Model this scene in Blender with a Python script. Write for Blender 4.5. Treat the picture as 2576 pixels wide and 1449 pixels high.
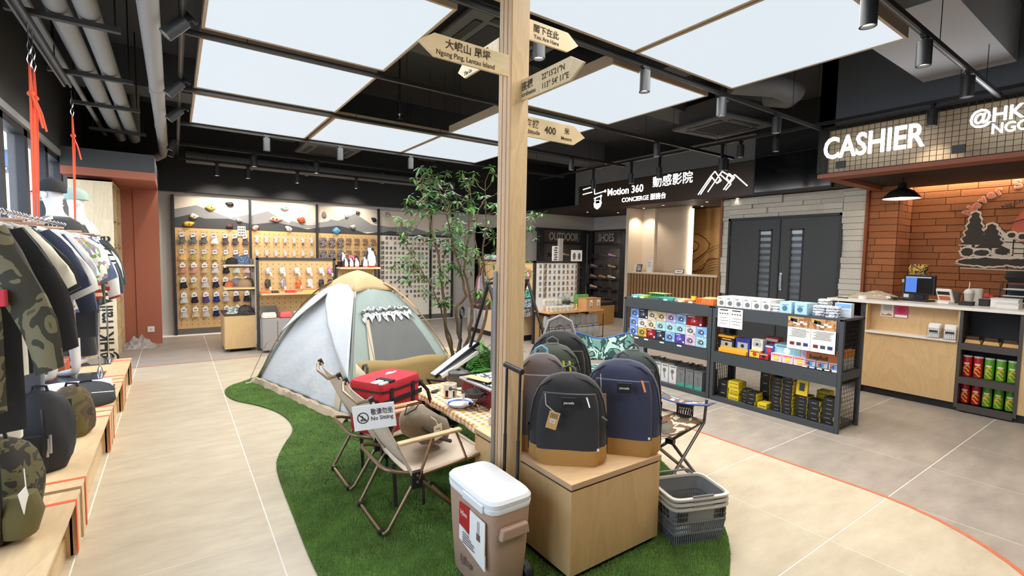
import bpy, math, random
import numpy as np
from mathutils import Vector, Matrix
S = bpy.context.scene
COL = S.collection
RND = random.Random(11)
PI = math.pi
for o in list(bpy.data.objects):
 bpy.data.objects.remove(o)
# ------------------------------------------------------------------ camera
cam_data = bpy.data.cameras.new('camera')
cam_data.sensor_width = 36.0
cam_data.lens = 1216.06 / 2576 * 36.0
cam_data.clip_start = 0.03
cam_data.clip_end = 200
cam = bpy.data.objects.new('camera', cam_data)
COL.objects.link(cam)
yaw, pitch, roll = 0.6098934, 0.0666582, -0.0171459
fwd = Vector((math.sin(yaw) * math.cos(pitch), math.cos(yaw) * math.cos(pitch), -math.sin(pitch)))
rt = Vector((math.cos(yaw), -math.sin(yaw), 0))
dn = fwd.cross(rt)
rt2 = rt * math.cos(roll) + dn * math.sin(roll)
dn2 = fwd.cross(rt2)
m = Matrix.Identity(4)
for i in range(3):
 m[i][0], m[i][1], m[i][2] = rt2[i], -dn2[i], -fwd[i]
m[0][3], m[1][3], m[2][3] = 0.0, 0.0, 1.5
cam.matrix_world = m
S.camera = cam
# ------------------------------------------------------------------ exposure, sky, daylight
S.view_settings.view_transform = 'Standard'
S.view_settings.look = 'None'
S.view_settings.exposure = 0.35
S.view_settings.gamma = 1.0
S.view_settings.use_curve_mapping = False
S.cycles.max_bounces = 7
S.cycles.diffuse_bounces = 4
S.cycles.glossy_bounces = 3
S.cycles.transmission_bounces = 6
S.cycles.transparent_max_bounces = 8
S.cycles.caustics_reflective = False
S.cycles.caustics_refractive = False
S.cycles.sample_clamp_indirect = 6.0
S.cycles.use_adaptive_sampling = True
S.cycles.use_denoising = True
S.render.use_persistent_data = False
world = bpy.data.worlds.new('sky')
world.use_nodes = True
S.world = world
bg = world.node_tree.nodes['Background']
bg.inputs['Color'].default_value = (0.72, 0.84, 1.0, 1)
bg.inputs['Strength'].default_value = 5.0
def lamp(name, kind, loc, energy, color=(1, 1, 1), size=None, spot=None, blend=0.6, rot=(0, 0, 0), radius=0.04):
 d = bpy.data.lights.new(name, kind)
 d.energy = energy
 d.color = color
 if kind == 'AREA':
  d.shape = 'RECTANGLE'
  d.size, d.size_y = size
 if kind == 'SPOT':
  d.spot_size = spot
  d.spot_blend = blend
  d.shadow_soft_size = radius
 if kind == 'POINT':
  d.shadow_soft_size = radius
 o = bpy.data.objects.new(name, d)
 o.location = loc
 o.rotation_euler = rot
 COL.objects.link(o)
 return o
lamp('sun', 'SUN', (10, 5, 20), 3.0, (1, .96, .9), rot=(0, math.radians(40), 0))
PANEL_Z = 3.10
XCOL = [(0.20, 1.555), (1.60, 2.98), (3.00, 4.335)]
YROW = [(1.32, 2.66), (2.90, 4.245), (4.42, 5.80), (6.03, 7.39)]
PANELS = [(0, 1), (0, 2), (0, 3), (1, 3), (2, 3), (2, 2), (2, 1), (2, 0), (1, 0)]
PANEL_WATTS = 30.0
for ci, ri in PANELS:
 (px0, px1), (py0, py1) = XCOL[ci], YROW[ri]
 lamp('panel_light', 'AREA', ((px0 + px1) / 2, (py0 + py1) / 2, PANEL_Z - 0.012), PANEL_WATTS, (1.0, 0.985, 0.96), (px1 - px0 - 0.06, py1 - py0 - 0.06))
SPOT_W = 22.0
SPOT_COL = (1.0, 0.90, 0.76)
# added fill lamps behind the camera, no fittings, brightening plinth and signpost fronts
for lx, ly in ((.6, .2), (1.6, -.3), (2.6, -.2), (4.0, -.6), (5.4, -.4)):
 lamp('rear_fill_lamp', 'SPOT', (lx, ly, 2.95), 34, SPOT_COL, spot=2.2, rot=(.55, 0, 0), radius=.1)
# ------------------------------------------------------------------ materials
def lin(c):
 return tuple((x / 255 / 12.92) if x / 255 <= 0.04045 else ((x / 255 + 0.055) / 1.055) ** 2.4 for x in c)
MATS = {}
def M(name, rgb, rough=0.6, metal=0.0, bump=0.0, bscale=60.0, var=0.0, vscale=6.0, emit=0.0, spec=0.5, alpha=1.0, trans=0.0, sheen=0.0, piece=0.0, stretch=(1, 1, 1), coat=0.0):
 """Principled material from an sRGB colour; noise bump, noise colour variation and per-object variation."""
 if name in MATS:
  return MATS[name]
 mt = bpy.data.materials.new(name)
 mt.use_nodes = True
 nt = mt.node_tree
 b = nt.nodes['Principled BSDF']
 c = lin(rgb)
 b.inputs['Base Color'].default_value = (*c, 1)
 b.inputs['Roughness'].default_value = rough
 b.inputs['Metallic'].default_value = metal
 b.inputs['Specular IOR Level'].default_value = spec
 b.inputs['Coat Weight'].default_value = coat
 if alpha < 1:
  b.inputs['Alpha'].default_value = alpha
 if trans:
  b.inputs['Transmission Weight'].default_value = trans
 if sheen:
  b.inputs['Sheen Weight'].default_value = sheen
 if emit:
  b.inputs['Base Color'].default_value = (*[x * .15 for x in c], 1)
  b.inputs['Emission Color'].default_value = (*c, 1)
  b.inputs['Emission Strength'].default_value = emit
 tc = nt.nodes.new('ShaderNodeTexCoord')
 mp = nt.nodes.new('ShaderNodeMapping')
 mp.inputs['Scale'].default_value = stretch
 nt.links.new(tc.outputs['Object'], mp.inputs['Vector'])
 src = None
 if var:
  n = nt.nodes.new('ShaderNodeTexNoise')
  n.inputs['Scale'].default_value = vscale
  n.inputs['Detail'].default_value = 6
  nt.links.new(mp.outputs[0], n.inputs['Vector'])
  r = nt.nodes.new('ShaderNodeValToRGB')
  lo = [max(0, x * (1 - var)) for x in c]
  hi = [min(1, x * (1 + var)) for x in c]
  r.color_ramp.elements[0].position = 0.3
  r.color_ramp.elements[1].position = 0.7
  r.color_ramp.elements[0].color = (*lo, 1)
  r.color_ramp.elements[1].color = (*hi, 1)
  nt.links.new(n.outputs['Fac'], r.inputs['Fac'])
  src = r.outputs['Color']
 if piece:
  oi = nt.nodes.new('ShaderNodeObjectInfo')
  mr = nt.nodes.new('ShaderNodeMapRange')
  mr.inputs['To Min'].default_value = 1 - piece
  mr.inputs['To Max'].default_value = 1 + piece
  nt.links.new(oi.outputs['Random'], mr.inputs['Value'])
  hs = nt.nodes.new('ShaderNodeHueSaturation')
  hs.inputs['Color'].default_value = (*c, 1)
  if src is not None:
   nt.links.new(src, hs.inputs['Color'])
  nt.links.new(mr.outputs[0], hs.inputs['Value'])
  src = hs.outputs['Color']
 if src is not None:
  nt.links.new(src, b.inputs['Base Color'])
 if bump:
  n = nt.nodes.new('ShaderNodeTexNoise')
  n.inputs['Scale'].default_value = bscale
  n.inputs['Detail'].default_value = 5
  nt.links.new(mp.outputs[0], n.inputs['Vector'])
  bp = nt.nodes.new('ShaderNodeBump')
  bp.inputs['Strength'].default_value = bump
  bp.inputs['Distance'].default_value = 0.01
  nt.links.new(n.outputs['Fac'], bp.inputs['Height'])
  nt.links.new(bp.outputs[0], b.inputs['Normal'])
 MATS[name] = mt
 return mt
def wood(name, rgb, axis=2, contrast=0.16, rough=0.45, scale=3.0, piece=0.0):
 """Plywood face: slow cathedral grain stretched along one axis plus fine fibres."""
 if name in MATS:
  return MATS[name]
 mt = M(name, rgb, rough, piece=piece)
 nt = mt.node_tree
 b = nt.nodes['Principled BSDF']
 tc = nt.nodes.new('ShaderNodeTexCoord')
 st = [1.0, 1.0, 1.0]
 st[axis] = 0.22
 mp = nt.nodes.new('ShaderNodeMapping')
 mp.inputs['Scale'].default_value = st
 nt.links.new(tc.outputs['Object'], mp.inputs['Vector'])
 n1 = nt.nodes.new('ShaderNodeTexNoise')
 n1.inputs['Scale'].default_value = scale
 n1.inputs['Detail'].default_value = 2
 n1.inputs['Distortion'].default_value = 0.6
 nt.links.new(mp.outputs[0], n1.inputs['Vector'])
 mu = nt.nodes.new('ShaderNodeMath'); mu.operation = 'MULTIPLY'; mu.inputs[1].default_value = 11.0
 nt.links.new(n1.outputs['Fac'], mu.inputs[0])
 fr = nt.nodes.new('ShaderNodeMath'); fr.operation = 'FRACT'
 nt.links.new(mu.outputs[0], fr.inputs[0])
 n2 = nt.nodes.new('ShaderNodeTexNoise')
 n2.inputs['Scale'].default_value = scale * 22
 nt.links.new(mp.outputs[0], n2.inputs['Vector'])
 ad = nt.nodes.new('ShaderNodeMath'); ad.operation = 'MULTIPLY_ADD'
 ad.inputs[1].default_value = 0.45
 nt.links.new(fr.outputs[0], ad.inputs[0])
 nt.links.new(n2.outputs['Fac'], ad.inputs[2])
 r = nt.nodes.new('ShaderNodeValToRGB')
 c = lin(rgb)
 r.color_ramp.elements[0].position = 0.3
 r.color_ramp.elements[1].position = 1.1 if False else 1.0
 r.color_ramp.elements[0].color = (*[min(1, x * (1 + contrast * .5)) for x in c], 1)
 r.color_ramp.elements[1].color = (*[x * (1 - contrast) for x in c], 1)
 nt.links.new(ad.outputs[0], r.inputs['Fac'])
 nt.links.new(r.outputs[0], b.inputs['Base Color'])
 return mt
def glass(name, tint=(255, 255, 255), alpha=0.12, rough=0.05):
 """Thin clear pane or bag: mostly transparent, with a glossy film."""
 if name in MATS:
  return MATS[name]
 mt = bpy.data.materials.new(name)
 mt.use_nodes = True
 nt = mt.node_tree
 nt.nodes.clear()
 out = nt.nodes.new('ShaderNodeOutputMaterial')
 tr = nt.nodes.new('ShaderNodeBsdfTransparent')
 tr.inputs['Color'].default_value = (*lin(tint), 1)
 gl = nt.nodes.new('ShaderNodeBsdfPrincipled')
 gl.inputs['Base Color'].default_value = (*lin(tint), 1)
 gl.inputs['Roughness'].default_value = rough
 mx = nt.nodes.new('ShaderNodeMixShader')
 mx.inputs['Fac'].default_value = alpha
 nt.links.new(tr.outputs[0], mx.inputs[1])
 nt.links.new(gl.outputs[0], mx.inputs[2])
 nt.links.new(mx.outputs[0], out.inputs['Surface'])
 MATS[name] = mt
 return mt
def checks(name, a, b_, size, axes=(0, 1), plain=None, rough=0.8):
 """Woven gingham: two crossing stripe directions over object coordinates."""
 mt = M(name, a, rough)
 nt = mt.node_tree
 b = nt.nodes['Principled BSDF']
 tc = nt.nodes.new('ShaderNodeTexCoord')
 sp = nt.nodes.new('ShaderNodeSeparateXYZ')
 nt.links.new(tc.outputs['UV'], sp.inputs[0])
 outs = []
 for ax in axes:
  d = nt.nodes.new('ShaderNodeMath'); d.operation = 'DIVIDE'; d.inputs[1].default_value = size
  nt.links.new(sp.outputs[ax], d.inputs[0])
  f = nt.nodes.new('ShaderNodeMath'); f.operation = 'FRACT'
  nt.links.new(d.outputs[0], f.inputs[0])
  g = nt.nodes.new('ShaderNodeMath'); g.operation = 'GREATER_THAN'; g.inputs[1].default_value = 0.5
  nt.links.new(f.outputs[0], g.inputs[0])
  outs.append(g)
 s = nt.nodes.new('ShaderNodeMath'); s.operation = 'ADD'
 nt.links.new(outs[0].outputs[0], s.inputs[0])
 nt.links.new(outs[1].outputs[0], s.inputs[1])
 h = nt.nodes.new('ShaderNodeMath'); h.operation = 'MULTIPLY'; h.inputs[1].default_value = 0.5
 nt.links.new(s.outputs[0], h.inputs[0])
 r = nt.nodes.new('ShaderNodeValToRGB')
 ca, cb = lin(a), lin(b_)
 r.color_ramp.elements[0].color = (*ca, 1)
 r.color_ramp.elements[1].color = (*cb, 1)
 nt.links.new(h.outputs[0], r.inputs['Fac'])
 nt.links.new(r.outputs[0], b.inputs['Base Color'])
 return mt
def camo(name, cols, scale=14.0, rough=0.8):
 mt = M(name, cols[0], rough)
 nt = mt.node_tree
 b = nt.nodes['Principled BSDF']
 tc = nt.nodes.new('ShaderNodeTexCoord')
 n = nt.nodes.new('ShaderNodeTexNoise')
 n.inputs['Scale'].default_value = scale
 n.inputs['Detail'].default_value = 1.5
 n.inputs['Distortion'].default_value = 1.2
 nt.links.new(tc.outputs['Object'], n.inputs['Vector'])
 r = nt.nodes.new('ShaderNodeValToRGB')
 r.color_ramp.interpolation = 'CONSTANT'
 e = r.color_ramp.elements
 while len(e) < len(cols):
  e.new(0.5)
 for i, c in enumerate(cols):
  e[i].position = 0 if i == 0 else 0.32 + 0.36 * (i - 1) / max(1, len(cols) - 1.0)
  e[i].color = (*lin(c), 1)
 nt.links.new(n.outputs['Fac'], r.inputs['Fac'])
 nt.links.new(r.outputs[0], b.inputs['Base Color'])
 return mt
def stripes(name, cols, size, axis=2, rough=0.8):
 mt = M(name, cols[0], rough)
 nt = mt.node_tree
 b = nt.nodes['Principled BSDF']
 tc = nt.nodes.new('ShaderNodeTexCoord')
 sp = nt.nodes.new('ShaderNodeSeparateXYZ')
 nt.links.new(tc.outputs['Object'], sp.inputs[0])
 d = nt.nodes.new('ShaderNodeMath'); d.operation = 'DIVIDE'; d.inputs[1].default_value = size
 nt.links.new(sp.outputs[axis], d.inputs[0])
 f = nt.nodes.new('ShaderNodeMath'); f.operation = 'FRACT'
 nt.links.new(d.outputs[0], f.inputs[0])
 r = nt.nodes.new('ShaderNodeValToRGB')
 r.color_ramp.interpolation = 'CONSTANT'
 e = r.color_ramp.elements
 while len(e) < len(cols):
  e.new(0.5)
 for i, c in enumerate(cols):
  e[i].position = i / len(cols)
  e[i].color = (*lin(c), 1)
 nt.links.new(f.outputs[0], r.inputs['Fac'])
 nt.links.new(r.outputs[0], b.inputs['Base Color'])
 return mt
# ------------------------------------------------------------------ mesh building
class MB:
 def __init__(self):
  self.v, self.f, self.mi, self.uv = [], [], [], None
 def add(self, vs, fs, m=0):
  n = len(self.v)
  self.v += [tuple(p) for p in vs]
  for q in fs:
   self.f.append(tuple(i + n for i in q))
   self.mi.append(m)
  return self
 def box(self, c, s, m=0, R=None):
  x, y, z = s[0] / 2, s[1] / 2, s[2] / 2
  vs = [Vector(p) for p in ((-x, -y, -z), (x, -y, -z), (x, y, -z), (-x, y, -z), (-x, -y, z), (x, -y, z), (x, y, z), (-x, y, z))]
  if R is not None:
   vs = [R @ p for p in vs]
  c = Vector(c)
  return self.add([p + c for p in vs], [(3, 2, 1, 0), (4, 5, 6, 7), (0, 1, 5, 4), (1, 2, 6, 5), (2, 3, 7, 6), (3, 0, 4, 7)], m)
 def bx(self, x0, y0, z0, x1, y1, z1, m=0):
  return self.box(((x0 + x1) / 2, (y0 + y1) / 2, (z0 + z1) / 2), (abs(x1 - x0), abs(y1 - y0), abs(z1 - z0)), m)
 def bar(self, p0, p1, w, h, m=0, up=(0, 0, 1)):
  """Rectangular bar from p0 to p1."""
  p0, p1 = Vector(p0), Vector(p1)
  d = (p1 - p0)
  L = d.length
  if L < 1e-6:
   return self
  d.normalize()
  u = Vector(up)
  s = d.cross(u)
  if s.length < 1e-3:
   s = d.cross(Vector((1, 0, 0)))
  s.normalize()
  t = s.cross(d)
  R = Matrix((s, d, t)).transposed()
  return self.box((p0 + p1) / 2, (w, L, h), m, R)
 def cyl(self, p0, p1, r0, r1=None, n=12, m=0, cap=True):
  return self.tube([p0, p1], [r0, r0 if r1 is None else r1], n, m, cap)
 def tube(self, pts, r, n=8, m=0, cap=True, closed=False):
  pts = [Vector(p) for p in pts]
  k = len(pts)
  rs = r if isinstance(r, (list, tuple)) else [r] * k
  rings = []
  prev = None
  for i, p in enumerate(pts):
   a = pts[i - 1] if (i > 0 or closed) else p
   b = pts[(i + 1) % k] if (i < k - 1 or closed) else p
   d = (b - a)
   if d.length < 1e-9:
    d = Vector((0, 0, 1))
   d.normalize()
   if prev is None:
    u = d.orthogonal().normalized()
   else:
    u = prev - d * prev.dot(d)
    if u.length < 1e-6:
     u = d.orthogonal()
    u.normalize()
   prev = u
   w = d.cross(u)
   rings.append([p + (u * math.cos(2 * PI * j / n) + w * math.sin(2 * PI * j / n)) * rs[i] for j in range(n)])
  return self.loft(rings, m, cap and not closed, closed)
 def loft(self, rings, m=0, cap=True, closed=False):
  n = len(rings[0])
  base = len(self.v)
  vs = [p for r in rings for p in r]
  fs = []
  k = len(rings)
  for i in range(k if closed else k - 1):
   a, b = i * n, ((i + 1) % k) * n
   for j in range(n):
    fs.append((a + j, a + (j + 1) % n, b + (j + 1) % n, b + j))
  if cap:
   fs.append(tuple(reversed(range(n))))
   fs.append(tuple((k - 1) * n + j for j in range(n)))
  return self.add(vs, fs, m)
 def lathe(self, prof, n=20, m=0, c=(0, 0, 0), axis=2, cap=True):
  rings = []
  for r, z in prof:
   ring = []
   for j in range(n):
    a = 2 * PI * j / n
    p = (r * math.cos(a), r * math.sin(a), z)
    if axis == 0:
     p = (z, p[0], p[1])
    elif axis == 1:
     p = (p[1], z, p[0])
    ring.append((p[0] + c[0], p[1] + c[1], p[2] + c[2]))
   rings.append(ring)
  return self.loft(rings, m, cap)
 def prism(self, poly, o, u, v, depth, m=0):
  """2-D outline in the frame o + a*u + b*v, pushed out along u x v by depth."""
  o, u, v = Vector(o), Vector(u), Vector(v)
  w = u.cross(v).normalized() * depth
  n = len(poly)
  A = [o + u * a + v * b for a, b in poly]
  B = [p + w for p in A]
  fs = [tuple(reversed(range(n))), tuple(range(n, 2 * n))]
  fs += [(i, (i + 1) % n, n + (i + 1) % n, n + i) for i in range(n)]
  return self.add(A + B, fs, m)
 def grid(self, P, m=0, uv=None):
  nu, nv = len(P), len(P[0])
  vs = [p for row in P for p in row]
  fs = [(i * nv + j, (i + 1) * nv + j, (i + 1) * nv + j + 1, i * nv + j + 1) for i in range(nu - 1) for j in range(nv - 1)]
  return self.add(vs, fs, m)
 def ball(self, c, r, n=10, m=0, k=6):
  rx, ry, rz = (r, r, r) if not isinstance(r, (tuple, list)) else r
  rings = []
  for i in range(k + 1):
   t = -PI / 2 + PI * (0.02 + 0.96 * i / k)
   rings.append([(c[0] + rx * math.cos(t) * math.cos(2 * PI * j / n), c[1] + ry * math.cos(t) * math.sin(2 * PI * j / n), c[2] + rz * math.sin(t)) for j in range(n)])
  return self.loft(rings, m)
 def move(self, Mx, start=0):
  for i in range(start, len(self.v)):
   self.v[i] = tuple(Mx @ Vector(self.v[i]))
  return self
def obj(name, mb, mats=None, parent=None, smooth=False, bev=0.0, sub=0, solid=0.0, bseg=2):
 if isinstance(mb, MB):
  me = bpy.data.meshes.new(name)
  me.from_pydata(mb.v, [], mb.f)
  ml = mats if isinstance(mats, (list, tuple)) else [mats]
  for mt in ml:
   me.materials.append(mt)
  if len(ml) > 1:
   me.polygons.foreach_set('material_index', mb.mi)
  if mb.uv is not None:
   ul = me.uv_layers.new(name='UVMap')
   li = [0] * len(me.loops)
   me.loops.foreach_get('vertex_index', li)
   flat = []
   for i in li:
    flat += mb.uv[i]
   ul.data.foreach_set('uv', flat)
  me.update()
  if smooth:
   me.polygons.foreach_set('use_smooth', [True] * len(me.polygons))
   me.set_sharp_from_angle(angle=math.radians(smooth if not isinstance(smooth, bool) else 45))
 else:
  me = mb
 o = bpy.data.objects.new(name, me)
 COL.objects.link(o)
 if parent is not None:
  o.parent = parent
 if solid:
  md = o.modifiers.new('solid', 'SOLIDIFY'); md.thickness = solid; md.offset = 0
 if sub:
  md = o.modifiers.new('sub', 'SUBSURF'); md.levels = sub; md.render_levels = sub
 if bev:
  md = o.modifiers.new('bev', 'BEVEL'); md.width = bev; md.segments = bseg; md.limit_method = 'ANGLE'; md.angle_limit = math.radians(40)
 return o
def tag(o, label=None, cat=None, group=None, kind=None):
 if label:
  o['label'] = label
 if cat:
  o['category'] = cat
 if group:
  o['group'] = group
 if kind:
  o['kind'] = kind
 return o
def T(name, label, cat, loc=(0, 0, 0), rz=0.0, group=None):
 o = bpy.data.objects.new(name, None)
 COL.objects.link(o)
 o.empty_display_size = 0.05
 o.location = loc
 o.rotation_euler = (0, 0, rz)
 return tag(o, label, cat, group)
def struct(name, mb=None, mats=None, **k):
 if mb is None:
  o = bpy.data.objects.new(name, None)
  COL.objects.link(o)
 else:
  o = obj(name, mb, mats, **k)
 o['kind'] = 'structure'
 return o
def dup(root, loc=None, rz=None, label=None, group=None, parent=None, kids=None):
 c = root.copy()
 COL.objects.link(c)
 if parent is not None:
  c.parent = parent
 if loc is not None:
  c.location = loc
 if rz is not None:
  c.rotation_euler = (0, 0, rz)
 if label:
  c['label'] = label
 if group:
  c['group'] = group
 for ch in (KIDS.get(root.name) or list(root.children)):
  d = ch.copy()
  COL.objects.link(d)
  d.parent = c
  for g in ch.children:
   e = g.copy()
   COL.objects.link(e)
   e.parent = d
 return c
KIDS = {}
def piece(name, me, mt, parent, loc, scale=(1, 1, 1), rz=0.0):
 """One of many alike pieces that share a mesh."""
 o = bpy.data.objects.new(name, me)
 COL.objects.link(o)
 o.parent = parent
 o.location = loc
 o.scale = scale
 o.rotation_euler = (0, 0, rz)
 return o
def mesh_of(mb, mats, smooth=False):
 o = obj('tmp', mb, mats, smooth=smooth)
 me = o.data
 bpy.data.objects.remove(o)
 return me
TEXTS = []
def text(s, h, mt, o, u, v, parent=None, name='lettering', depth=0.002, bold=0.0, align='CENTER', squeeze=1.0, spacing=1.0, line=1.0):
 """Text whose baseline starts (or centres) at o, running along u with height direction v."""
 cu = bpy.data.curves.new(name, 'FONT')
 cu.body = s
 cu.size = h
 cu.align_x = align
 cu.extrude = depth / 2
 cu.offset = bold * h
 cu.space_character = spacing
 cu.space_line = line
 cu.resolution_u = 3
 cu.materials.append(mt)
 t = bpy.data.objects.new(name + '_curve', cu)
 COL.objects.link(t)
 u, v = Vector(u).normalized(), Vector(v).normalized()
 w = u.cross(v)
 mx = Matrix((u * squeeze, v, w)).transposed().to_4x4()
 mx.translation = Vector(o)
 TEXTS.append((t, name, mx, parent))
 return t
def finish_texts():
 """Turn every text curve into a plain mesh object in one depsgraph pass."""
 dg = bpy.context.evaluated_depsgraph_get()
 for t, name, mx, parent in TEXTS:
  me = bpy.data.meshes.new_from_object(t.evaluated_get(dg))
  me.transform(mx)
  me.name = name
  o = bpy.data.objects.new(name, me)
  COL.objects.link(o)
  if parent is not None:
   o.parent = parent
 for t, *_ in TEXTS:
  cu = t.data
  bpy.data.objects.remove(t)
  bpy.data.curves.remove(cu)
ORD = ['first', 'second', 'third', 'fourth', 'fifth', 'sixth', 'seventh', 'eighth', 'ninth', 'tenth', 'eleventh', 'twelfth', 'thirteenth', 'fourteenth', 'fifteenth', 'sixteenth', 'seventeenth', 'eighteenth', 'nineteenth', 'twentieth', 'twenty-first', 'twenty-second', 'twenty-third', 'twenty-fourth', 'twenty-fifth', 'twenty-sixth', 'twenty-seventh', 'twenty-eighth', 'twenty-ninth', 'thirtieth', 'thirty-first', 'thirty-second']
def sup(a, b, n=24, e=3.0, cx=0, cy=0, z=0.0):
 """Superellipse ring."""
 out = []
 for j in range(n):
  t = 2 * PI * j / n
  c, s = math.cos(t), math.sin(t)
  out.append((cx + a * math.copysign(abs(c) ** (2 / e), c), cy + b * math.copysign(abs(s) ** (2 / e), s), z))
 return out
def lerp(a, b, t):
 return a + (b - a) * t
def interp(tab, t):
 for (t0, v0), (t1, v1) in zip(tab, tab[1:]):
  if t <= t1:
   return lerp(v0, v1, (t - t0) / (t1 - t0))
 return tab[-1][1]
def hash2(i, j=0):
 x = math.sin(i * 127.1 + j * 311.7) * 43758.5453
 return x - math.floor(x)
# shared materials
BLK = M('black_plastic', (24, 24, 26), 0.45)
CHAR = M('charcoal_metal', (62, 67, 72), 0.5, bump=0.03, bscale=300)
DARK = M('dark_paint', (38, 39, 41), 0.7)
WHITE = M('white_plastic', (236, 234, 230), 0.4)
PAPER = M('paper', (238, 236, 230), 0.8)
STEEL = M('steel', (190, 190, 192), 0.3, 1.0)
CHROME = M('chrome', (215, 215, 218), 0.15, 1.0)
PLY = wood('plywood', (222, 192, 146), 2)
PLYX = wood('plywood_long', (222, 192, 146), 1)
PLYEDGE = stripes('ply_edge', [(206, 178, 140), (184, 148, 112), (214, 188, 152), (172, 136, 104)], 0.012, 0, 0.6)
INK = M('dark_ink', (40, 38, 36), 0.7)
ORANGE = M('orange_tape', (240, 98, 58), 0.6)
GLOW = M('sign_glow', (255, 255, 255), 0.5, emit=3.0)
# ------------------------------------------------------------------ floor
def floor_material():
 mt = M('porcelain_tile', (180, 166, 145), 0.38, bump=0.05, bscale=25)
 nt = mt.node_tree
 b = nt.nodes['Principled BSDF']
 L = nt.links.new
 ge = nt.nodes.new('ShaderNodeNewGeometry')
 def vm(op, a, b_=None):
  n = nt.nodes.new('ShaderNodeVectorMath'); n.operation = op
  if isinstance(a, tuple): n.inputs[0].default_value = a
  else: L(a, n.inputs[0])
  if b_ is not None:
   if isinstance(b_, tuple): n.inputs[1].default_value = b_
   else: L(b_, n.inputs[1])
  return n
 # rounded rectangle of the paler tiles: x -2.4 .. 3.71, y 0.16 .. 7.68, corner radius 1.04
 cx, cy, hx, hy, r = 0.655, 3.92, 3.055, 3.76, 1.04
 d = vm('SUBTRACT', ge.outputs['Position'], (cx, cy, 0))
 a = vm('ABSOLUTE', d.outputs[0])
 q = vm('SUBTRACT', a.outputs[0], (hx - r, hy - r, 5))
 mx = vm('MAXIMUM', q.outputs[0], (0, 0, 0))
 ln = vm('LENGTH', mx.outputs[0])
 lt = nt.nodes.new('ShaderNodeMath'); lt.operation = 'LESS_THAN'; lt.inputs[1].default_value = r
 L(ln.outputs['Value'], lt.inputs[0])
 n = nt.nodes.new('ShaderNodeTexNoise')
 n.inputs['Scale'].default_value = 3.0; n.inputs['Detail'].default_value = 9; n.inputs['Roughness'].default_value = 0.65
 mp = nt.nodes.new('ShaderNodeMapping'); mp.inputs['Scale'].default_value = (1, 2.6, 1)
 L(ge.outputs['Position'], mp.inputs[0]); L(mp.outputs[0], n.inputs['Vector'])
 ra = nt.nodes.new('ShaderNodeValToRGB'); rb = nt.nodes.new('ShaderNodeValToRGB')
 for rr, c0, c1 in ((ra, (150, 140, 130), (178, 168, 156)), (rb, (184, 170, 146), (208, 195, 170))):
  rr.color_ramp.elements[0].position = 0.3; rr.color_ramp.elements[1].position = 0.7
  rr.color_ramp.elements[0].color = (*lin(c0), 1); rr.color_ramp.elements[1].color = (*lin(c1), 1)
  L(n.outputs['Fac'], rr.inputs[0])
 mi = nt.nodes.new('ShaderNodeMix'); mi.data_type = 'RGBA'
 L(lt.outputs[0], mi.inputs[0]); L(ra.outputs[0], mi.inputs[6]); L(rb.outputs[0], mi.inputs[7])
 oi = nt.nodes.new('ShaderNodeObjectInfo')
 mr = nt.nodes.new('ShaderNodeMapRange'); mr.inputs['To Min'].default_value = 0.95; mr.inputs['To Max'].default_value = 1.04
 L(oi.outputs['Random'], mr.inputs['Value'])
 hs = nt.nodes.new('ShaderNodeHueSaturation')
 L(mi.outputs[2], hs.inputs['Color']); L(mr.outputs[0], hs.inputs['Value'])
 L(hs.outputs[0], b.inputs['Base Color'])
 return mt
TILE = floor_material()
X0, X1, Y0, Y1, ZC = -1.15, 9.3, -2.4, 10.45, 3.95
fl = struct('floor', MB().bx(X0 - .2, Y0 - .2, -0.12, X1 + .2, Y1 + .2, -0.0015), M('grout', (236, 230, 220), 0.8))
g = 0.824
tile_me = mesh_of(MB().bx(-g / 2 + .0035, -g / 2 + .0035, -0.006, g / 2 - .0035, g / 2 - .0035, 0.0), TILE)
for i in range(-1, 12):
 for j in range(-4, 12):
  cx, cy = -0.43 + (i + .5) * g, 1.07 + (j + .5) * g
  if cx < X0 - .3 or cx > X1 or cy > Y1:
   continue
  piece('tile', tile_me, TILE, fl, (cx, cy, 0))
# orange inlay that outlines the paler floor
pts = []
for k in range(13):
 a = -PI / 2 + k / 12 * PI / 2
 pts.append((2.67 + 1.04 * math.cos(a), 1.20 + 1.04 * math.sin(a)))
pts = [(0.5, .16)] + pts
for k in range(13):
 a = k / 12 * PI / 2
 pts.append((2.67 + 1.04 * math.cos(a), 6.64 + 1.04 * math.sin(a)))
pts.append((-1.1, 7.68))
b = MB()
for i in range(len(pts)):
 p = Vector(pts[i]); d = Vector(pts[min(i + 1, len(pts) - 1)]) - Vector(pts[max(i - 1, 0)])
 nrm = Vector((d.y, -d.x)).normalized() * 0.014
 b.v += [(p.x + nrm.x, p.y + nrm.y, 0.0015), (p.x - nrm.x, p.y - nrm.y, 0.0015)]
for i in range(len(pts) - 1):
 b.f.append((2 * i, 2 * i + 2, 2 * i + 3, 2 * i + 1)); b.mi.append(0)
struct('trim_1', b, M('orange_inlay', (206, 112, 76), 0.6, var=.15, vscale=30))
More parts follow.
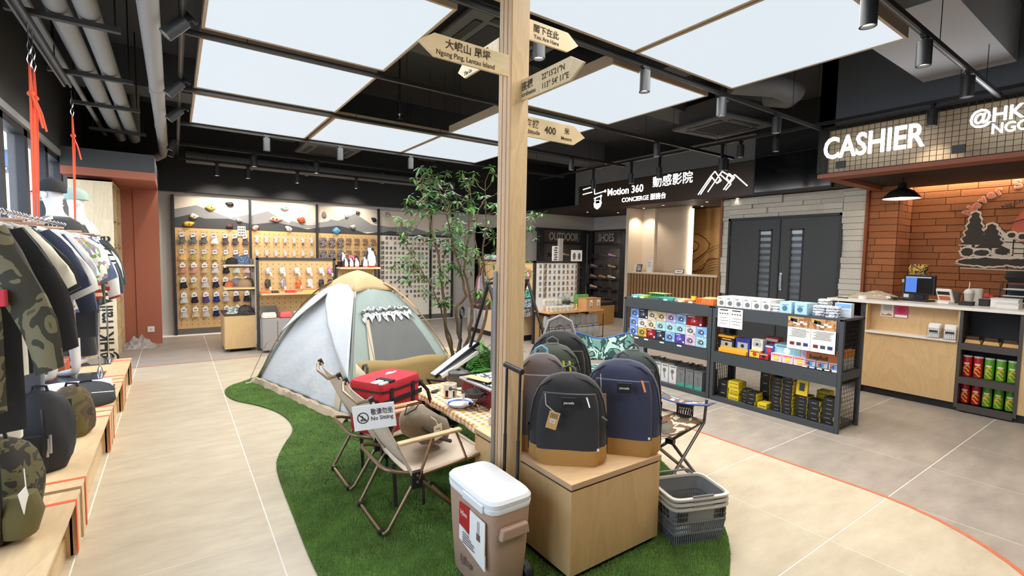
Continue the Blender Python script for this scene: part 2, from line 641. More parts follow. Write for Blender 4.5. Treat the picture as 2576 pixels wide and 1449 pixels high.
# ------------------------------------------------------------------ shell
WALLW = M('white_wall', (222, 214, 204), 0.85)
CEIL = M('ceiling_paint', (82, 83, 86), 0.85)
struct('ceiling', MB().bx(X0 - .2, Y0, ZC, X1, Y1, ZC + .1), CEIL)
struct('wall_front', MB().bx(X0 - .2, Y0 - .1, 0, X1, Y0, ZC), M('far_wall', (150, 146, 140), .9))
struct('wall_right', MB().bx(X1, Y0, 0, X1 + .1, Y1, ZC), WALLW)
wb = struct('wall_back', MB().bx(X0 - .2, 10.4, 0, 6.12, 10.5, 2.52).bx(7.45, 10.4, 0, X1, 10.5, 2.52).bx(6.12, 10.4, 2.22, 7.45, 10.5, 2.52), M('grey_wall', (196, 190, 182), .85))
obj('upper_wall', MB().bx(X0, 10.28, 2.52, X1, 10.5, ZC), M('black_fascia', (46, 47, 49), .8), wb)
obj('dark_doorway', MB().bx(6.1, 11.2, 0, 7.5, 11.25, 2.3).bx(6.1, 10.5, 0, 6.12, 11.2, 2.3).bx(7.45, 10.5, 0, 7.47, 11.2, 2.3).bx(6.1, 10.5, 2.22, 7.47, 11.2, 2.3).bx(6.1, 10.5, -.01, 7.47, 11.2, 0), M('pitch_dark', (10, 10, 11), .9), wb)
struct('trim_2', MB().bx(5.95, 10.22, 2.2, 7.2, 10.4, 2.5), WALLW, bev=.004)
struct('wall_corner', MB().bx(7.2, 9.5, 0, X1, 10.4, 2.56), M('white_wall_b', (212, 204, 194), .85))
# window wall
FRAME = M('window_frame', (38, 38, 40), .5)
wl = struct('wall_left', MB().bx(X0 - .2, Y0, 0, X0, 10.5, .5).bx(X0 - .2, Y0, 2.66, X0, 10.5, ZC).bx(X0 - .2, 9.62, .5, X0, 10.5, 2.66).bx(X0 - .2, Y0, .5, X0, .3, 2.66), M('wall_left_paint', (66, 67, 69), .8))
obj('head_reveal', MB().bx(X0 - .2, .3, 2.655, X0 + .015, 9.62, 2.72), M('pale_reveal', (150, 150, 150), .6), wl)
PANE = glass('window_glass', (250, 252, 255), .08)
for n_, yy in enumerate([.3, 1.25, 2.2, 3.15, 4.1, 5.05, 5.87, 6.72, 7.66, 8.58]):
 y2 = ([.3, 1.25, 2.2, 3.15, 4.1, 5.05, 5.87, 6.72, 7.66, 8.58, 9.62])[n_ + 1]
 w = struct('window_%d' % (n_ + 1), MB().bx(X0 - .14, yy, .5, X0 - .02, yy + .07, 2.66).bx(X0 - .14, y2 - .07, .5, X0 - .02, y2, 2.66).bx(X0 - .14, yy, 2.59, X0 - .02, y2, 2.66).bx(X0 - .14, yy, .5, X0 - .02, y2, .58), FRAME)
 obj('pane', MB().bx(X0 - .09, yy + .07, .58, X0 - .082, y2 - .07, 2.59), PANE, w)
# outside: a pale building, blue awning boards, pavement
bl = T('building', 'pale building with a white canopy seen through the windows', 'building', (-4.2, 22, 0))
obj('facade', MB().bx(-9, 6, 0, 3, 7, 8), M('pale_render', (214, 220, 228), .8), bl)
obj('canopy', MB().bx(-4, -3, 4.5, 2.4, 3, 6.6), M('white_canopy', (232, 230, 226), .8), bl)
obj('pink_gable', MB().prism([(0, 0), (.9, 0), (.9, 3.1), (.45, 3.9), (0, 3.1)], (-.35, 4, 0), (1, 0, 0), (0, 0, 1), .8), M('pink_wall', (226, 180, 178), .8), bl)
obj('gable_roof', MB().bar((-.4, 3.6, 3.05), (.12, 3.6, 3.95), .9, .06, up=(1, 0, 0)).bar((.6, 3.6, 3.05), (.08, 3.6, 3.95), .9, .06, up=(1, 0, 0)), M('red_roof', (196, 120, 110), .8), bl)
aw = T('shop_board', 'blue framed board on a green frame outside the windows', 'sign', (-4.3, 21, 0))
obj('board', MB().bx(.12, -.1, 3.95, .36, .0, 4.35), M('blue_board', (52, 88, 160), .5), aw)
obj('frame', MB().bx(-.6, 0, 3.75, .5, .1, 4.45), M('green_board', (60, 92, 100), .5), aw)
obj('stripe', MB().bx(-.5, -.05, 4.1, .1, -.02, 4.14).bx(-.5, -.05, 4.2, .1, -.02, 4.24).bx(-.5, -.05, 3.85, .2, -.02, 3.9).bx(-.1, 0, 0, .0, .1, 3.8), M('white_stripe', (235, 235, 240), .5), aw)
struct('ground_outside', MB().bx(-20, Y0, -.2, X0 - .2, 40, -.02), M('paving', (180, 178, 172), .9))
# ------------------------------------------------------------------ red niche and lettered shoe shelf (far left)
RED = M('terracotta_paint', (172, 102, 78), .75)
nk = struct('wall_niche', MB().bx(-.5, 9.5, 0, -.19, 9.75, 2.53).bx(-1.15, 9.52, 0, -.4, 9.75, 2.53), RED)
obj('soffit', MB().bx(-1.15, 8.3, 2.44, -.19, 9.75, 2.54), RED, nk)
obj('header', MB().bx(-1.15, 8.3, 2.54, -.19, 10.2, 2.78), M('grey_header', (72, 73, 75), .8), nk)
sk = T('power_socket', 'white wall socket low on the terracotta wall', 'socket', (-.33, 9.5, .24))
obj('plate', MB().bx(-.045, -.012, -.045, .045, 0, .045), WHITE, sk, bev=.004)
obj('socket_holes', MB().bx(-.012, -.0135, -.004, -.006, -.011, .012).bx(.006, -.0135, -.004, .012, -.011, .012).bx(-.003, -.0135, -.02, .003, -.011, -.01), INK, sk)
bk = T('shoe_bookcase', 'tall plywood shoe bookcase with vertical black lettering beside the terracotta wall', 'bookcase', (-.65, 8.35, 0))
obj('end_panel', MB().bx(-.44, -.02, 0, 0, 0, 2.4), wood('pale_ply', (232, 212, 176), 2, .1), bk)
obj('far_panel', MB().bx(-.44, 1.1, 0, 0, 1.12, 2.4), PLY, bk)
obj('divider', MB().bx(-.42, .54, .0, -.005, .56, 2.38), PLY, bk)
obj('back_panel', MB().bx(-.44, 0, 0, -.42, 1.1, 2.4), PLY, bk)
obj('top_panel', MB().bx(-.44, -.02, 2.38, 0, 1.12, 2.4), PLY, bk)
for z in (.28, .75, 1.16, 1.52, 1.88):
 obj('shelf', MB().bx(-.42, 0, z, -.004, 1.1, z + .025), PLYX, bk)
text('@HKTrailWarehouse', .235, INK, (-.045, -.0215, -.07), (0, 0, 1), (-1, 0, 0), bk, depth=.003, bold=.018, align='LEFT', squeeze=.82)
def shoe(name, label, loc, rz, col, L=.25, group=None, parent_kind='shoe'):
 t = T(name, label, 'shoe', loc, rz, group)
 R_ = []
 for k in range(9):
  u = k / 8
  wd = interp([(0, .025), (.15, .034), (.45, .03), (.75, .043), (1, .02)], u)
  h = interp([(0, .075), (.3, .085), (.5, .065), (.8, .042), (1, .022)], u)
  R_.append([(L * u, p[0], .018 + (p[1] * .5 + .5) * h) for p in [(q[0], q[1]) for q in sup(wd, 1, 10, 2.4)]])
 obj('upper', MB().loft(R_), M('shoe_' + str(col), col, .7), t, smooth=True)
 s_ = MB().prism([(-.005, -.03), (L * .4, -.03), (L * .75, -.045), (L + .006, -.012), (L + .006, .012), (L * .75, .045), (L * .4, .03), (-.005, .03)], (0, 0, 0), (1, 0, 0), (0, 1, 0), .02)
 obj('sole', s_, M('shoe_sole', (52, 48, 46), .8), t)
 return t
shc = [(110, 60, 48), (40, 40, 44), (200, 196, 190), (60, 70, 90), (150, 100, 60), (90, 90, 96), (176, 130, 100), (48, 44, 44)]
n_ = 0
for zi, z in enumerate((1.905, 1.545, 1.185, .775, .305)):
 for yy in (.12, .4, .68, .93):
  if zi == 0 and yy > .5:
   continue
  c_ = shc[(n_ * 5 + zi) % 8]
  shoe('trail_shoe', 'trail shoe on the %s bookcase shelf down, %s from the aisle end' % (ORD[zi], ORD[int(yy * 4)]), (-.93, 8.35 + yy, z), RND.uniform(-.3, .3), c_)
  n_ += 1
wrap = T('wrapping_pile', 'crumpled clear plastic wrapping on the floor below the terracotta wall', 'wrapping', (-.5, 9.25, 0))
b = MB()
P = [[(-.2 + .42 * i / 14 + .03 * hash2(i, j), -.18 + .4 * j / 12 + .03 * hash2(j, i), max(0.004, .17 * math.sin(PI * i / 14) * math.sin(PI * j / 12) * (.45 + .9 * hash2(i * 3, j)))) for j in range(13)] for i in range(15)]
obj('film', b.grid(P), glass('wrap_film', (235, 235, 235), .38, .15), wrap)
# ------------------------------------------------------------------ right-hand side: stone wall, doors, brick wall
STONE = M('ledge_stone', (214, 208, 196), .85, bump=.35, bscale=22, var=.08, vscale=8, piece=.09)
sw = struct('wall_stone', MB().bx(8.03, 2.78, 0, 8.3, 3.08, 2.55).bx(8.03, 4.81, 0, 8.3, 4.93, 2.55).bx(8.03, 3.08, 2.19, 8.3, 4.81, 2.55), M('mortar_grey', (120, 116, 108), .9))
stone_me = mesh_of(MB().box((0, 0, 0), (1, 1, 1)), STONE)
rs = random.Random(5)
def stone_rows(y0, y1, z0, z1):
 z = z0
 while z < z1 - .02:
  h = min(rs.choice((.07, .09, .12, .15)), z1 - z)
  y = y0
  while y < y1 - .015:
   w_ = min(rs.uniform(.22, .7), y1 - y)
   if y1 - y - w_ < .06:
    w_ = y1 - y
   d = rs.uniform(.03, .075)
   piece('stone', stone_me, STONE, sw, (8.035 - d / 2 + .01, y + w_ / 2, z + h / 2), (d, w_ - .004, h - .005), 0)
   y += w_
  z += h
stone_rows(2.78, 3.07, .9, 2.55)
stone_rows(4.82, 4.95, .9, 2.55)
stone_rows(3.07, 4.82, 2.2, 2.55)
struct('trim_3', MB().bx(7.97, 4.95, 0, 8.3, 4.985, 2.55), M('brown_trim', (146, 96, 66), .6))
struct('trim_4', MB().bx(7.96, 2.745, 0, 8.2, 2.78, 2.55), M('brick_edge', (140, 76, 44), .8))
DOORM = M('door_paint', (58, 60, 62), .5)
for nm, ya, yb, hy in (('door_1', 3.96, 4.79, 4.075), ('door_2', 3.1, 3.94, 3.594)):
 dr = struct(nm)
 # leaf built round its slot window
 wy0, wy1 = (4.07, 4.29) if nm == 'door_1' else (3.59, 3.79)
 obj('leaf', MB().bx(8.0, ya, 0, 8.05, wy0, 2.17).bx(8.0, wy1, 0, 8.05, yb, 2.17).bx(8.0, wy0, 0, 8.05, wy1, .85).bx(8.0, wy0, 2.0, 8.05, wy1, 2.17), DOORM, dr)
 obj('window_frame', MB().bx(7.992, wy0, .85, 8.0, wy0 + .02, 2.0).bx(7.992, wy1 - .02, .85, 8.0, wy1, 2.0).bx(7.992, wy0, 1.98, 8.0, wy1, 2.0), BLK, dr)
 obj('pane', MB().bx(8.02, wy0, .85, 8.026, wy1, 2.0), glass('door_glass', (225, 230, 235), .1), dr)
 obj('hinge', MB().bx(7.988, (yb - .004) if nm == 'door_1' else (ya - .02), 1.75, 8.0, (yb + .02) if nm == 'door_1' else (ya + .004), 1.9), STEEL, dr)
hd = obj('pull_handle', MB().bx(0, -.018, -.14, .008, .018, .14), STEEL, dr); hd.location = (7.99, 3.9, 1.16)
obj('grip', MB().tube([(0, 0, -.11), (-.035, 0, -.1), (-.035, 0, .1), (0, 0, .11)], .008), STEEL, hd, smooth=True)
struct('trim_5', MB().bx(7.975, 3.06, 0, 8.03, 3.1, 2.21).bx(7.975, 4.79, 0, 8.03, 4.83, 2.21).bx(7.975, 3.06, 2.17, 8.03, 4.83, 2.21).bx(7.985, 3.94, 0, 8.02, 3.96, 2.17), M('door_frame', (40, 41, 43), .5))
# behind the doors: white ledges seen through the slots
lt_ = T('slatted_rack', 'white ledged rack seen through the slot windows of the double door', 'rack', (8.25, 3.9, 0))
obj('frame', MB().bx(.15, -.5, .8, .17, .6, 2.1), BLK, lt_)
for k in range(11):
 obj('ledge', MB().bx(0, -.5, .88 + k * .105, .12, .6, .935 + k * .105), M('ledge_white', (222, 222, 216), .6), lt_)
lamp('corridor_light', 'AREA', (8.16, 3.9, 2.16), 3, (1, 1, 1), (.15, 1.2))
BRICKM = M('brick_orange', (158, 98, 60), .85, bump=.25, bscale=40, var=.16, vscale=10, piece=.16)
bw = struct('wall_brick', MB().bx(8.03, 2.417, 0, 8.2, 2.745, 2.6).bx(8.06, 2.44, 0, 8.6, 2.5, 2.6).bx(8.56, Y0, 0, 8.66, 2.5, 2.6), M('brick_mortar', (96, 52, 32), .95))
brick_me = mesh_of(MB().box((0, 0, 0), (1, 1, 1)), BRICKM)
BH = .092
def brick_rows(a0, a1, z0, z1, put):
 r_ = 0
 z = z0
 while z < z1:
  a = a0 - rs.uniform(0, .25)
  while a < a1 - .01:
   w_ = rs.choice((.3, .38, .45))
   s0, s1 = max(a, a0), min(a + w_, a1)
   if s1 - s0 > .03:
    put((s0 + s1) / 2, s1 - s0, z)
   a += w_
  z += BH
  r_ += 1
brick_rows(2.417, 2.745, 1.0, 2.6, lambda c_, w_, z: piece('brick', brick_me, BRICKM, bw, (8.03, c_, z + BH / 2), (.04 + rs.uniform(0, .012), w_ - .006, BH - .007)))
brick_rows(8.04, 8.52, 1.0, 2.6, lambda c_, w_, z: piece('brick', brick_me, BRICKM, bw, (c_, 2.437, z + BH / 2), (w_ - .006, .04 + rs.uniform(0, .012), BH - .007)))
brick_rows(.9, 2.417, 1.0, 2.6, lambda c_, w_, z: piece('brick', brick_me, BRICKM, bw, (8.553, c_, z + BH / 2), (.04 + rs.uniform(0, .012), w_ - .006, BH - .007)))
# concierge recess
struct('wall_recess', MB().bx(8.0, 7.12, 0, 8.44, 7.2, 2.56).bx(8.44, 6.79, 0, 8.5, 7.2, 2.56), M('cream_wall', (226, 208, 184), .8))
struct('trim_6', MB().bx(8.5, 5.95, 0, 8.53, 6.79, 2.56), M('taupe_panel', (182, 164, 142), .7))
struct('trim_7', MB().bx(9.17, 5.2, 0, 9.2, 6.6, 2.56), wood('ochre_panel', (196, 148, 88), 2, .06))
ls = T('light_strip', 'bright vertical light strip beside the contour-line panel', 'light', (8.5, 5.92, 1.18))
obj('diffuser', MB().bx(-.02, -.02, 0, .02, .02, 1.32), M('strip_glow', (255, 250, 240), .5, emit=2.6), ls)
obj('housing', MB().bx(.02, -.025, 0, .03, .025, 1.32), BLK, ls)
lamp('strip_lamp', 'AREA', (8.46, 5.92, 1.85), 7, (1, .95, .88), (1.3, .05), rot=(0, -PI / 2, 0))
ct = MB()
CONT = [([(6.45, 2.05), (6.2, 2.02), (6.05, 1.93), (5.95, 1.82), (5.98, 1.7), (6.1, 1.6), (6.25, 1.5), (6.45, 1.4)], .013), ([(6.45, 1.9), (6.3, 1.88), (6.2, 1.82), (6.22, 1.72), (6.45, 1.58)], .012), ([(6.45, 1.18), (6.3, 1.24), (6.1, 1.27), (6.03, 1.4), (5.97, 1.5), (5.85, 1.52), (5.6, 1.49), (5.3, 1.44)], .013)]
for k in range(7):
 z0 = 1.36 - .055 * k
 CONT.append(([(6.45, z0 - .1), (6.25, z0), (6.1, z0 + .12), (5.95, z0 + .22), (5.75, z0 + .26), (5.5, z0 + .3), (5.3, z0 + .33)] if k > 1 else [(6.45, z0 + .05), (6.2, z0 + .16), (6.0, z0 + .33), (5.8, z0 + .42), (5.5, z0 + .48)], .005))
for pl_, r_ in CONT:
 ct.tube([(9.166, y, z) for y, z in pl_], r_ * .8, 5)
cp = obj('contour_lines', ct, M('burnt_brown', (122, 70, 34), .7))
tag(cp, 'brown contour lines drawn on the ochre panel behind the concierge counter', 'mural')
SOFF = M('brown_soffit', (70, 58, 50), .7)
struct('ceiling_concierge', MB().bx(7.72, 2.85, 2.56, X1, 10.4, 2.7), SOFF)
cs = T('concierge_sign', 'long dark overhead sign with glowing white concierge lettering', 'sign', (7.7, 4.25, 2.56))
obj('face_board', MB().bx(-.02, 0, 0, .0, 4.12, .53), M('sign_brown', (74, 60, 52), .35), cs)
obj('top_edge', MB().bx(-.02, 0, .53, .3, 4.12, .545), BLK, cs)
uu, vv = (0, -1, 0), (0, 0, 1)
xs = -.024
text('Motion 360', .21, GLOW, (xs, 3.22, .26), uu, vv, cs, bold=.012, align='LEFT', squeeze=.99)
text('動感影院', .225, GLOW, (xs, 2.02, .33), uu, vv, cs, bold=.004, align='LEFT')
text('CONCIERGE 服務台', .125, GLOW, (xs, 2.8, .09), uu, vv, cs, bold=.01, align='LEFT')
g_ = MB()
for a, b_ in (((3.98, .47), (3.7, .50)), ((3.98, .36), (3.68, .385)), ((3.62, .53), (3.6, .33)), ((3.6, .33), (3.28, .37)), ((3.62, .24), (3.38, .28)), ((3.55, .26), (3.6, .19)), ((3.42, .27), (3.4, .2))):
 g_.bar((xs, a[0], a[1]), (xs, b_[0], b_[1]), .018, .004, up=(1, 0, 0))
g_.prism([(.0, .02), (.09, -.03), (.18, .02), (.22, .1), (.2, .17), (.02, .17), (-.02, .1)], (xs + .002, 3.6, .02), uu, vv, .004)
g_.ball((xs, 3.28, .37), (.004, .03, .03)).ball((xs, 3.4, .275), (.004, .025, .025))
obj('cable_car_emblem', g_, GLOW, cs)
obj('car_window', MB().bx(xs - .004, 3.44, .12, xs - .002, 3.56, .18), BLK, cs)
g_ = MB()
for pl_ in ([(.93, .06), (.68, .36), (.55, .22), (.5, .28)], [(.88, .06), (.66, .33)], [(.68, .36), (.6, .43), (.47, .26), (.55, .22)], [(.73, .09), (.5, .37), (.28, .18), (.38, .09)], [(.5, .37), (.46, .41), (.25, .28)], [(.42, .1), (.22, .33), (-.02, .12)], [(.33, .36), (.22, .28), (.3, .2), (.37, .29), (.33, .36)]):
 for a, b_ in zip(pl_, pl_[1:]):
  g_.bar((xs, .12 + a[0] * .95, .02 + a[1]), (xs, .12 + b_[0] * .95, .02 + b_[1]), .016, .004, up=(1, 0, 0))
obj('mountain_emblem', g_, GLOW, cs)
k = 0
for px, py in ((8.0, 8.4), (8.6, 8.0), (8.2, 6.9), (8.0, 6.25), (8.75, 6.7), (8.1, 5.35), (8.7, 5.85), (8.95, 7.2), (8.0, 4.7), (8.85, 5.2)):
 k += 1
 d = T('downlight', 'small recessed downlight in the concierge soffit, %s counting from the shoe racks' % ORD[k - 1], 'light', (px, py, 2.555))
 obj('lens', MB().cyl((0, 0, -.002), (0, 0, .003), .028, n=14), M('lens_glow', (255, 240, 215), .5, emit=6.0), d)
 obj('trim_ring', MB().lathe([(.028, .004), (.028, -.004), (.042, -.003), (.042, .004)], 16), M('ring_dark', (60, 52, 46), .5), d)
 lamp('downlight_beam', 'SPOT', (px, py, 2.54), (40, 40, 26)[k - 1] if k < 4 else 7, SPOT_COL, spot=1.9, radius=.03)
# ------------------------------------------------------------------ ceiling: light panels, tracks, spotlights, pipes
PGLOW = M('panel_diffuser', (228, 239, 248), .6, emit=0.70)
PFRAME = wood('panel_frame', (196, 172, 146), 0, .1)
pname = {(0, 1): 'nearest in the left column', (0, 2): 'middle of the left column', (0, 3): 'far left corner of the grid', (1, 3): 'middle of the far row', (2, 3): 'far row, behind the signpost', (2, 2): 'second from the far row in the right column', (2, 1): 'right column, beyond the coordinates sign', (2, 0): 'nearest the cashier, right column', (1, 0): 'above the signpost, left of the cashier-side panel'}
for ci, ri in PANELS:
 (x0, x1), (y0, y1) = XCOL[ci], YROW[ri]
 t = T('ceiling_light', 'square wood-edged luminous ceiling panel, ' + pname[ci, ri], 'ceiling light', (x0, y0, PANEL_Z), 0)
 w_, d_ = x1 - x0, y1 - y0
 obj('diffuser', MB().bx(.022, .022, .0, w_ - .022, d_ - .022, .01), PGLOW, t)
 for a in ((0, 0, .02, d_), (w_ - .02, 0, w_, d_), (.02, 0, w_ - .02, .02), (.02, d_ - .02, w_ - .02, d_)):
  obj('frame_edge', MB().bx(a[0], a[1], -.004, a[2], a[3], .085), PFRAME, t)
 obj('housing', MB().bx(.02, .02, .012, w_ - .02, d_ - .02, .08), WHITE, t)
 hg = MB()
 for a, b_ in ((.1, .1), (w_ - .1, .1), (.1, d_ - .1), (w_ - .1, d_ - .1)):
  hg.cyl((a, b_, .08), (a, b_, ZC - PANEL_Z), .003, n=5)
 obj('hanger_wire', hg, DARK, t)
RAIL = M('track_rail', (30, 31, 33), .5)
TR = [('x', 1.21, 1.6, 6.4, 3.06), ('x', 2.75, .1, 6.4, 3.06), ('x', 4.33, .1, 7.2, 3.06), ('x', 5.84, .1, 6.4, 3.06), ('x', 7.42, .1, 6.4, 3.06), ('x', 8.85, .1, 5.4, 3.06), ('x', 9.75, .1, 5.4, 2.99), ('y', .085, .9, 9.9, 3.08), ('y', 6.4, -1.5, 8.2, 3.12)]
tlab = ['nearest crosswise track rail over the counter side', 'crosswise track rail passing just beyond the signpost', 'crosswise track rail between the first and second panel rows', 'crosswise track rail between the second and third panel rows', 'crosswise track rail along the far edge of the panels', 'crosswise track rail behind the panels', 'crosswise track rail closest to the sock wall', 'long track rail along the window side with tilted heads', 'long track rail along the cashier side above the signs']
for (d, c_, a, b_, z), lb in zip(TR, tlab):
 t = T('track_rail', 'black ' + lb, 'track', (0, 0, z))
 mb = MB().bx(a, c_ - .018, 0, b_, c_ + .018, .035) if d == 'x' else MB().bx(c_ - .018, a, 0, c_ + .018, b_, .035)
 obj('rail', mb, RAIL, t)
 sl = MB().bx(a, c_ - .006, -.001, b_, c_ + .006, .003) if d == 'x' else MB().bx(c_ - .006, a, -.001, c_ + .006, b_, .003)
 obj('slot', sl, M('rail_slot', (110, 112, 116), .3, .6), t)
 hg = MB()
 k = a + .4
 while k < b_:
  p = (k, c_) if d == 'x' else (c_, k)
  hg.cyl((*p, .035), (*p, ZC - z), .003, n=5)
  k += 1.3
 obj('hanger_rod', hg, DARK, t)
HEADM = M('spot_body', (44, 46, 49), .45)
LENS = M('spot_lens', (255, 246, 232), .4, emit=7.0)
hb = mesh_of(MB().lathe([(.036, 0.0), (.045, 0.0), (.045, .165), (.012, .168)], 18, cap=False).lathe([(.036, 0), (.034, .02)], 18, cap=False), HEADM, smooth=True)
hl = mesh_of(MB().cyl((0, 0, .018), (0, 0, .021), .035, n=16), LENS)
hn = mesh_of(MB().bx(-.02, -.012, .165, .02, .012, .215).bx(-.05, -.016, .205, .05, .016, .222), BLK)
def spot(x, y, z, label, tilt=None, power=1.0, ztop=None, aim=0.0):
 """Cylinder head hanging from a track; z is the height of its lens."""
 t = T('spotlight', label, 'spotlight', (x, y, z), 0, 'track spotlights')
 if tilt:
  t.rotation_euler = tilt
 for n_, me in (('body', hb), ('lens', hl), ('track_adapter', hn)):
  if n_ == 'track_adapter' and ztop:
   me = mesh_of(MB().bx(-.02, -.012, .165, .02, .012, ztop - z).bx(-.04, -.016, ztop - z - .016, .04, .016, ztop - z + .002), BLK)
  o = bpy.data.objects.new(n_, me); COL.objects.link(o); o.parent = t
 if power:
  L = lamp('spot_beam', 'SPOT', (0, 0, -.004), SPOT_W * power, SPOT_COL, spot=1.75, blend=.8, radius=.035, rot=(aim, 0, 0))
  L.parent = t
i_ = 0
zt_ = 3.062
for yt, z, xs_, where in ((2.73, 2.86, (2.1, 3.2, 4.3, 5.33), 'track just beyond the signpost'), (1.21, 2.86, (3.33, 4.29, 5.36), 'nearest cashier-side track'), (4.30, 2.86, (5.33, 6.95), 'track over the island shelf'), (5.80, 2.86, (5.15,), 'track before the concierge'), (7.36, 2.86, (1.06, 2.03, 3.13), 'track at the far edge of the panels'), (8.85, 2.86, (1.09, 2.04), 'track behind the panels'), (9.75, 2.78, (.63, 1.1, 1.91, 3.0), 'track nearest the sock wall')):
 zt_ = 2.992 if yt > 9 else 3.062
 for k, x in enumerate(xs_):
  spot(x, yt, z, 'black cylinder spotlight, %s from left on the %s' % (ORD[k], where), power=2.2 if yt > 8.5 else .85, ztop=zt_, aim=.6 if yt > 8.5 else 0)
for k, (y, z) in enumerate(((6.59, 2.76), (5.68, 2.76), (5.1, 2.78), (4.02, 2.76), (3.75, 2.9), (3.27, 2.9), (1.7, 2.9))):
 spot(6.4, y, z, 'black cylinder spotlight on the cashier-side rail, %s from the far end' % ORD[k], power=.8, ztop=3.122)
for k, (y, a) in enumerate(((4.07, .75), (5.58, .7), (6.62, .75), (8.6, .35), (9.2, .3))):
 spot(.085 - .1, y, 2.93, 'tilted black spotlight on the window-side rail, %s from the near end' % ORD[k], tilt=(0, a, 0), power=1.5 if k < 3 else .8)
PIPE = M('grey_pipe', (164, 164, 164), .6, bump=.05)
for k, (x, z, lab) in enumerate(((-.455, 3.17, 'grey ceiling pipe of the left pair, right-hand one'), (-.625, 3.17, 'grey ceiling pipe of the left pair, window-side one'))):
 p = tag(obj('ceiling_pipe', MB().tube([(x, -1, z), (x, 9.4, z), (x, 9.58, z + .03), (x, 9.62, z + .16), (x, 9.62, ZC)], .07, 14), PIPE, smooth=True), lab, 'pipe', 'pipes over the windows')
tag(obj('ceiling_pipe', MB().tube([(-.1, 0, 3.07), (-.1, 9.75, 3.07), (-.12, 9.86, 3.05), (-.2, 9.9, 3.0), (-.38, 9.9, 2.98), (-.42, 9.9, 2.9), (-.42, 9.9, 2.76)], .062, 14).lathe([(.066, 5.9), (.066, 6.1)], 14, 0, (-.1, 0, 3.07), 1).lathe([(.066, 7.6), (.066, 7.8)], 14, 0, (-.1, 0, 3.07), 1), PIPE, smooth=True), 'single grey ceiling pipe bending down at the terracotta niche', 'pipe')
tag(obj('conduit', MB().tube([(-.8, 0, 3.2), (-.8, 9.5, 3.2)], .025, 8), PIPE, smooth=True), 'thin grey conduit beside the window-side pipes', 'conduit')
for k, y in enumerate((3.0, 4.62, 5.95, 7.1, 8.5)):
 h = T('pipe_bracket', 'steel channel bracket under the pipe pair, %s from the near end' % ORD[k], 'bracket', (-.58, y, 3.06))
 obj('channel', MB().bx(-.3, -.025, 0, .3, .025, .035), M('bracket_metal', (72, 72, 74), .6), h)
 obj('drop_rod', MB().cyl((-.26, 0, 0), (-.26, 0, ZC - 3.06), .006, n=6).cyl((.27, 0, 0), (.27, 0, ZC - 3.06), .006, n=6), DARK, h)
tag(obj('round_duct', MB().tube([(.2, 10.02, 3.08), (5.3, 10.02, 3.08)], .1, 16).lathe([(.12, 1.15), (.12, 1.2)], 16, 0, (0, 10.02, 3.08), 0).lathe([(.12, 2.1), (.12, 2.15)], 16, 0, (0, 10.02, 3.08), 0).lathe([(.12, 3.6), (.12, 3.65)], 16, 0, (0, 10.02, 3.08), 0), M('duct_grey', (120, 120, 122), .6), smooth=True), 'grey round duct running above the sock wall', 'duct')
tag(obj('flexible_duct', MB().tube([(5.2, 3.2, 3.5), (5.7, 2.95, 3.5), (6.1, 2.95, 3.5), (6.3, 3.1, 3.52), (6.3, 3.35, 3.6)], .13, 16), M('flex_duct', (112, 113, 116), .6, bump=.4, bscale=12), smooth=True), 'grey flexible duct bending above the cashier-side panels', 'duct')
CB = M('ceiling_beam', (96, 97, 100), .85)
bm = struct('beam_1', MB().bx(4.6, 1.15, 3.42, 6.6, 1.85, ZC), M('pale_beam', (176, 178, 184), .85))
struct('beam_2', MB().bx(-1, 4.3, 3.55, 6.6, 4.75, ZC), CB)
struct('beam_3', MB().bx(-1, 7.6, 3.5, 7.7, 8.1, ZC), CB)
struct('beam_4', MB().bx(1.55, -2, 3.6, 1.95, 10.2, ZC), CB)
struct('beam_5', MB().bx(4.5, 2, 3.6, 4.9, 10.2, ZC), CB)
for k, (x, y, z, a, lab) in enumerate(((6.25, 3.95, 3.3, -.12, 'four-way ceiling air conditioner between the cashier sign and the panels'), (2.3, 9.1, 3.3, 0, 'four-way ceiling air conditioner above the sock wall aisle'), (2.33, 3.62, 3.32, 0, 'four-way ceiling air conditioner inside the gap between the panels'))):
 t = T('air_conditioner', lab, 'air conditioner', (x, y, z), a)
 AC = M('ac_paint', (92, 93, 97), .6)
 obj('face', MB().bx(-.47, -.47, 0, .47, .47, .05), AC, t, bev=.02)
 obj('body', MB().bx(-.4, -.4, .05, .4, .4, .3), AC, t)
 obj('grille', MB().bx(-.25, -.25, -.006, .25, .25, .0), M('ac_grille', (44, 45, 47), .8, bump=.5, bscale=120), t)
 for q in range(4):
  R_ = Matrix.Rotation(q * PI / 2, 4, 'Z')
  obj('air_slot', MB().bx(-.27, .31, -.008, .27, .38, .0).move(R_), BLK, t)
for k, (x, y) in enumerate(((4.95, 3.1), (2.4, 6.0))):
 t = T('sprinkler', ('sprinkler head hanging left of the cashier-side air conditioner', 'sprinkler head over the middle of the panels')[k], 'sprinkler', (x, y, 3.25))
 obj('pipe', MB().cyl((0, 0, .05), (0, 0, ZC - 3.25), .014, n=8), DARK, t)
 obj('head', MB().lathe([(.012, .05), (.02, .03), (.01, 0), (.008, -.03), (.035, -.035), (.035, -.04)], 12), STEEL, t)
 obj('guard', MB().lathe([(.02, .03), (.05, .025), (.05, .02), (.02, .024)], 14), STEEL, t)
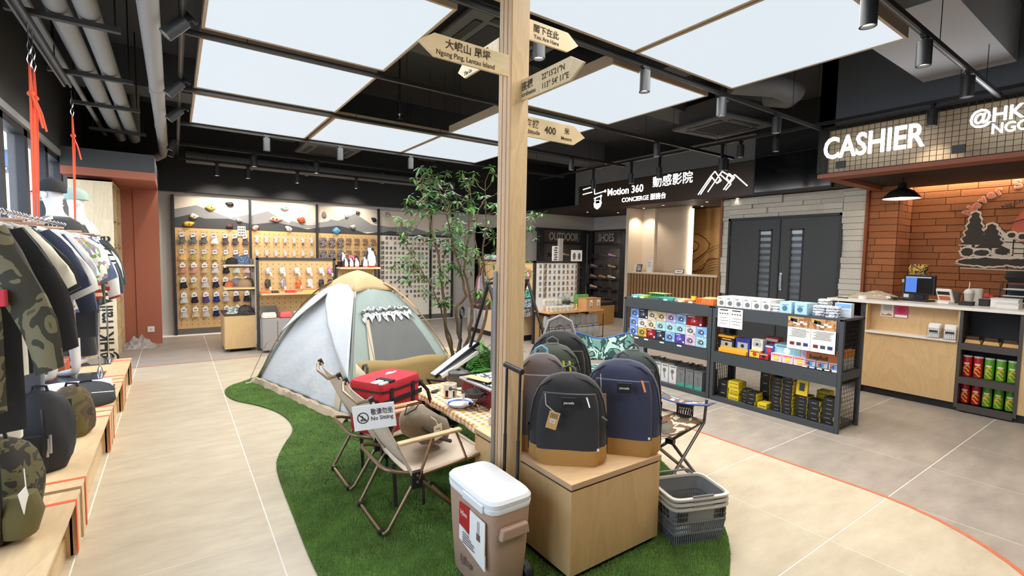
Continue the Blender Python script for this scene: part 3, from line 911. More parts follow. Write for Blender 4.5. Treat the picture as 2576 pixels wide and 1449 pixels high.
# ------------------------------------------------------------------ cashier: bulkhead, caged sign, counter
struct('wall_bulkhead', MB().bx(6.66, Y0, 3.14, 6.8, 2.88, ZC), M('slate_paint', (92, 96, 104), .8))
struct('trim_8', MB().bx(7.95, 2.5, 2.6, 8.2, 4.4, ZC).bx(6.66, 2.7, 2.6, 8.0, 2.88, ZC), DARK)
struct('ceiling_cashier', MB().bx(6.6, Y0, 2.53, 8.36, 2.72, 2.6), DARK)
FR = M('terracotta_trim', (150, 88, 66), .6)
struct('trim_9', MB().bx(6.36, Y0, 2.485, 6.62, 2.74, 2.53).bx(6.62, 2.6, 2.485, 7.96, 2.74, 2.53), FR)
lamp('cove_light', 'AREA', (8.46, .9, 2.6), 16, (1, .8, .56), (.08, 3.0))
cg = T('cashier_sign', 'long wire-caged overhead sign with glowing white cashier lettering', 'sign', (6.38, 0, 2.54))
obj('backing_board', MB().bx(.2, -2.3, 0, .23, 2.72, .54), wood('cage_board', (168, 150, 122), 1, .08), cg)
w_ = MB()
for k in range(92):
 y = 2.74 - k * .055
 w_.bx(-.0022, y - .0022, 0, .0022, y + .0022, .54)
for k in range(11):
 z = k * .054
 w_.bx(-.0022, -2.3, z - .0022, .0022, 2.74, z + .0022)
for k in range(10):
 w_.bx(0, 2.738, k * .06, .2, 2.742, k * .06 + .004)
for k in range(4):
 w_.bx(.04 + k * .05, 2.738, 0, .044 + k * .05, 2.742, .54)
 w_.bx(.04 + k * .05, -2.3, .0, .044 + k * .05, 2.74, .004)
 w_.bx(.04 + k * .05, -2.3, .536, .044 + k * .05, 2.74, .54)
for k in range(92):
 y = 2.74 - k * .055
 w_.bx(0, y - .002, 0, .2, y + .002, .004)
o = obj('wire_mesh', w_, M('cage_wire', (58, 52, 44), .5, .5), cg)
o['kind'] = 'stuff'
text('CASHIER', .345, GLOW, (-.02, 2.69, .165), uu, vv, cg, depth=.02, bold=.016, align='LEFT', squeeze=.70)
text('@HKTrailWarehouse', .18, GLOW, (-.02, 1.405, .30), uu, vv, cg, depth=.02, bold=.014, align='LEFT', squeeze=.86)
text('NGONG PING', .13, GLOW, (-.02, 1.245, .185), uu, vv, cg, depth=.02, bold=.014, align='LEFT', squeeze=.86)
for y, z in ((2.5, .04), (1.47, .045)):
 obj('junction_box', MB().bx(-.02, y - .05, z, .0, y + .05, z + .08), BLK, cg)
lamp('sign_spill', 'AREA', (6.36, 1.6, 2.84), 5, (.9, .95, 1), (.3, 2), rot=(0, PI / 2, 0))
pd = T('pendant_lamp', 'black metal pendant lamp with white inside hanging over the counter', 'pendant lamp', (7.3, 2.18, 2.275))
obj('shade', MB().lathe([(.19, 0), (.188, .012), (.12, .09), (.05, .125), (.035, .2), (.0, .205)], 28, cap=False), M('lamp_black', (40, 36, 32), .4), pd, smooth=True)
obj('inner_shade', MB().lathe([(.186, .002), (.115, .083), (.0, .115)], 28, cap=False), M('lamp_white', (235, 228, 212), .5), pd, smooth=True)
obj('bulb', MB().ball((0, 0, .035), .035), M('bulb_glow', (255, 244, 222), .4, emit=8), pd, smooth=True)
obj('cord', MB().cyl((0, 0, .2), (0, 0, .255), .008), BLK, pd)
lamp('pendant_bulb', 'POINT', (7.3, 2.18, 2.28), 14, (1, .85, .65), radius=.05)
tv = T('television', 'dark wall television above the stone wall, left of the cashier sign', 'television', (7.7, 3.68, 2.85))
obj('screen', MB().bx(-.03, -.55, -.27, -.025, .55, .27), M('tv_glass', (14, 16, 20), .12), tv)
obj('bezel', MB().bx(-.028, -.57, -.3, .02, .57, .29), BLK, tv, bev=.004)
obj('mount', MB().bx(.02, -.1, -.08, .26, .1, .08), BLK, tv)
CT = T('cashier_counter', 'long birch plywood cashier counter with a white top and a dark kickboard', 'counter', (6.5, 0, 0))
CW = M('counter_white', (240, 234, 224), .35)
CP = wood('counter_ply', (214, 178, 128), 2, .1)
obj('countertop', MB().bx(-.03, -2, 1.03, 1.05, 2.6, 1.06), CW, CT, bev=.004)
obj('front_panel', MB().bx(0, 1.39, .08, .03, 2.2, .7), CP, CT)
obj('recess_panel', MB().bx(.12, 1.39, .7, .14, 2.2, 1.03).bx(0, 2.185, .7, .12, 2.2, 1.03).bx(0, 1.385, .7, .12, 1.4, 1.03), CP, CT)
obj('ledge', MB().bx(-.03, 1.4, .7, .13, 2.185, .722), CW, CT)
obj('end_panel', MB().bx(.0, 2.2, .0, .7, 2.25, 1.03), M('counter_dark', (48, 49, 52), .6), CT)
obj('side_leg', MB().bx(.05, 2.44, .0, .68, 2.5, 1.03), M('counter_dark', (48, 49, 52), .6), CT)
obj('kickboard', MB().bx(.03, -2, 0, .6, 2.2, .08), BLK, CT)
obj('wood_panel', MB().bx(0, -2, .08, .03, .935, 1.03), CP, CT)
obj('back_panel', MB().bx(.66, -2, .08, .7, 2.2, 1.03), M('counter_dark', (48, 49, 52), .6), CT)
ds = T('snack_shelf', 'dark open snack shelf built into the counter front', 'shelf', (6.5, 1.16, 0))
DSM = M('shelf_laminate', (72, 66, 63), .6)
obj('side_panel', MB().bx(-.01, .2, .04, .3, .225, 1.03), DSM, ds)
obj('side_panel', MB().bx(-.01, -.225, .04, .3, -.2, 1.03), DSM, ds)
obj('back_panel', MB().bx(.28, -.2, .04, .3, .2, 1.03), M('shelf_back', (44, 45, 48), .7), ds)
for z in (.08, .355, .70):
 obj('shelf', MB().bx(-.012, -.2, z - .065, .28, .2, z), DSM, ds)
def snack_can(y, z, red, label, grp):
 t = T('snack_can', label, 'can', (6.6, y, z), 0, grp)
 col = (188, 30, 34) if red else (92, 160, 44)
 obj('body', MB().lathe([(.035, .002), (.036, .006), (.036, .2), (.035, .204)], 18), M('can_red' if red else 'can_green', col, .35), t, smooth=True)
 obj('lid', MB().lathe([(.0365, .2), (.0375, .203), (.0375, .214), (.034, .216), (.0, .215)], 18, cap=False), M('can_lid', (226, 224, 216), .4), t, smooth=True)
 b = MB()
 for k in range(3):
  R_ = [[(-.0364 * math.cos(a), .0364 * math.sin(a), zz + .018 * math.sin(a * 3 + k)) for zz in (.03 + .03 * k, .045 + .03 * k)] for a in [(-.7 + 1.4 * q / 8) for q in range(9)]]
  b.grid(R_)
 obj('printed_chips', b, M('chip_yellow', (228, 178, 60), .5), t)
 b = MB()
 b.grid([[(-.0363 * math.cos(a), .0363 * math.sin(a), zz) for zz in (.125, .142)] for a in [(-.6 + 1.2 * q / 8) for q in range(9)]])
 obj('printed_band', b, M('can_band', (240, 224, 206), .5), t)
for r_, z in enumerate((.357, .082)):
 for k in range(5):
  snack_can(1.325 - .082 * k, z, k < 2, '%s tube snack can, %s from left on the %s snack shelf' % ('red' if k < 2 else 'green', ORD[k], ('middle', 'bottom')[r_]), 'tube snack cans')
for k in range(3):
 t = T('sandwich_box', 'brown boxed snack with a clear lid on the top snack shelf, %s from the left' % ORD[k], 'food box', (6.6, 1.29 - .135 * k, .702), 0, 'boxed snacks')
 obj('tray', MB().prism([(-.06, 0), (.06, 0), (.05, .035), (-.05, .035)], (.06, 0, 0), (0, -1, 0), (0, 0, 1), .12), M('kraft_tray', (224, 176, 116), .8), t)
 obj('clear_lid', MB().prism([(-.05, .036), (.05, .036), (.045, .07), (-.045, .07)], (.06, 0, 0), (0, -1, 0), (0, 0, 1), .12), glass('lid_clear', (120, 100, 80), .45, .1), t)
for k, (y, dark) in enumerate(((1.58, 0), (1.45, 1))):
 t = T('wire_basket', 'chrome wire basket of white packets on the counter ledge, %s one' % ('left', 'right')[k], 'basket', (6.49, y, .722), 0)
 b = MB()
 for q in range(7):
  b.cyl((-.03, -.05 + .0167 * q, 0), (-.03, -.05 + .0167 * q, .1), .0012, n=4)
 for z in (.0, .05, .1):
  b.tube([(-.03, -.05, z), (-.03, .05, z), (.07, .05, z), (.07, -.05, z)], .0015, 4, closed=True)
 obj('wires', b, CHROME, t)
 for q in range(4):
  pk = T('snack_packet', 'white paper packet in the %s wire basket, %s from the front' % (('left', 'right')[k], ORD[q]), 'packet', (6.475 + .022 * q, y, .726), 0, 'white packets in wire baskets')
  obj('bag', MB().loft([sup(.002, .045, 12, 3, 0, 0, 0), sup(.009, .046, 12, 3, 0, 0, .05), sup(.008, .046, 12, 3, .003, 0, .1), sup(.002, .046, 12, 3, .006, 0, .135 + .012 * hash2(q, k))]), PAPER, pk, smooth=True)
  if q == 0:
   obj('printed_band', MB().bx(-.011, -.035, .055, -.0095, .035, .075), INK, pk)
for y0, y1, k in ((1.973, 2.097, 0), (1.839, 1.968, 1)):
 t = T('notice', ('white printed notice', 'magenta printed notice')[k] + ' taped under the counter top', 'notice', (6.615, (y0 + y1) / 2, .885))
 obj('sheet', MB().bx(-.002, -.06, 0, 0, .06, .16), PAPER if k == 0 else M('magenta_print', (206, 70, 128), .6), t)
 if k == 0:
  b = MB()
  for q in range(7):
   b.bx(-.0026, -.045, .14 - q * .011, -.0018, .045 - .02 * hash2(q), .144 - q * .011)
  obj('printed_lines', b, M('soft_print', (120, 116, 110), .8), t)
  obj('printed_picture', MB().prism([(-.05, .01), (.05, .01), (.045, .03), (.02, .04), (-.02, .02), (-.05, .035)], (-.002, 0, 0), (0, -1, 0), (0, 0, 1), .0006), M('warm_print', (190, 120, 70), .8), t)
 else:
  obj('printed_ring', MB().lathe([(.026, -.0026), (.036, -.0026), (.036, -.0018), (.026, -.0018)], 20, 0, (0, 0, .085), 0), M('ring_print', (214, 34, 60), .6), t)
  obj('printed_panel', MB().bx(-.0027, -.055, .004, -.0019, .055, .032).bx(-.0027, -.04, .135, -.0019, .04, .14), PAPER, t)
  text('Z', .04, M('ring_print', (214, 34, 60), .6), (-.0028, 0, .071), uu, vv, t, depth=.0005, bold=.03)
# things on the counter
mo = T('monitor', 'black till monitor showing a half blue screen', 'monitor', (7.0, 1.86, 1.06), -.25)
obj('bezel', MB().bx(-.02, -.155, .075, .015, .155, .3), BLK, mo, bev=.005)
obj('screen', MB().bx(-.0215, -.14, .09, -.02, .14, .285), M('screen_black', (10, 12, 16), .2), mo)
obj('screen_window', MB().bx(-.0225, .02, .1, -.0213, .135, .265), M('screen_blue', (84, 132, 226), .4, emit=.75), mo)
obj('screen_bar', MB().bx(-.0225, -.12, .265, -.0213, .135, .28), M('screen_pale', (190, 200, 214), .4, emit=.5), mo)
obj('stand', MB().bx(-.01, -.05, 0, .02, .05, .1).bx(-.09, -.12, 0, .08, .12, .02), BLK, mo, bev=.003)
cr = T('card_reader', 'white tilted card terminal with an orange screen on the counter', 'card terminal', (6.86, 1.6, 1.06), -.3)
R_ = Matrix.Rotation(-.45, 3, 'Y')
obj('body', MB().box((0, 0, .09), (.03, .145, .16), 0, R_), WHITE, cr, bev=.012)
obj('base', MB().bx(-.03, -.055, 0, .07, .055, .03), WHITE, cr, bev=.006)
obj('display', MB().box(R_ @ Vector((-.0155, 0, .035)) + Vector((0, 0, .09)), (.002, .115, .04), 0, R_), M('display_black', (18, 16, 20), .2), cr)
obj('menu_panel', MB().box(R_ @ Vector((-.0155, 0, -.025)) + Vector((0, 0, .09)), (.002, .105, .05), 0, R_), M('menu_orange', (222, 110, 66), .4, emit=.4), cr)
cu = T('drink_cup', 'pale paper cup with a dome lid and straw on the counter', 'cup', (7.05, 1.45, 1.06))
obj('cup', MB().lathe([(.028, 0), (.04, .12), (.042, .122)], 20), M('cup_pale', (226, 218, 204), .6), cu, smooth=True)
obj('lid', MB().lathe([(.043, .12), (.043, .13), (.032, .155), (.012, .168)], 20), M('lid_pale', (236, 232, 226), .3), cu, smooth=True)
obj('straw', MB().cyl((0, 0, .15), (.006, 0, .24), .004), WHITE, cu)
tag(obj('paper_canister', MB().lathe([(.05, 0), (.05, .17), (.046, .172), (0, .172)], 20, 0, (7.12, 1.4, 1.06), cap=False), M('cup_pale', (226, 218, 204), .6), smooth=True), 'plain white paper canister behind the dome-lidded cup', 'canister')
tag(obj('grey_cup', MB().lathe([(.03, 0), (.038, .12), (.036, .12), (.028, .004)], 18, 0, (7.1, 1.56, 1.06), cap=False), M('cup_grey', (84, 80, 78), .6), smooth=True), 'dark grey cup left of the dome-lidded cup', 'cup')
ch = T('crisp_bag', 'black and gold crisp bag standing behind the till monitor', 'bag', (7.35, 1.98, 1.30))
obj('bag', MB().loft([sup(.006, .08, 14, 3, 0, 0, 0), sup(.04, .085, 14, 3, 0, 0, .05), sup(.04, .09, 14, 3, 0, 0, .12), sup(.004, .1, 14, 3, 0, 0, .18)]), camo('crisp_print', [(24, 22, 20), (24, 22, 20), (196, 160, 70), (60, 50, 30)], 22), ch, smooth=True)
bxm = T('till_printer', 'dark receipt printer box that carries the crisp bag', 'printer', (7.35, 1.98, 1.06))
obj('case', MB().bx(-.08, -.1, 0, .08, .12, .24), M('printer_grey', (60, 60, 62), .5), bxm, bev=.006)
obj('paper_slip', MB().bx(-.085, .05, .02, -.081, .1, .2), PAPER, bxm)
obj('cover', MB().bx(-.085, -.105, .2, .085, .125, .238), M('printer_lid', (190, 190, 190), .5), bxm)
pb = T('parcel_bag', 'shiny clear parcel bag lying on the far end of the counter', 'bag', (6.95, 2.28, 1.06))
P = [[(.32 * (i / 14 - .5), .5 * (j / 14 - .5), .006 + .085 * math.sin(PI * i / 14) ** .6 * math.sin(PI * j / 14) ** .6 * (.6 + .5 * hash2(i, j))) for j in range(15)] for i in range(15)]
obj('film', MB().grid(P), glass('bag_film', (226, 212, 190), .62, .12), pb)
obj('contents', MB().loft([sup(.1, .2, 16, 3, 0, 0, 0), sup(.11, .2, 16, 3, 0, 0, .025), sup(.06, .14, 16, 3, 0, 0, .045)]), M('parcel_tan', (206, 182, 150), .7), pb, smooth=True)
tag(obj('tape_roll', MB().lathe([(.03, 0), (.045, 0), (.045, .04), (.03, .04), (.03, 0)], 22, 0, (6.68, 2.3, 1.06), cap=False), WHITE, smooth=True), 'white tape roll at the front edge of the counter', 'tape')
tag(obj('phone', MB().bx(6.56, 2.42, 1.06, 6.6, 2.52, 1.07), BLK, bev=.003), 'black phone lying at the left end of the counter', 'phone')
kb = T('cable_clutter', 'tangle of black cables beside the parcel bag', 'cables', (6.85, 2.05, 1.06))
b = MB()
for q in range(6):
 pts = [(.07 * math.cos(a + q) * (.5 + .5 * hash2(q, i)), .1 * math.sin(a * 1.3 + q) * (.5 + .5 * hash2(i, q)), .01 + .03 * hash2(i, q + 3)) for i, a in enumerate([k * .6 for k in range(12)])]
 b.tube(pts, .004, 5)
obj('cables', b, BLK, kb, smooth=True)
for q, (x, y, lab, c_, s_) in enumerate(((6.85, 1.42, 'black card swiper beside the terminal', (28, 28, 30), (.1, .11, .04)), (6.95, 1.3, 'black square holder right of the card swiper', (30, 30, 32), (.08, .08, .07)), (6.85, 1.1, 'stack of white boxes at the right end of the counter', (235, 232, 226), (.2, .16, .05)), (6.95, 1.14, 'white carton behind the stack of boxes', (236, 234, 230), (.2, .2, .09)))):
 t = T(('card_swiper', 'holder', 'carton', 'carton')[q], lab, ('card reader', 'holder', 'box', 'box')[q], (x, y, 1.06))
 obj('body', MB().bx(-s_[0] / 2, -s_[1] / 2, 0, s_[0] / 2, s_[1] / 2, s_[2]), M('counter_item_%d' % q, c_, .5), t, bev=.005)
 obj('top_lid', MB().bx(-s_[0] / 2 - .003, -s_[1] / 2 - .003, s_[2] - .012, s_[0] / 2 + .003, s_[1] / 2 + .003, s_[2] + .002), M('counter_lid_%d' % q, tuple(max(0, v - 18) for v in c_), .5), t, bev=.003)
ph = T('document_tray', 'stack of black document trays at the right edge of the counter', 'tray', (7.35, 1.08, 1.06))
for q in range(3):
 obj('tray', MB().bx(-.15, -.16, .02 + .07 * q, .15, .16, .03 + .07 * q).bx(.14, -.16, .03 + .07 * q, .15, .16, .08 + .07 * q), BLK, ph)
 obj('papers', MB().bx(-.13, -.14, .031 + .07 * q, .12, .14, .04 + .07 * q), PAPER, ph)
obj('post', MB().bx(-.15, -.16, 0, -.14, -.15, .24).bx(-.15, .15, 0, -.14, .16, .24).bx(.14, .15, 0, .15, .16, .24).bx(.14, -.16, 0, .15, -.15, .24), BLK, ph)
tag(obj('black_bag', MB().loft([sup(.1, .12, 16, 2.5, 7.35, 1.08, 1.31), sup(.12, .14, 16, 2.5, 7.35, 1.1, 1.36), sup(.08, .1, 16, 2.5, 7.35, 1.1, 1.43)]), M('black_cloth', (22, 22, 24), .8, bump=.3), smooth=True), 'soft black bag lying on the document trays', 'bag')
fl_ = T('keepsake', 'small red and orange keepsake figure holder behind the card swiper', 'ornament', (7.1, 1.3, 1.06))
obj('bag', MB().loft([sup(.03, .04, 12, 3, 0, 0, 0), sup(.034, .044, 12, 3, 0, 0, .07)]), M('keepsake_blue', (190, 200, 214), .5), fl_, smooth=True)
obj('ribbon', MB().ball((0, .015, .1), (.015, .03, .03)).ball((0, -.02, .09), (.014, .02, .02)), M('ribbon_red', (200, 60, 50), .6), fl_, smooth=True)
# painted picture on the brick wall: trees, mountains, red sun, curved lettering
mu = T('wall_mural', 'painted tree, mountain and sun emblem with curved red lettering on the brick wall', 'mural', (8.525, 0, 0))
MD, MW, MR = M('mural_dark', (62, 56, 52), .8), M('mural_white', (226, 212, 194), .8), M('mural_red', (204, 104, 84), .8)
def cloud(cy, cz, ry, rz, n=44, jag=.1, seed=0):
 return [(cy + ry * (1 + jag * (hash2(k, seed) - .5) * 2 * (k % 2)) * math.cos(2 * PI * k / n), cz + rz * (1 + jag * (hash2(k, seed + 1) - .5) * 2 * (k % 2)) * math.sin(2 * PI * k / n)) for k in range(n)]
sun = MB().prism([(1.43 - .42 + .4 * math.cos(2 * PI * k / 40), 1.9 + .4 * math.sin(2 * PI * k / 40)) for k in range(40)], (0, 0, 0), (0, 1, 0), (0, 0, 1), -.002)
obj('sun', sun, MR, mu)
mnt = MB().prism([(1.85, 1.68), (1.55, 2.0), (1.47, 1.92), (1.36, 1.8), (1.2, 1.66), (1.0, 1.6), (1.0, 1.5), (1.85, 1.6)], (-.003, 0, 0), (0, 1, 0), (0, 0, 1), -.002)
obj('mountain', mnt, MW, mu)
b = MB()
for a, c_ in (((1.55, 2.0), (1.62, 1.82)), ((1.55, 2.0), (1.47, 1.8)), ((1.5, 1.95), (1.36, 1.78)), ((1.6, 1.93), (1.66, 1.82)), ((1.5, 1.78), (1.0, 1.74)), ((1.5, 1.7), (1.0, 1.68)), ((1.5, 1.78), (1.5, 1.62)), ((1.38, 1.82), (1.38, 1.6)), ((1.28, 1.8), (1.28, 1.58)), ((1.5, 1.64), (1.0, 1.62)), ((1.45, 2.0), (.9, 2.2))):
 b.bar((-.006, a[0], a[1]), (-.006, c_[0], c_[1]), .012, .002, up=(1, 0, 0))
obj('line_work', b, MD, mu)
for nm_, mt, e_, off in (('white_outline', MW, .022, -.007), ('dark_foliage', MD, 0, -.009)):
 b = MB()
 for cy, z0, z1, wb, nt_, sd in ((1.745, 1.74, 2.14, .125, 5, 1), (1.585, 1.70, 1.98, .135, 4, 2)):
  lo, hi = [], []
  for q in range(nt_ * 2 + 1):
   u = q / (nt_ * 2)
   wq = wb * (1 - .72 * u) * (1.12 if q % 2 == 0 else .8) + e_ * .7
   zz = lerp(z0 - e_ * .6, z1 + e_, u)
   lo.append((cy - wq, zz)); hi.append((cy + wq, zz + .012 * hash2(q, sd)))
  b.prism(lo + [(cy, z1 + .03 + e_)] + hi[::-1], (off - .0003 * sd, 0, 0), (0, 1, 0), (0, 0, 1), -.001)
 for cy, cz, ry, rz, sd in ((1.80, 1.65, .06, .055, 6), (1.66, 1.64, .07, .04, 7), (1.47, 1.66, .07, .045, 8), (1.62, 1.525, .27, .05, 9), (1.3, 1.525, .16, .045, 10), (1.4, 1.86, .035, .03, 11), (1.3, 1.84, .04, .035, 12)):
  b.prism(cloud(cy, cz, ry + e_, rz + e_, 44, .2, sd), (off - .0003 * sd, 0, 0), (0, 1, 0), (0, 0, 1), -.001)
 for y0 in (1.745, 1.585):
  b.bar((off, y0, 1.53), (off, y0, 1.76), .03 + 2 * e_ * .6, .001, up=(1, 0, 0))
 obj(nm_, b, mt, mu)
obj('ground_line', MB().bar((-.008, 1.86, 1.44), (-.008, 1.2, 1.42), .012, .002, up=(1, 0, 0)), MW, mu)
for s_, rad, hgt, mt, stp, st, c0 in (('Never Stop', .62, .145, MR, 7.6, 148, (1.24, 1.83)), ('Ngong Ping', .43, .08, MD, 6.2, 122, (1.24, 1.83))):
 for k, chx in enumerate(s_):
  if chx == ' ':
   continue
  a = math.radians(st - k * stp)
  pz = c0[1] + rad * math.sin(a)
  py = c0[0] + rad * -math.cos(a)
  if py < .95:
   continue
  tu = Vector((0, -math.sin(a), -math.cos(a)))
  tv_ = Vector((0, -math.cos(a), math.sin(a)))
  if hgt > .1:
   text(chx, hgt, MW, (-.006, py, pz), tu, tv_, mu, depth=.001, bold=.06, name='letter_edge')
  text(chx, hgt, mt, (-.009, py, pz), tu, tv_, mu, depth=.001, bold=.022, name='letter')
# ------------------------------------------------------------------ peg wall at the back
PEG = wood('peg_ply', (214, 176, 122), 2, .06)
POSTM = M('post_black', (36, 38, 41), .55)
bays = [(.02, 1.165), (1.205, 2.36), (2.40, 3.63), (3.67, 4.86), (4.90, 5.42)]
blab = ['left bay of the sock wall with plywood peg board', 'second bay of the sock wall holding small white cards', 'third bay of the sock wall holding dark pouches', 'fourth bay holding the white magnet board behind the tree', 'narrow right bay holding round magnets behind the tree']
HOLE = M('peg_hole', (34, 26, 20), .9)
GR = [M('mural_light_grey', (196, 192, 188), .8), M('mural_mid_grey', (136, 136, 138), .8), M('mural_dark_grey', (66, 67, 70), .8)]
MURALS = [
 [(0, [(.55, .27), (.75, .33), (1.0, .26), (.85, .2), (.7, .2)]), (1, [(0, .31), (.32, .4), (.85, .2), (1.145, .29), (1.145, .12), (0, .1)]), (2, [(0, .16), (.22, .23), (.45, .17), (.8, .19), (1.145, .12), (1.145, 0), (0, 0)])],
 [(0, [(.5, .28), (.75, .32), (1.155, .22), (1.155, .18), (.7, .16)]), (1, [(0, .27), (.28, .37), (.65, .16), (.7, .21), (1.0, .14), (1.155, .16), (1.155, .08), (0, .1)]), (2, [(0, .1), (.4, .17), (1.0, .06), (1.155, .09), (1.155, 0), (0, 0)])],
 [(0, [(0, .2), (.1, .24), (.3, .2)]), (1, [(0, .2), (.2, .24), (.25, .28), (.4, .26), (.75, .43), (1.1, .22), (1.23, .2), (1.23, .06), (0, .05)]), (2, [(0, .1), (.4, .16), (.7, .1), (1.0, .02), (1.23, .06), (1.23, 0), (0, 0)])],
 [(1, [(0, .21), (.25, .18), (.7, .22), (1.19, .1), (1.19, .04), (0, .02)]), (2, [(0, .04), (.25, .1), (.7, .03), (1.19, .06), (1.19, 0), (0, 0)])],
 [(1, [(0, .1), (.52, .2), (.52, 0), (0, 0)]), (2, [(0, .06), (.52, .04), (.52, 0), (0, 0)])]]
for k, ((x0, x1), lb) in enumerate(zip(bays, blab)):
 t = T('display_bay', lb, 'display wall', (x0, 10.33, 0), 0)
 w_ = x1 - x0
 obj('peg_board', MB().bx(0, 0, .1, w_, .02, 1.895), PEG if k < 3 else M('magnet_board', (240, 232, 218), .6), t)
 obj('kick_panel', MB().bx(0, -.01, 0, w_, .02, .1), M('kick_grey', (96, 92, 90), .7), t)
 obj('mural_panel', MB().bx(0, .0, 1.9, w_, .02, 2.43), M('mural_white', (226, 222, 216), .7), t)
 for q, (ci, pl_) in enumerate(MURALS[k]):
  obj('mountain_shape', MB().prism([(a, b_) for a, b_ in pl_], (0, -.001 - .002 * q, 1.9), (1, 0, 0), (0, 0, 1), .002), GR[ci], t)
 ps = MB().bx(-.042, -.05, 0, -.002, .02, 2.46)
 if k == 4:
  ps.bx(w_, -.05, 0, w_ + .04, .02, 2.46)
 obj('post', ps, POSTM, t)
 if k < 3:
  hb_ = MB()
  for i in range(int(w_ / .083)):
   for j in range(22):
    z = .17 + j * .079
    hb_.box((.055 + i * .083, -.0005, z), (.012, .002, .012))
  o = obj('peg_holes', hb_, HOLE, t); o['kind'] = 'stuff'
# climbing holds screwed on the mural
HOLDS = [(.22, 1.96, (232, 184, 60), 'yellow bean-shaped', .08, .055), (.30, 2.10, (226, 208, 190), 'cream notched', .06, .05), (.56, 2.27, (206, 184, 104), 'mustard triangular', .07, .055), (.86, 2.35, (26, 24, 24), 'glossy black round', .065, .05), (1.0, 2.07, (196, 204, 186), 'pale green oval', .05, .035), (.85, 1.95, (92, 56, 48), 'dark brown pointed', .07, .035), (1.27, 1.94, (214, 160, 142), 'pink slanted', .055, .06), (1.62, 2.12, (212, 150, 132), 'pink two-holed', .1, .055), (1.79, 2.35, (216, 208, 200), 'white swirled', .06, .05), (2.09, 2.13, (206, 86, 50), 'orange ringed', .07, .07), (1.85, 1.95, (232, 226, 220), 'white hollowed', .065, .055), (2.52, 2.26, (150, 140, 132), 'taupe round', .055, .06), (2.98, 2.28, (210, 206, 200), 'pale crescent', .045, .06), (3.2, 2.35, (110, 62, 50), 'small brown', .04, .04), (2.76, 1.95, (96, 160, 204), 'blue curved', .07, .065), (3.1, 2.05, (206, 210, 196), 'pale sage oval', .055, .045), (3.55, 2.22, (24, 24, 26), 'matt black knobbed', .055, .055), (3.85, 2.35, (206, 196, 184), 'cream ringed', .065, .05), (4.2, 1.93, (196, 74, 44), 'red-orange low', .055, .04), (4.45, 2.06, (190, 200, 150), 'lime green slanted', .06, .04)]
for k, (x, z, c_, nm_, rx, rz_) in enumerate(HOLDS):
 t = T('climbing_hold', nm_ + ' climbing hold screwed on the mountain mural', 'climbing hold', (x, 10.32, z))
 rg = []
 for d_, s_ in ((0, 1.0), (.025, .92), (.045, .62), (.052, .3)):
  rg.append([(rx * s_ * math.cos(a) * (1 + .22 * math.sin(2 * a + k) + .12 * math.sin(3 * a + 2 * k)), -d_, rz_ * s_ * math.sin(a) * (1 + .18 * math.cos(2 * a + k * 2))) for a in [2 * PI * q / 18 for q in range(18)]])
 obj('body', MB().loft(rg), M('hold_%d' % k, c_, .35 if k == 3 else .6, bump=.15, bscale=60), t, smooth=True)
 obj('bolt', MB().cyl((rx * .12, -.051, 0), (rx * .12, -.056, 0), rx * .16, n=10), INK, t)
 if 'two' in nm_ or 'ring' in nm_:
  obj('hollow', MB().cyl((-rx * .45, -.04, .005), (-rx * .45, -.05, .005), rx * .2, n=10), M('hold_shadow', (90, 50, 42), .8), t)
# socks on cards
SW = (232, 230, 226)
sock_rows = [
 [((60, 60, 58), 1)] * 3 + [((222, 216, 206), 1)] + [((44, 30, 40), 2)] * 3,
 [((206, 150, 70), 2)] + [((150, 130, 60), 1)] * 4 + [((70, 60, 80), 1)] * 2,
 [((222, 150, 130), 3), ((226, 160, 150), 3), ((226, 196, 150), 3), (SW, 3), ((28, 28, 30), 4), ((210, 224, 214), 3), ((226, 190, 196), 3)],
 [((34, 34, 36), 3), ((228, 200, 140), 3), (SW, 3), ((34, 40, 74), 3), ((26, 26, 28), 3), ((200, 200, 200), 3), ((180, 180, 186), 3)],
 [(SW, 3), ((28, 28, 30), 3), ((96, 62, 140), 3), ((34, 50, 132), 4), ((226, 214, 202), 5), ((60, 58, 58), 4), ((30, 30, 32), 3)],
 [(SW, 3), ((232, 214, 176), 3), (SW, 4), ((28, 40, 100), 3), ((40, 40, 42), 3), ((206, 214, 204), 3), ((220, 216, 210), 3)]]
cword = {1: 'printed', 2: 'fuzzy', 3: 'ankle', 4: 'striped-top', 5: 'crossed'}
def sock_outline(s=1.0):
 return [(-.032, 0), (.032, 0), (.034, -.07), (.05, -.105), (.055, -.135), (.03, -.15), (-.005, -.135), (-.035, -.15), (-.05, -.12), (-.036, -.07)]
sk_me = {}
cardm = [mesh_of(MB().prism([(-.034, 0), (.034, 0), (.036, -.07), (-.034, -.085)], (0, 0, 0), (1, 0, 0), (0, 0, 1), .012), M('sock_card', (206, 208, 212), .6)), mesh_of(MB().prism([(-.04, -.025), (-.04, 0), (-.02, 0), (-.018, .022), (.02, .022), (.022, 0), (.042, 0), (.042, -.06), (-.04, -.075)], (0, 0, 0), (1, 0, 0), (0, 0, 1), .012), M('sock_card_white', (230, 226, 220), .6))]
band = mesh_of(MB().bx(-.026, -.014, -.034, .024, -.0125, -.026).bx(-.02, -.014, -.046, .014, -.0125, -.041), INK)
peg_me = mesh_of(MB().cyl((0, .05, .012), (0, -.03, .012), .0035, n=6).cyl((0, -.03, .012), (0, -.03, .03), .0035, n=6), STEEL)
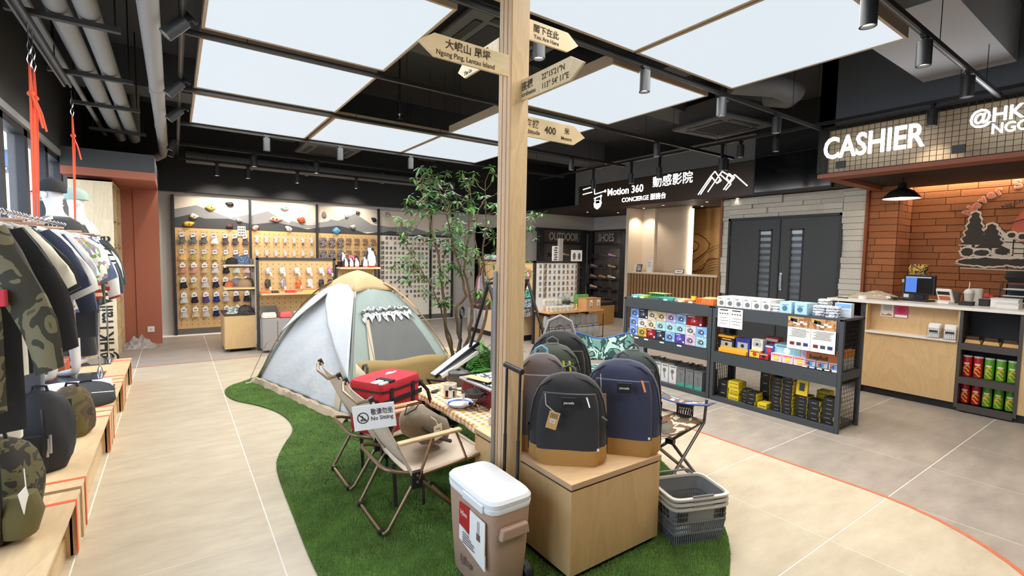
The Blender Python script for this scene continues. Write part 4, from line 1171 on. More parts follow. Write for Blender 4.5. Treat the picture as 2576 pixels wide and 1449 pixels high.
for r_, row in enumerate(sock_rows):
 zt = [1.81, 1.515, 1.265, 1.005, .74, .48][r_]
 for c_, (col, kd) in enumerate(row):
  x = .115 + .163 * c_
  t = T('sock_pair', 'carded pair of %s socks, %s from left in the %s row of the sock wall' % (cword[kd], ORD[c_], ORD[r_]), 'socks', (x, 10.29, zt), RND.uniform(-.25, .25), 'socks on the peg wall')
  if col not in sk_me:
   b = MB()
   st_ = .97
   P = sock_outline()
   rings = [[(a * (1 + .0) , -d_, bz) for a, bz in P] for d_ in (0.0,)]
   b.prism(P, (-.004, 0, -.05), (1, 0, 0), (0, 0, 1), .02)
   b.prism([(a * .9 + .012, bz * .92) for a, bz in P], (.004, -.02, -.052), (1, 0, 0), (0, 0, 1), .014)
   sk_me[col] = mesh_of(b, camo('sock_%d' % len(sk_me), [col, col, tuple(min(255, v + 70) for v in col)] if kd < 3 else [col, tuple(int(v * .86) for v in col)], 60))
  o = piece('sock', sk_me[col], None, t, (0, 0, 0), (1, 1, 1.0 if kd < 3 else .92))
  piece('card', cardm[0] if kd < 3 else cardm[1], None, t, (0, -.03, .0))
  piece('printed_band', band, None, t, (0, -.03, -.0))
  piece('hook', peg_me, None, t, (0, 0, 0))
pl = T('sock_notice', 'small cream notice with rows of dark sock sketches at the top of the sock wall', 'notice', (1.04, 10.31, 1.87))
obj('sheet', MB().bx(-.065, 0, -.09, .065, .01, .09), M('cream_card', (226, 218, 200), .7), pl)
b = MB()
for i in range(4):
 for j in range(3):
  b.prism([(-.008, .015), (.008, .015), (.008, -.003), (.014, -.014), (-.006, -.014)], (-.042 + .028 * i, -.0005, .05 - .05 * j), (1, 0, 0), (0, 0, 1), .001)
obj('sock_sketches', b, INK, pl)
# second bay: white cards, third bay: dark pouches
c2 = mesh_of(MB().prism([(-.028, 0), (.028, 0), (.028, -.14), (-.028, -.14)], (0, 0, 0), (1, 0, 0), (0, 0, 1), .01).bx(-.012, -.006, 0, .012, -.004, .02), camo('card_specks', [(226, 224, 218), (226, 224, 218), (150, 146, 150)], 60))
b2 = mesh_of(MB().ball((0, -.012, -.12), (.024, .012, .024), 10), M('trinket', (150, 128, 120), .4, piece=.5), smooth=True)
for r_ in range(3):
 for c_ in range(7):
  t = T('keyring_card', 'small white keyring card, %s from left in the %s row of the second bay' % (ORD[c_], ORD[r_]), 'keyring', (1.29 + .163 * c_, 10.3, 1.79 - .26 * r_), RND.uniform(-.2, .2), 'keyring cards on the second bay')
  piece('card', c2, None, t, (0, 0, 0)); piece('trinket', b2, None, t, (0, 0, 0)); piece('hook', peg_me, None, t, (0, 0, 0))
p3 = [mesh_of(MB().bx(-.065, -.02, -.17, .065, 0, 0).bx(-.06, -.021, -.16, .06, -.02, -.05), camo('pouch_a', [(46, 36, 40), (150, 140, 140), (60, 46, 50)], 30)), mesh_of(MB().bx(-.05, -.02, -.11, .05, 0, 0), camo('pouch_b', [(206, 200, 190), (170, 130, 90), (90, 70, 70)], 30))]
h3 = mesh_of(MB().bx(-.05, -.022, -.02, .05, .001, .012), M('pouch_header', (120, 108, 108), .5))
for r_ in range(2):
 for c_ in range(7):
  t = T('patch_pack', '%s patch pack, %s from left in the %s row of the third bay' % ('dark' if c_ < 3 else 'small', ORD[c_], ORD[r_]), 'patch pack', (2.49 + .172 * c_, 10.3, 1.79 - .25 * r_), 0, 'patch packs on the third bay')
  piece('pouch', p3[0 if c_ < 3 else 1], None, t, (0, 0, 0)); piece('header', h3, None, t, (0, 0, 0)); piece('hook', peg_me, None, t, (0, 0, .0))
# magnets on the white board behind the tree
mgs = [mesh_of(MB().bx(-.026, -.008, -.03, .026, 0, .03), camo('magnet_art_%d' % k, c_, 50)) for k, c_ in enumerate(([(90, 80, 76), (170, 150, 130), (60, 60, 66)], [(130, 110, 96), (206, 190, 170), (80, 90, 96)], [(56, 54, 60), (120, 130, 140), (90, 60, 50)], [(190, 140, 80), (110, 70, 50), (220, 200, 160)]))]
for i in range(12):
 for j in range(13):
  if (i * 7 + j * 3) % 17 == 0:
   continue
  o = piece('fridge_magnet', mgs[0 if i < 1 else (3 if (i == 10 and j % 2) else (i * 3 + j) % 3)], None, None, (3.74 + .095 * i, 10.328, 1.84 - .108 * j), (1.5, 1, 1.3) if i == 0 else (1, 1, 1))
  tag(o, 'small fridge magnet in a column on the white board behind the tree', 'magnet', 'fridge magnets on the white board')
for i in range(4):
 for j in range(13):
  o = piece('round_magnet', mgs[(i + j) % 3], None, None, (4.98 + .115 * i, 10.328, 1.83 - .125 * j), (1.4, 1, 1.2))
  tag(o, 'dark souvenir magnet on the narrow right board behind the tree trunks', 'magnet', 'souvenir magnets on the narrow right board')
# ------------------------------------------------------------------ left gondola: cap shelves, peg panel, wheeled box, penguins
GM = M('gondola_frame', (66, 66, 68), .55)
gd = T('gondola', 'double peg-board display stand with plywood shelves behind the tent', 'display stand', (1.0, 8.15, 0))
fr = MB()
for x in (.02, 1.14, 1.17, 1.83):
 fr.bx(x - .018, -.018, 0, x + .018, .018, 1.4 if x < 1.15 else 1.3)
fr.bx(0, -.018, 1.375, 1.16, .018, 1.41).bx(1.16, -.018, 1.27, 1.84, .018, 1.3)
for x in (.02, 1.83):
 fr.bx(x - .018, .5, 0, x + .018, .54, 1.38)
obj('frame', fr, GM, gd)
obj('peg_board', MB().bx(.04, .0, .5, 1.12, .012, 1.375), PEG, gd)
obj('peg_board', MB().bx(1.19, .0, .5, 1.81, .012, 1.27), PEG, gd)
hb_ = MB()
for i in range(22):
 for j in range(11):
  hb_.box((.075 + i * .08, -.0005, .56 + j * .075), (.011, .002, .011))
o = obj('peg_holes', hb_, HOLE, gd); o['kind'] = 'stuff'
obj('side_panel', MB().bx(-.014, .0, .1, -.004, .5, 1.38), wood('grey_ply', (196, 184, 166), 2, .08), gd)
obj('shelf', MB().bx(.04, -.26, .855, 1.12, 0, .88), PLYX, gd)
obj('shelf', MB().bx(1.17, -.26, 1.24, 1.83, 0.1, 1.27), PLYX, gd)
obj('cabinet', MB().bx(.04, -.3, .04, 1.12, .3, .5), M('cabinet_grey', (156, 152, 150), .7), gd)
obj('door_gap', MB().bx(.236, -.302, .05, .242, -.299, .47).bx(.68, -.302, .05, .686, -.299, .47), INK, gd)
for z, h_ in ((1.3, .02), (.96, .02)):
 obj('side_shelf', MB().bx(-.42, -.02, z - .025, -.02, .5, z), PLY, gd)
 obj('bracket', MB().bx(-.38, .0, z - .045, -.02, .02, z - .025).bx(-.05, 0, z - .11, -.03, .02, z - .03), GM, gd)
bx_ = T('wheeled_box', 'plywood box on castors with a dark top beside the peg stand', 'storage box', (.79, 8.42, 0))
obj('carcass', MB().bx(-.21, -.25, .05, .2, .45, .54), wood('box_ply', (216, 180, 128), 2, .07), bx_)
obj('top', MB().bx(-.212, -.252, .54, .202, .452, .565), M('box_top', (70, 58, 54), .6), bx_)
obj('base_board', MB().bx(-.2, -.23, .03, .19, .44, .05), BLK, bx_)
for x, y in ((-.16, -.2), (.15, -.2), (-.16, .38), (.15, .38)):
 cst = obj('castor', MB().cyl((x - .012, y, .022), (x + .012, y, .022), .022, n=12), M('castor_grey', (90, 90, 92), .5), bx_)
def cap_hat(name, label, loc, rz, mat, brim=True, cat='cap', s=1.0, floppy=False):
 t = T(name, label, cat, loc, rz)
 rg = []
 for r_, z in ((.098, 0), (.098, .03), (.092, .065), (.07, .1), (.035, .118), (.006, .124)):
  rg.append([(r_ * s * 1.08 * math.cos(a), r_ * s * math.sin(a), z * s) for a in [2 * PI * q / 20 for q in range(20)]])
 obj('crown', MB().loft(rg), mat, t, smooth=True)
 if floppy:
  rg = [[(r_ * s * math.cos(a), r_ * s * math.sin(a), z * s + .006 * math.sin(4 * a)) for a in [2 * PI * q / 24 for q in range(24)]] for r_, z in ((.098, .012), (.15, -.006), (.152, -.002), (.098, .02))]
  obj('brim', MB().loft(rg, cap=False), mat, t, smooth=True)
 elif brim:
  P = []
  for i in range(7):
   u = i / 6
   P.append([(s * (.085 + .085 * u * math.cos(b_ * .75)) * 1.0, s * (.085 * math.sin(b_) * (1 - .12 * u)), s * (.012 - .012 * u - .012 * math.sin(b_) ** 2)) for b_ in [(-1.1 + 2.2 * q / 10) for q in range(11)]])
  obj('peak', MB().grid(P), mat, t, smooth=True, solid=.004)
 obj('button', MB().ball((0, 0, .125 * s), .008 * s, 8), mat, t, smooth=True)
 return t
cap_hat('bucket_hat', 'black and white patterned bucket hat on the top side shelf of the peg stand', (.84, 8.36, 1.3), .3, camo('hat_print', [(232, 230, 226), (30, 30, 34), (90, 130, 170)], 60), cat='hat', floppy=True, s=1.05)
cap_hat('peaked_hat', 'black cap lying on the left end of the top side shelf', (.7, 8.3, 1.303), 2.6, M('cap_black', (30, 28, 30), .8), s=.8)
cap_hat('peaked_hat', 'khaki cap in front on the middle side shelf of the peg stand', (.86, 8.28, .96), 2.9, M('cap_khaki', (146, 118, 86), .85, bump=.2))
cap_hat('peaked_hat', 'grey lilac cap behind the khaki cap', (.78, 8.45, .965), 2.5, M('cap_lilac', (150, 146, 160), .85, bump=.2))
cap_hat('peaked_hat', 'camouflage cap at the right of the middle side shelf', (.92, 8.48, .965), 3.3, camo('cap_camo', [(110, 106, 80), (60, 62, 48), (160, 150, 116)], 30))
cap_hat('peaked_hat', 'small orange cap peeping out at the left of the middle side shelf', (.68, 8.4, .962), 2.2, M('cap_orange', (206, 112, 66), .85), s=.7)
cap_hat('dark_camo_hat', 'dark camouflage hat on top of the wheeled box', (.87, 8.3, .566), .4, camo('hat_dark', [(40, 36, 34), (70, 64, 58), (24, 22, 24)], 34), cat='hat', floppy=True)
cap_hat('grey_camo_hat', 'pale grey-green hat at the left on the wheeled box', (.72, 8.36, .568), 0, camo('hat_pale', [(180, 190, 178), (120, 126, 116), (206, 210, 200)], 34), cat='hat', s=.8, floppy=True)
# hanging pouches on the peg panel
hp = [(.16, 1.26, (206, 200, 196), 'grey marbled'), (.36, 1.26, (226, 222, 214), 'white folded'), (.56, 1.26, (230, 226, 220), 'white netted'), (.75, 1.26, (226, 220, 212), 'white and red'), (.93, 1.26, (220, 218, 214), 'pale grey'), (1.06, 1.25, (196, 130, 166), 'pink patterned'), (.15, 1.08, (56, 52, 40), 'dark camouflage'), (.37, 1.08, (150, 146, 142), 'grey laptop'), (.58, 1.08, (226, 100, 44), 'orange and blue'), (.76, 1.08, (224, 218, 208), 'cream round'), (.93, 1.07, (36, 34, 36), 'black corded'), (1.06, 1.07, (44, 42, 44), 'small black')]
for k, (x, z, c_, nm_) in enumerate(hp):
 t = T('hanging_pouch', nm_ + ' pouch hanging on the peg panel behind the tent', 'pouch', (1.0 + x, 8.13, z), RND.uniform(-.3, .3))
 h_ = .1 if k < 6 else .13
 obj('bag', MB().loft([sup(.035, .006, 14, 3, .01 * hash2(k), -.02, -h_), sup(.042, .02, 14, 3, 0, -.02, -h_ * .6), sup(.04, .014, 14, 3, 0, -.018, -h_ * .2), sup(.03, .004, 14, 3, 0, -.015, 0)]), camo('pouch_%d' % k, [c_, tuple(int(v * .8) for v in c_), tuple(min(255, v + 30) for v in c_)], 30), t, smooth=True)
 obj('tag', MB().bx(.02, -.045, -h_ - .03, .045, -.042, -h_ + .02), PAPER, t)
 obj('loop', MB().tube([(0, -.015, 0), (0, -.02, .02), (0, .02, .022)], .003, 5), STEEL, t)
for k, (x, c_, nm_, sx) in enumerate(((.1, (226, 104, 44), 'orange', .07), (.24, (60, 44, 40), 'dark brown', .05), (.46, (206, 44, 40), 'red', .08), (.72, (234, 186, 60), 'yellow', .12), (.98, (46, 44, 46), 'black', .1))):
 t = T('folded_pouch', nm_ + ' flat pouch lying on the peg stand shelf', 'pouch', (1.0 + x, 8.02, .881))
 obj('pouch', MB().loft([sup(sx, .07, 16, 4, 0, 0, 0), sup(sx * 1.02, .072, 16, 4, 0, 0, .015), sup(sx * .9, .06, 16, 4, 0, 0, .03)]), M('flat_pouch_%d' % k, c_, .7, bump=.2), t, smooth=True)
 if nm_ == 'yellow':
  obj('upper_pouch', MB().loft([sup(.11, .06, 16, 4, -.01, 0, .03), sup(.11, .06, 16, 4, -.01, 0, .045), sup(.09, .05, 16, 4, 0, 0, .055)]), M('coral_pouch', (226, 120, 100), .7), t, smooth=True)
 obj('zip', MB().bx(-sx * .8, -.062, .02, sx * .8, -.058, .025), WHITE, t)
for k, (x, c_, nm_, w_) in enumerate(((.16, (110, 112, 104), 'grey-green cloth bag leaning at the back of', .13), (.14, (226, 206, 186), 'patterned boxy pouch on', .1), (.37, (226, 92, 92), 'coral red pouch on', .085), (.55, (206, 210, 214), 'pale grey pouch on', .07))):
 t = T('cabinet_pouch', nm_ + ' the grey cabinet of the peg stand', 'pouch', (1.0 + x, 7.96 if k else 8.11, .501))
 hh = .09 if k else .17
 obj('body', MB().loft([sup(w_, .06 if k else .02, 16, 4, 0, 0, 0), sup(w_ * 1.02, .062 if k else .022, 16, 4, 0, 0, hh * .6), sup(w_ * .85, .04 if k else .012, 16, 4, 0, 0, hh)]), M('cab_pouch_%d' % k, c_, .7, bump=.15, var=.15 if k == 1 else 0, vscale=30), t, smooth=True)
 obj('base_band', MB().loft([sup(w_ * 1.01, .062 if k else .022, 16, 4, 0, 0, .0), sup(w_ * 1.03, .064 if k else .024, 16, 4, 0, 0, .015)]), M('pouch_rim_%d' % k, tuple(int(v * .6) for v in c_), .7), t, smooth=True)
def penguin(label, loc, rz, s):
 t = T('plush_penguin', label, 'plush toy', loc, rz)
 K, Wt, Rd = M('plush_black', (40, 26, 26), .95, sheen=.5), M('plush_white', (240, 232, 230), .95, sheen=.5), M('plush_red', (232, 70, 76), .9)
 rg = [sup(.12 * s, .1 * s, 18, 2.2, 0, 0, .01 * s), sup(.16 * s, .13 * s, 18, 2.2, 0, 0, .1 * s), sup(.15 * s, .12 * s, 18, 2.2, 0, 0, .25 * s), sup(.1 * s, .09 * s, 18, 2.2, 0, 0, .36 * s), sup(.085 * s, .085 * s, 18, 2.2, 0, 0, .43 * s), sup(.06 * s, .06 * s, 18, 2.2, 0, 0, .5 * s), sup(.01 * s, .01 * s, 18, 2.2, 0, 0, .53 * s)]
 obj('body', MB().loft(rg), K, t, smooth=True)
 rg = [sup(.1 * s, .06 * s, 16, 2.2, 0, -.06 * s, .03 * s), sup(.125 * s, .08 * s, 16, 2.2, 0, -.065 * s, .12 * s), sup(.11 * s, .07 * s, 16, 2.2, 0, -.06 * s, .26 * s), sup(.07 * s, .05 * s, 16, 2.2, 0, -.05 * s, .37 * s), sup(.075 * s, .05 * s, 16, 2.2, -.01 * s, -.045 * s, .43 * s), sup(.05 * s, .04 * s, 16, 2.2, -.015 * s, -.04 * s, .49 * s)]
 obj('belly', MB().loft(rg), Wt, t, smooth=True)
 obj('face', MB().ball((.035 * s, -.085 * s, .45 * s), (.05 * s, .03 * s, .045 * s), 12), K, t, smooth=True)
 for sx in (-1, 1):
  obj('flipper', MB().ball((sx * .155 * s, -.01 * s, .2 * s), (.03 * s, .05 * s, .13 * s), 10), K, t, smooth=True)
  obj('foot', MB().ball((sx * .07 * s, -.1 * s, .018 * s), (.06 * s, .07 * s, .018 * s), 10), Rd, t, smooth=True)
 return t
penguin('large plush penguin standing at the right end of the penguin shelf', (2.69, 8.02, 1.27), .1, .66)
penguin('small plush penguin at the left end of the penguin shelf', (2.27, 7.97, 1.27), .4, .3)
penguin('small plush penguin second from left on the penguin shelf', (2.36, 7.98, 1.27), .2, .3)
penguin('small plush penguin third from left on the penguin shelf', (2.45, 7.97, 1.27), 0, .3)
penguin('small plush penguin beside the large penguin', (2.58, 7.95, 1.27), 0, .34)
penguin('plush penguin with a pink bundle behind the three small penguins', (2.27, 8.1, 1.36), .2, .3)
bn = T('knit_bundle', 'pink and dark knitted bundle behind the small penguins', 'scarf', (2.44, 8.1, 1.271))
obj('roll', MB().ball((0, 0, .1), (.1, .06, .1), 14), M('knit_dark', (40, 36, 48), .95, bump=.5, bscale=90), bn, smooth=True)
obj('pink_patch', MB().bx(-.1, -.075, .1, .0, -.05, .19), M('knit_pink', (226, 110, 116), .9), bn, bev=.015)
stp = T('pedestal', 'small dark riser that carries the back penguin', 'riser', (2.27, 8.12, 1.271))
obj('plinth', MB().bx(-.08, -.04, 0, .08, .05, .085), BLK, stp, bev=.003)
obj('top_pad', MB().bx(-.082, -.042, .083, .082, .052, .088), DARK, stp)
# ------------------------------------------------------------------ right gondola (behind the signpost)
g2 = T('gondola', 'peg-board display stand behind the signpost with pouches and cabinets', 'display stand', (5.0, 6.5, 0))
fr = MB()
for y in (0, 1.8):
 fr.bx(-.02, y - .02, 0, .02, y + .02, 1.42)
 fr.bx(.98, y - .02, 0, 1.02, y + .02, 1.42)
fr.bx(-.02, -.02, 1.39, .02, 1.82, 1.42).bx(-.02, -.02, 1.39, 1.02, .02, 1.42)
obj('frame', fr, M('gondola_black', (44, 42, 42), .55), g2)
obj('peg_board', MB().bx(.0, .02, .48, .012, 1.78, 1.39), PEG, g2)
obj('magnet_board', MB().bx(.04, -.005, .58, .97, .01, 1.385), M('magnet_white', (236, 232, 226), .6), g2)
obj('cabinet', MB().bx(-.26, .3, .1, .5, 1.78, .46), M('cabinet_pale', (216, 190, 150), .6), g2)
obj('cabinet', MB().bx(-.27, 1.2, .1, .5, 1.79, .465), M('cabinet_grey', (156, 152, 150), .7), g2)
obj('door_gap', MB().bx(-.272, .62, .12, -.259, .626, .44).bx(-.275, 1.45, .12, -.268, 1.456, .44), INK, g2)
obj('kick_base', MB().bx(-.22, .32, 0, .5, 1.75, .1), BLK, g2)
obj('shelf', MB().bx(.0, -.42, .555, 1.25, .0, .58), wood('oak_shelf', (212, 160, 108), 0, .1), g2)
obj('bracket', MB().bx(.05, -.35, .5, .07, 0, .555).bx(.93, -.35, .5, .95, 0, .555), BLK, g2)
obj('end_panel', MB().bx(.02, .0, .02, .98, .03, .55), wood('box_ply', (216, 180, 128), 2, .07), g2)
for i in range(9):
 for j in range(6):
  o = piece('fridge_magnet', mgs[3 if i == 6 else (0 if i in (1, 8) else (i + j) % 3)], None, None, (5.12 + .104 * i, 6.494, 1.33 - .1 * j), (1.35 if i in (1, 8) else .85, 1, 1.4 if i in (1, 8) else 1))
  tag(o, 'fridge magnet on the white board beside the signpost', 'magnet', 'fridge magnets on the board beside the signpost')
# red and white pouches, boxes seen right of the post
for r_, z in enumerate((1.27, 1.02)):
 for c_ in range(4):
  t = T('red_pouch', 'red and white pouch right of the signpost, %s in the %s row' % (ORD[c_], ('upper', 'lower')[r_]), 'pouch', (4.96, 6.92 - .1 * c_, z), 0, 'red and white pouches')
  obj('bag', MB().loft([sup(.02, .045, 12, 3, 0, 0, -.12), sup(.03, .05, 12, 3, 0, 0, -.07), sup(.004, .03, 12, 3, .01, 0, 0)]), camo('red_pouch', [(206, 56, 60), (236, 226, 222), (180, 40, 50)], 26), t, smooth=True)
  obj('loop', MB().tube([(0, 0, 0), (0, 0, .02), (.05, 0, .022)], .003, 5), STEEL, t)
for k, (y, z, c_, nm_) in enumerate(((6.62, .8, (70, 160, 140), 'teal box at the top'), (6.85, .65, (206, 206, 206), 'pale print box'), (6.62, .63, (130, 150, 170), 'blue grey box'), (6.85, .48, (70, 66, 60), 'dark print box'), (6.64, .47, (120, 128, 140), 'slate box'))):
 t = T('boxed_goods', nm_ + ' on the stand right of the signpost', 'box', (4.86, y, z))
 obj('carton', MB().bx(-.07, -.1, 0, .1, .1, .14), camo('goods_%d' % k, [c_, c_, tuple(min(255, v + 60) for v in c_), tuple(int(v * .5) for v in c_)], 18), t, bev=.003)
 obj('lid_flap', MB().bx(-.073, -.102, .11, -.07, .102, .142), M('goods_lid_%d' % k, tuple(int(v * .8) for v in c_), .6), t)
tb = T('tote_bag', 'grey and pink tote bag hanging on the stand left of the signpost', 'bag', (4.93, 8.05, 1.2))
obj('bag', MB().loft([sup(.03, .14, 16, 4, 0, 0, -.42), sup(.05, .15, 16, 4, 0, 0, -.3), sup(.02, .13, 16, 4, 0, 0, -.1)]), M('tote_grey', (150, 144, 146), .85, bump=.2), tb, smooth=True)
obj('pink_panel', MB().bx(-.055, .03, -.4, -.045, .14, -.12), M('tote_pink', (226, 170, 190), .8), tb, bev=.004)
obj('handle', MB().tube([(0, .1, -.1), (0, .04, .08), (0, 0, .1), (0, -.04, .08), (0, -.1, -.1)], .012, 6), BLK, tb, smooth=True)
for k in range(3):
 t = T('dark_bag', 'dark pink-strapped bag in the pile left of the signpost, %s from left' % ORD[k], 'bag', (4.86, 8.15 - .16 * k, .48), 0)
 obj('body', MB().loft([sup(.07, .07, 14, 3, 0, 0, 0), sup(.08, .08, 14, 3, 0, 0, .12), sup(.04, .05, 14, 3, 0, 0, .2)]), M('bag_dark', (60, 48, 46), .8, bump=.3), t, smooth=True)
 obj('strap', MB().tube([(-.06, .04, .1), (-.085, 0, .04), (-.06, -.04, .1)], .012, 6), M('strap_pink', (196, 130, 130), .8), t, smooth=True)
# glasses on the oak shelf
GL = glass('drinking_glass', (246, 246, 242), .34, .05)
gm = mesh_of(MB().lathe([(.032, .0), (.034, .006), (.038, .09), (.036, .09), (.031, .01), (0, .01)], 16, cap=False).cyl((0, 0, 0), (0, 0, .008), .032, n=16), GL, smooth=True)
pr = mesh_of(MB().grid([[(.0385 * math.cos(a), .0385 * math.sin(a), z) for z in (.04, .07)] for a in [-2.4 + .16 * q for q in range(8)]]), M('glass_print', (190, 170, 130), .6))
for r_ in range(3):
 for c_ in range(6):
  if r_ == 2 and c_ > 4:
   continue
  t = T('drinking_glass', 'printed drinking glass on the oak shelf, %s from left in the %s row' % (ORD[c_], ('front', 'middle', 'back')[r_]), 'glass', (5.1 + .088 * c_, 6.14 + .1 * r_, .58), RND.uniform(-.5, .5), 'drinking glasses')
  if r_ == 2:
   t.location.z = .58 + .1
  piece('bowl', gm, None, t, (0, 0, 0)); piece('print', pr, None, t, (0, 0, 0))
rs_ = T('glass_riser', 'clear riser that lifts the back row of glasses', 'riser', (5.3, 6.36, .58))
obj('shelf', MB().bx(-.26, -.06, .09, .26, .06, .1), glass('clear_riser', (250, 250, 250), .2), rs_)
obj('leg', MB().bx(-.26, -.06, 0, -.25, .06, .09).bx(.25, -.06, 0, .26, .06, .09), glass('clear_riser', (250, 250, 250), .2), rs_)
wd = T('music_box', 'small round wooden stand with tiny ornaments on the oak shelf', 'ornament', (5.62, 6.16, .58))
obj('base', MB().lathe([(.07, 0), (.075, .01), (.075, .035), (.07, .04), (0, .04)], 22, cap=False), wood('pink_oak', (214, 166, 130), 0, .1), wd, smooth=True)
for q in range(5):
 obj('figure', MB().lathe([(.014, .04), (.016, .06), (.008, .085), (.012, .1), (.002, .112)], 10, 0, (.04 * math.cos(q * 1.3), .04 * math.sin(q * 1.3), 0)), M('tiny_figures', (196, 170, 110), .5, piece=.4), wd, smooth=True)
for k, (x, y, z, lab, rr) in enumerate(((5.72, 6.34, .58, 'dark lidded grinder jar behind the wooden stand', .045), (5.55, 6.44, .72, 'mossy glass terrarium dome, left one', .05), (5.7, 6.44, .72, 'mossy glass terrarium dome, right one', .05))):
 t = T('jar', lab, 'jar', (x, y, z))
 obj('glass_body', MB().lathe([(rr, 0), (rr * 1.05, .02), (rr * 1.05, .07), (rr * .6, .12), (.005, .135)], 18), glass('jar_glass', (235, 240, 235), .3), t, smooth=True)
 obj('contents', MB().ball((0, 0, .035), (rr * .8, rr * .8, .03), 12), M('jar_fill_%d' % k, ((50, 48, 46), (96, 110, 70), (86, 104, 64))[k], .9, bump=.4), t, smooth=True)
 obj('cap', MB().cyl((0, 0, .1), (0, 0, .125), rr * .75, n=18) if k == 0 else MB().cyl((0, 0, -.006), (0, 0, .006), rr * 1.1, n=18), M('jar_cap', (60, 52, 46), .5), t)
s3 = T('display_plinth', 'small dark block under the two terrarium domes', 'block', (5.63, 6.44, .58))
obj('block', MB().bx(-.13, -.05, 0, .13, .05, .134), M('block_dark', (74, 72, 68), .7), s3, bev=.004)
obj('top_pad', MB().bx(-.128, -.048, .13, .128, .048, .136), M('green_pad', (110, 140, 80), .8), s3)
for k in range(2):
 t = T('cardboard_box', 'brown cardboard gift box with a white label ending the oak shelf, %s' % ('left one', 'right one')[k], 'box', (5.93 + .175 * k, 6.2, .58), 0)
 obj('carton', MB().bx(-.085, -.1, 0, .085, .12, .2), M('cardboard', (196, 148, 96), .8, bump=.05), t, bev=.004)
 obj('label', MB().bx(-.005, -.102, .05, .055, -.099, .17), PAPER, t)
 obj('label_print', MB().bx(.012, -.1035, .075, .022, -.1015, .14).bx(.03, -.1035, .075, .038, -.1015, .13).bx(.0, -.1035, .052, .05, -.1015, .064), INK, t)
 obj('lid_flap', MB().bx(-.088, -.103, .19, .088, .123, .203), M('cardboard_lid', (176, 128, 82), .8), t)
gbx = tag(obj('green_crate', MB().bx(5.9, 6.4, .58, 6.18, 6.49, .82), M('green_carton', (120, 170, 90), .7, var=.3, vscale=20), bev=.004), 'green printed carton behind the cardboard gift boxes', 'box')
# clear packets hanging below the shelf
CLR = glass('blister_clear', (228, 230, 230), .35, .1)
pk1 = mesh_of(MB().loft([sup(.06, .02, 14, 4, 0, 0, 0), sup(.066, .045, 14, 4, 0, 0, .03), sup(.066, .045, 14, 4, 0, 0, .13), sup(.05, .015, 14, 4, 0, 0, .2)]), CLR, smooth=True)
pk2 = mesh_of(MB().ball((0, 0, .08), (.035, .025, .05), 10), M('blister_fill', (96, 98, 100), .5, piece=.5), smooth=True)
for r_ in range(2):
 for c_ in range(9):
  t = T('blister_pack', 'clear blister pack under the oak shelf, %s from left in the %s row' % (ORD[c_], ('upper', 'lower')[r_]), 'blister pack', (5.07 + .135 * c_, 6.22 - .06 * r_, .31 - .2 * r_), RND.uniform(-.2, .2), 'clear blister packs')
  piece('shell', pk1, None, t, (0, 0, 0)); piece('contents', pk2, None, t, (0, -.01, 0))
bt = T('blister_rack', 'low dark wire rack that holds the clear blister packs', 'rack', (5.6, 6.2, 0))
obj('wires', MB().bx(-.62, -.12, .295, .62, -.11, .305).bx(-.62, .1, .295, .62, .11, .305).bx(-.62, -.15, .095, .62, -.14, .105).bx(-.62, .1, .095, .62, .11, .105), BLK, bt)
obj('leg', MB().bx(-.62, -.15, 0, -.61, -.14, .5).bx(.61, -.15, 0, .62, -.14, .5).bx(-.62, .1, 0, -.61, .11, .5).bx(.61, .1, 0, .62, .11, .5), BLK, bt)
obj('base_shelf', MB().bx(-.62, -.15, .04, .62, .11, .06), PLYX, bt)
# cards standing on top
for k, (x, y, w_, h_, lab) in enumerate(((5.45, 6.5, .14, .26, 'white tall advert card on top of the magnet stand'), (5.95, 6.5, .26, .2, 'white advert card with shoe pictures on top of the magnet stand'))):
 t = T('advert_card', lab, 'advert card', (x, y, 1.42))
 obj('card', MB().bx(-w_ / 2, -.004, 0, w_ / 2, .004, h_), PAPER, t)
 b = MB()
 for q in range(6 if k == 0 else 2):
  if k == 0:
   b.prism([(-.045, 0), (.045, 0), (.03, .03), (-.03, .025)], (.01 * (q % 2), -.0045, .015 + q * .04), (1, 0, 0), (0, 0, 1), .001)
  else:
   b.prism([(.035 * math.cos(a) - .06 + .12 * q, .09 + .065 * math.sin(a)) for a in [2 * PI * w / 16 for w in range(16)]], (0, -.0045, 0), (1, 0, 0), (0, 0, 1), .001)
 obj('printed_picture', b, M('card_print', (110, 100, 96), .7), t)
for k, (y, lab, c_) in enumerate(((8.1, 'white trainer lying on top of the stand left of the signpost', (226, 222, 214)), (7.85, 'pale boxed speaker on top of the stand beside the signpost', (206, 208, 210)))):
 t = T('stand_top_item', lab, 'display item', (5.05, y, 1.42))
 obj('body', MB().loft([sup(.05, .08, 16, 3, 0, 0, 0), sup(.055, .085, 16, 3, 0, 0, .05), sup(.03, .05, 16, 3, 0, .01, .09)]), M('stand_item_%d' % k, c_, .6), t, smooth=True)
 obj('band', MB().loft([sup(.053, .083, 16, 3, 0, 0, .02), sup(.055, .085, 16, 3, 0, 0, .032)]), M('stand_band', (120, 118, 116), .6), t, smooth=True)
tag(obj('white_box', MB().bx(7.0, 8.2, .0, 7.1, 8.28, 1.9), WALLW, bev=.004), 'white upright display board right of the signpost', 'board')
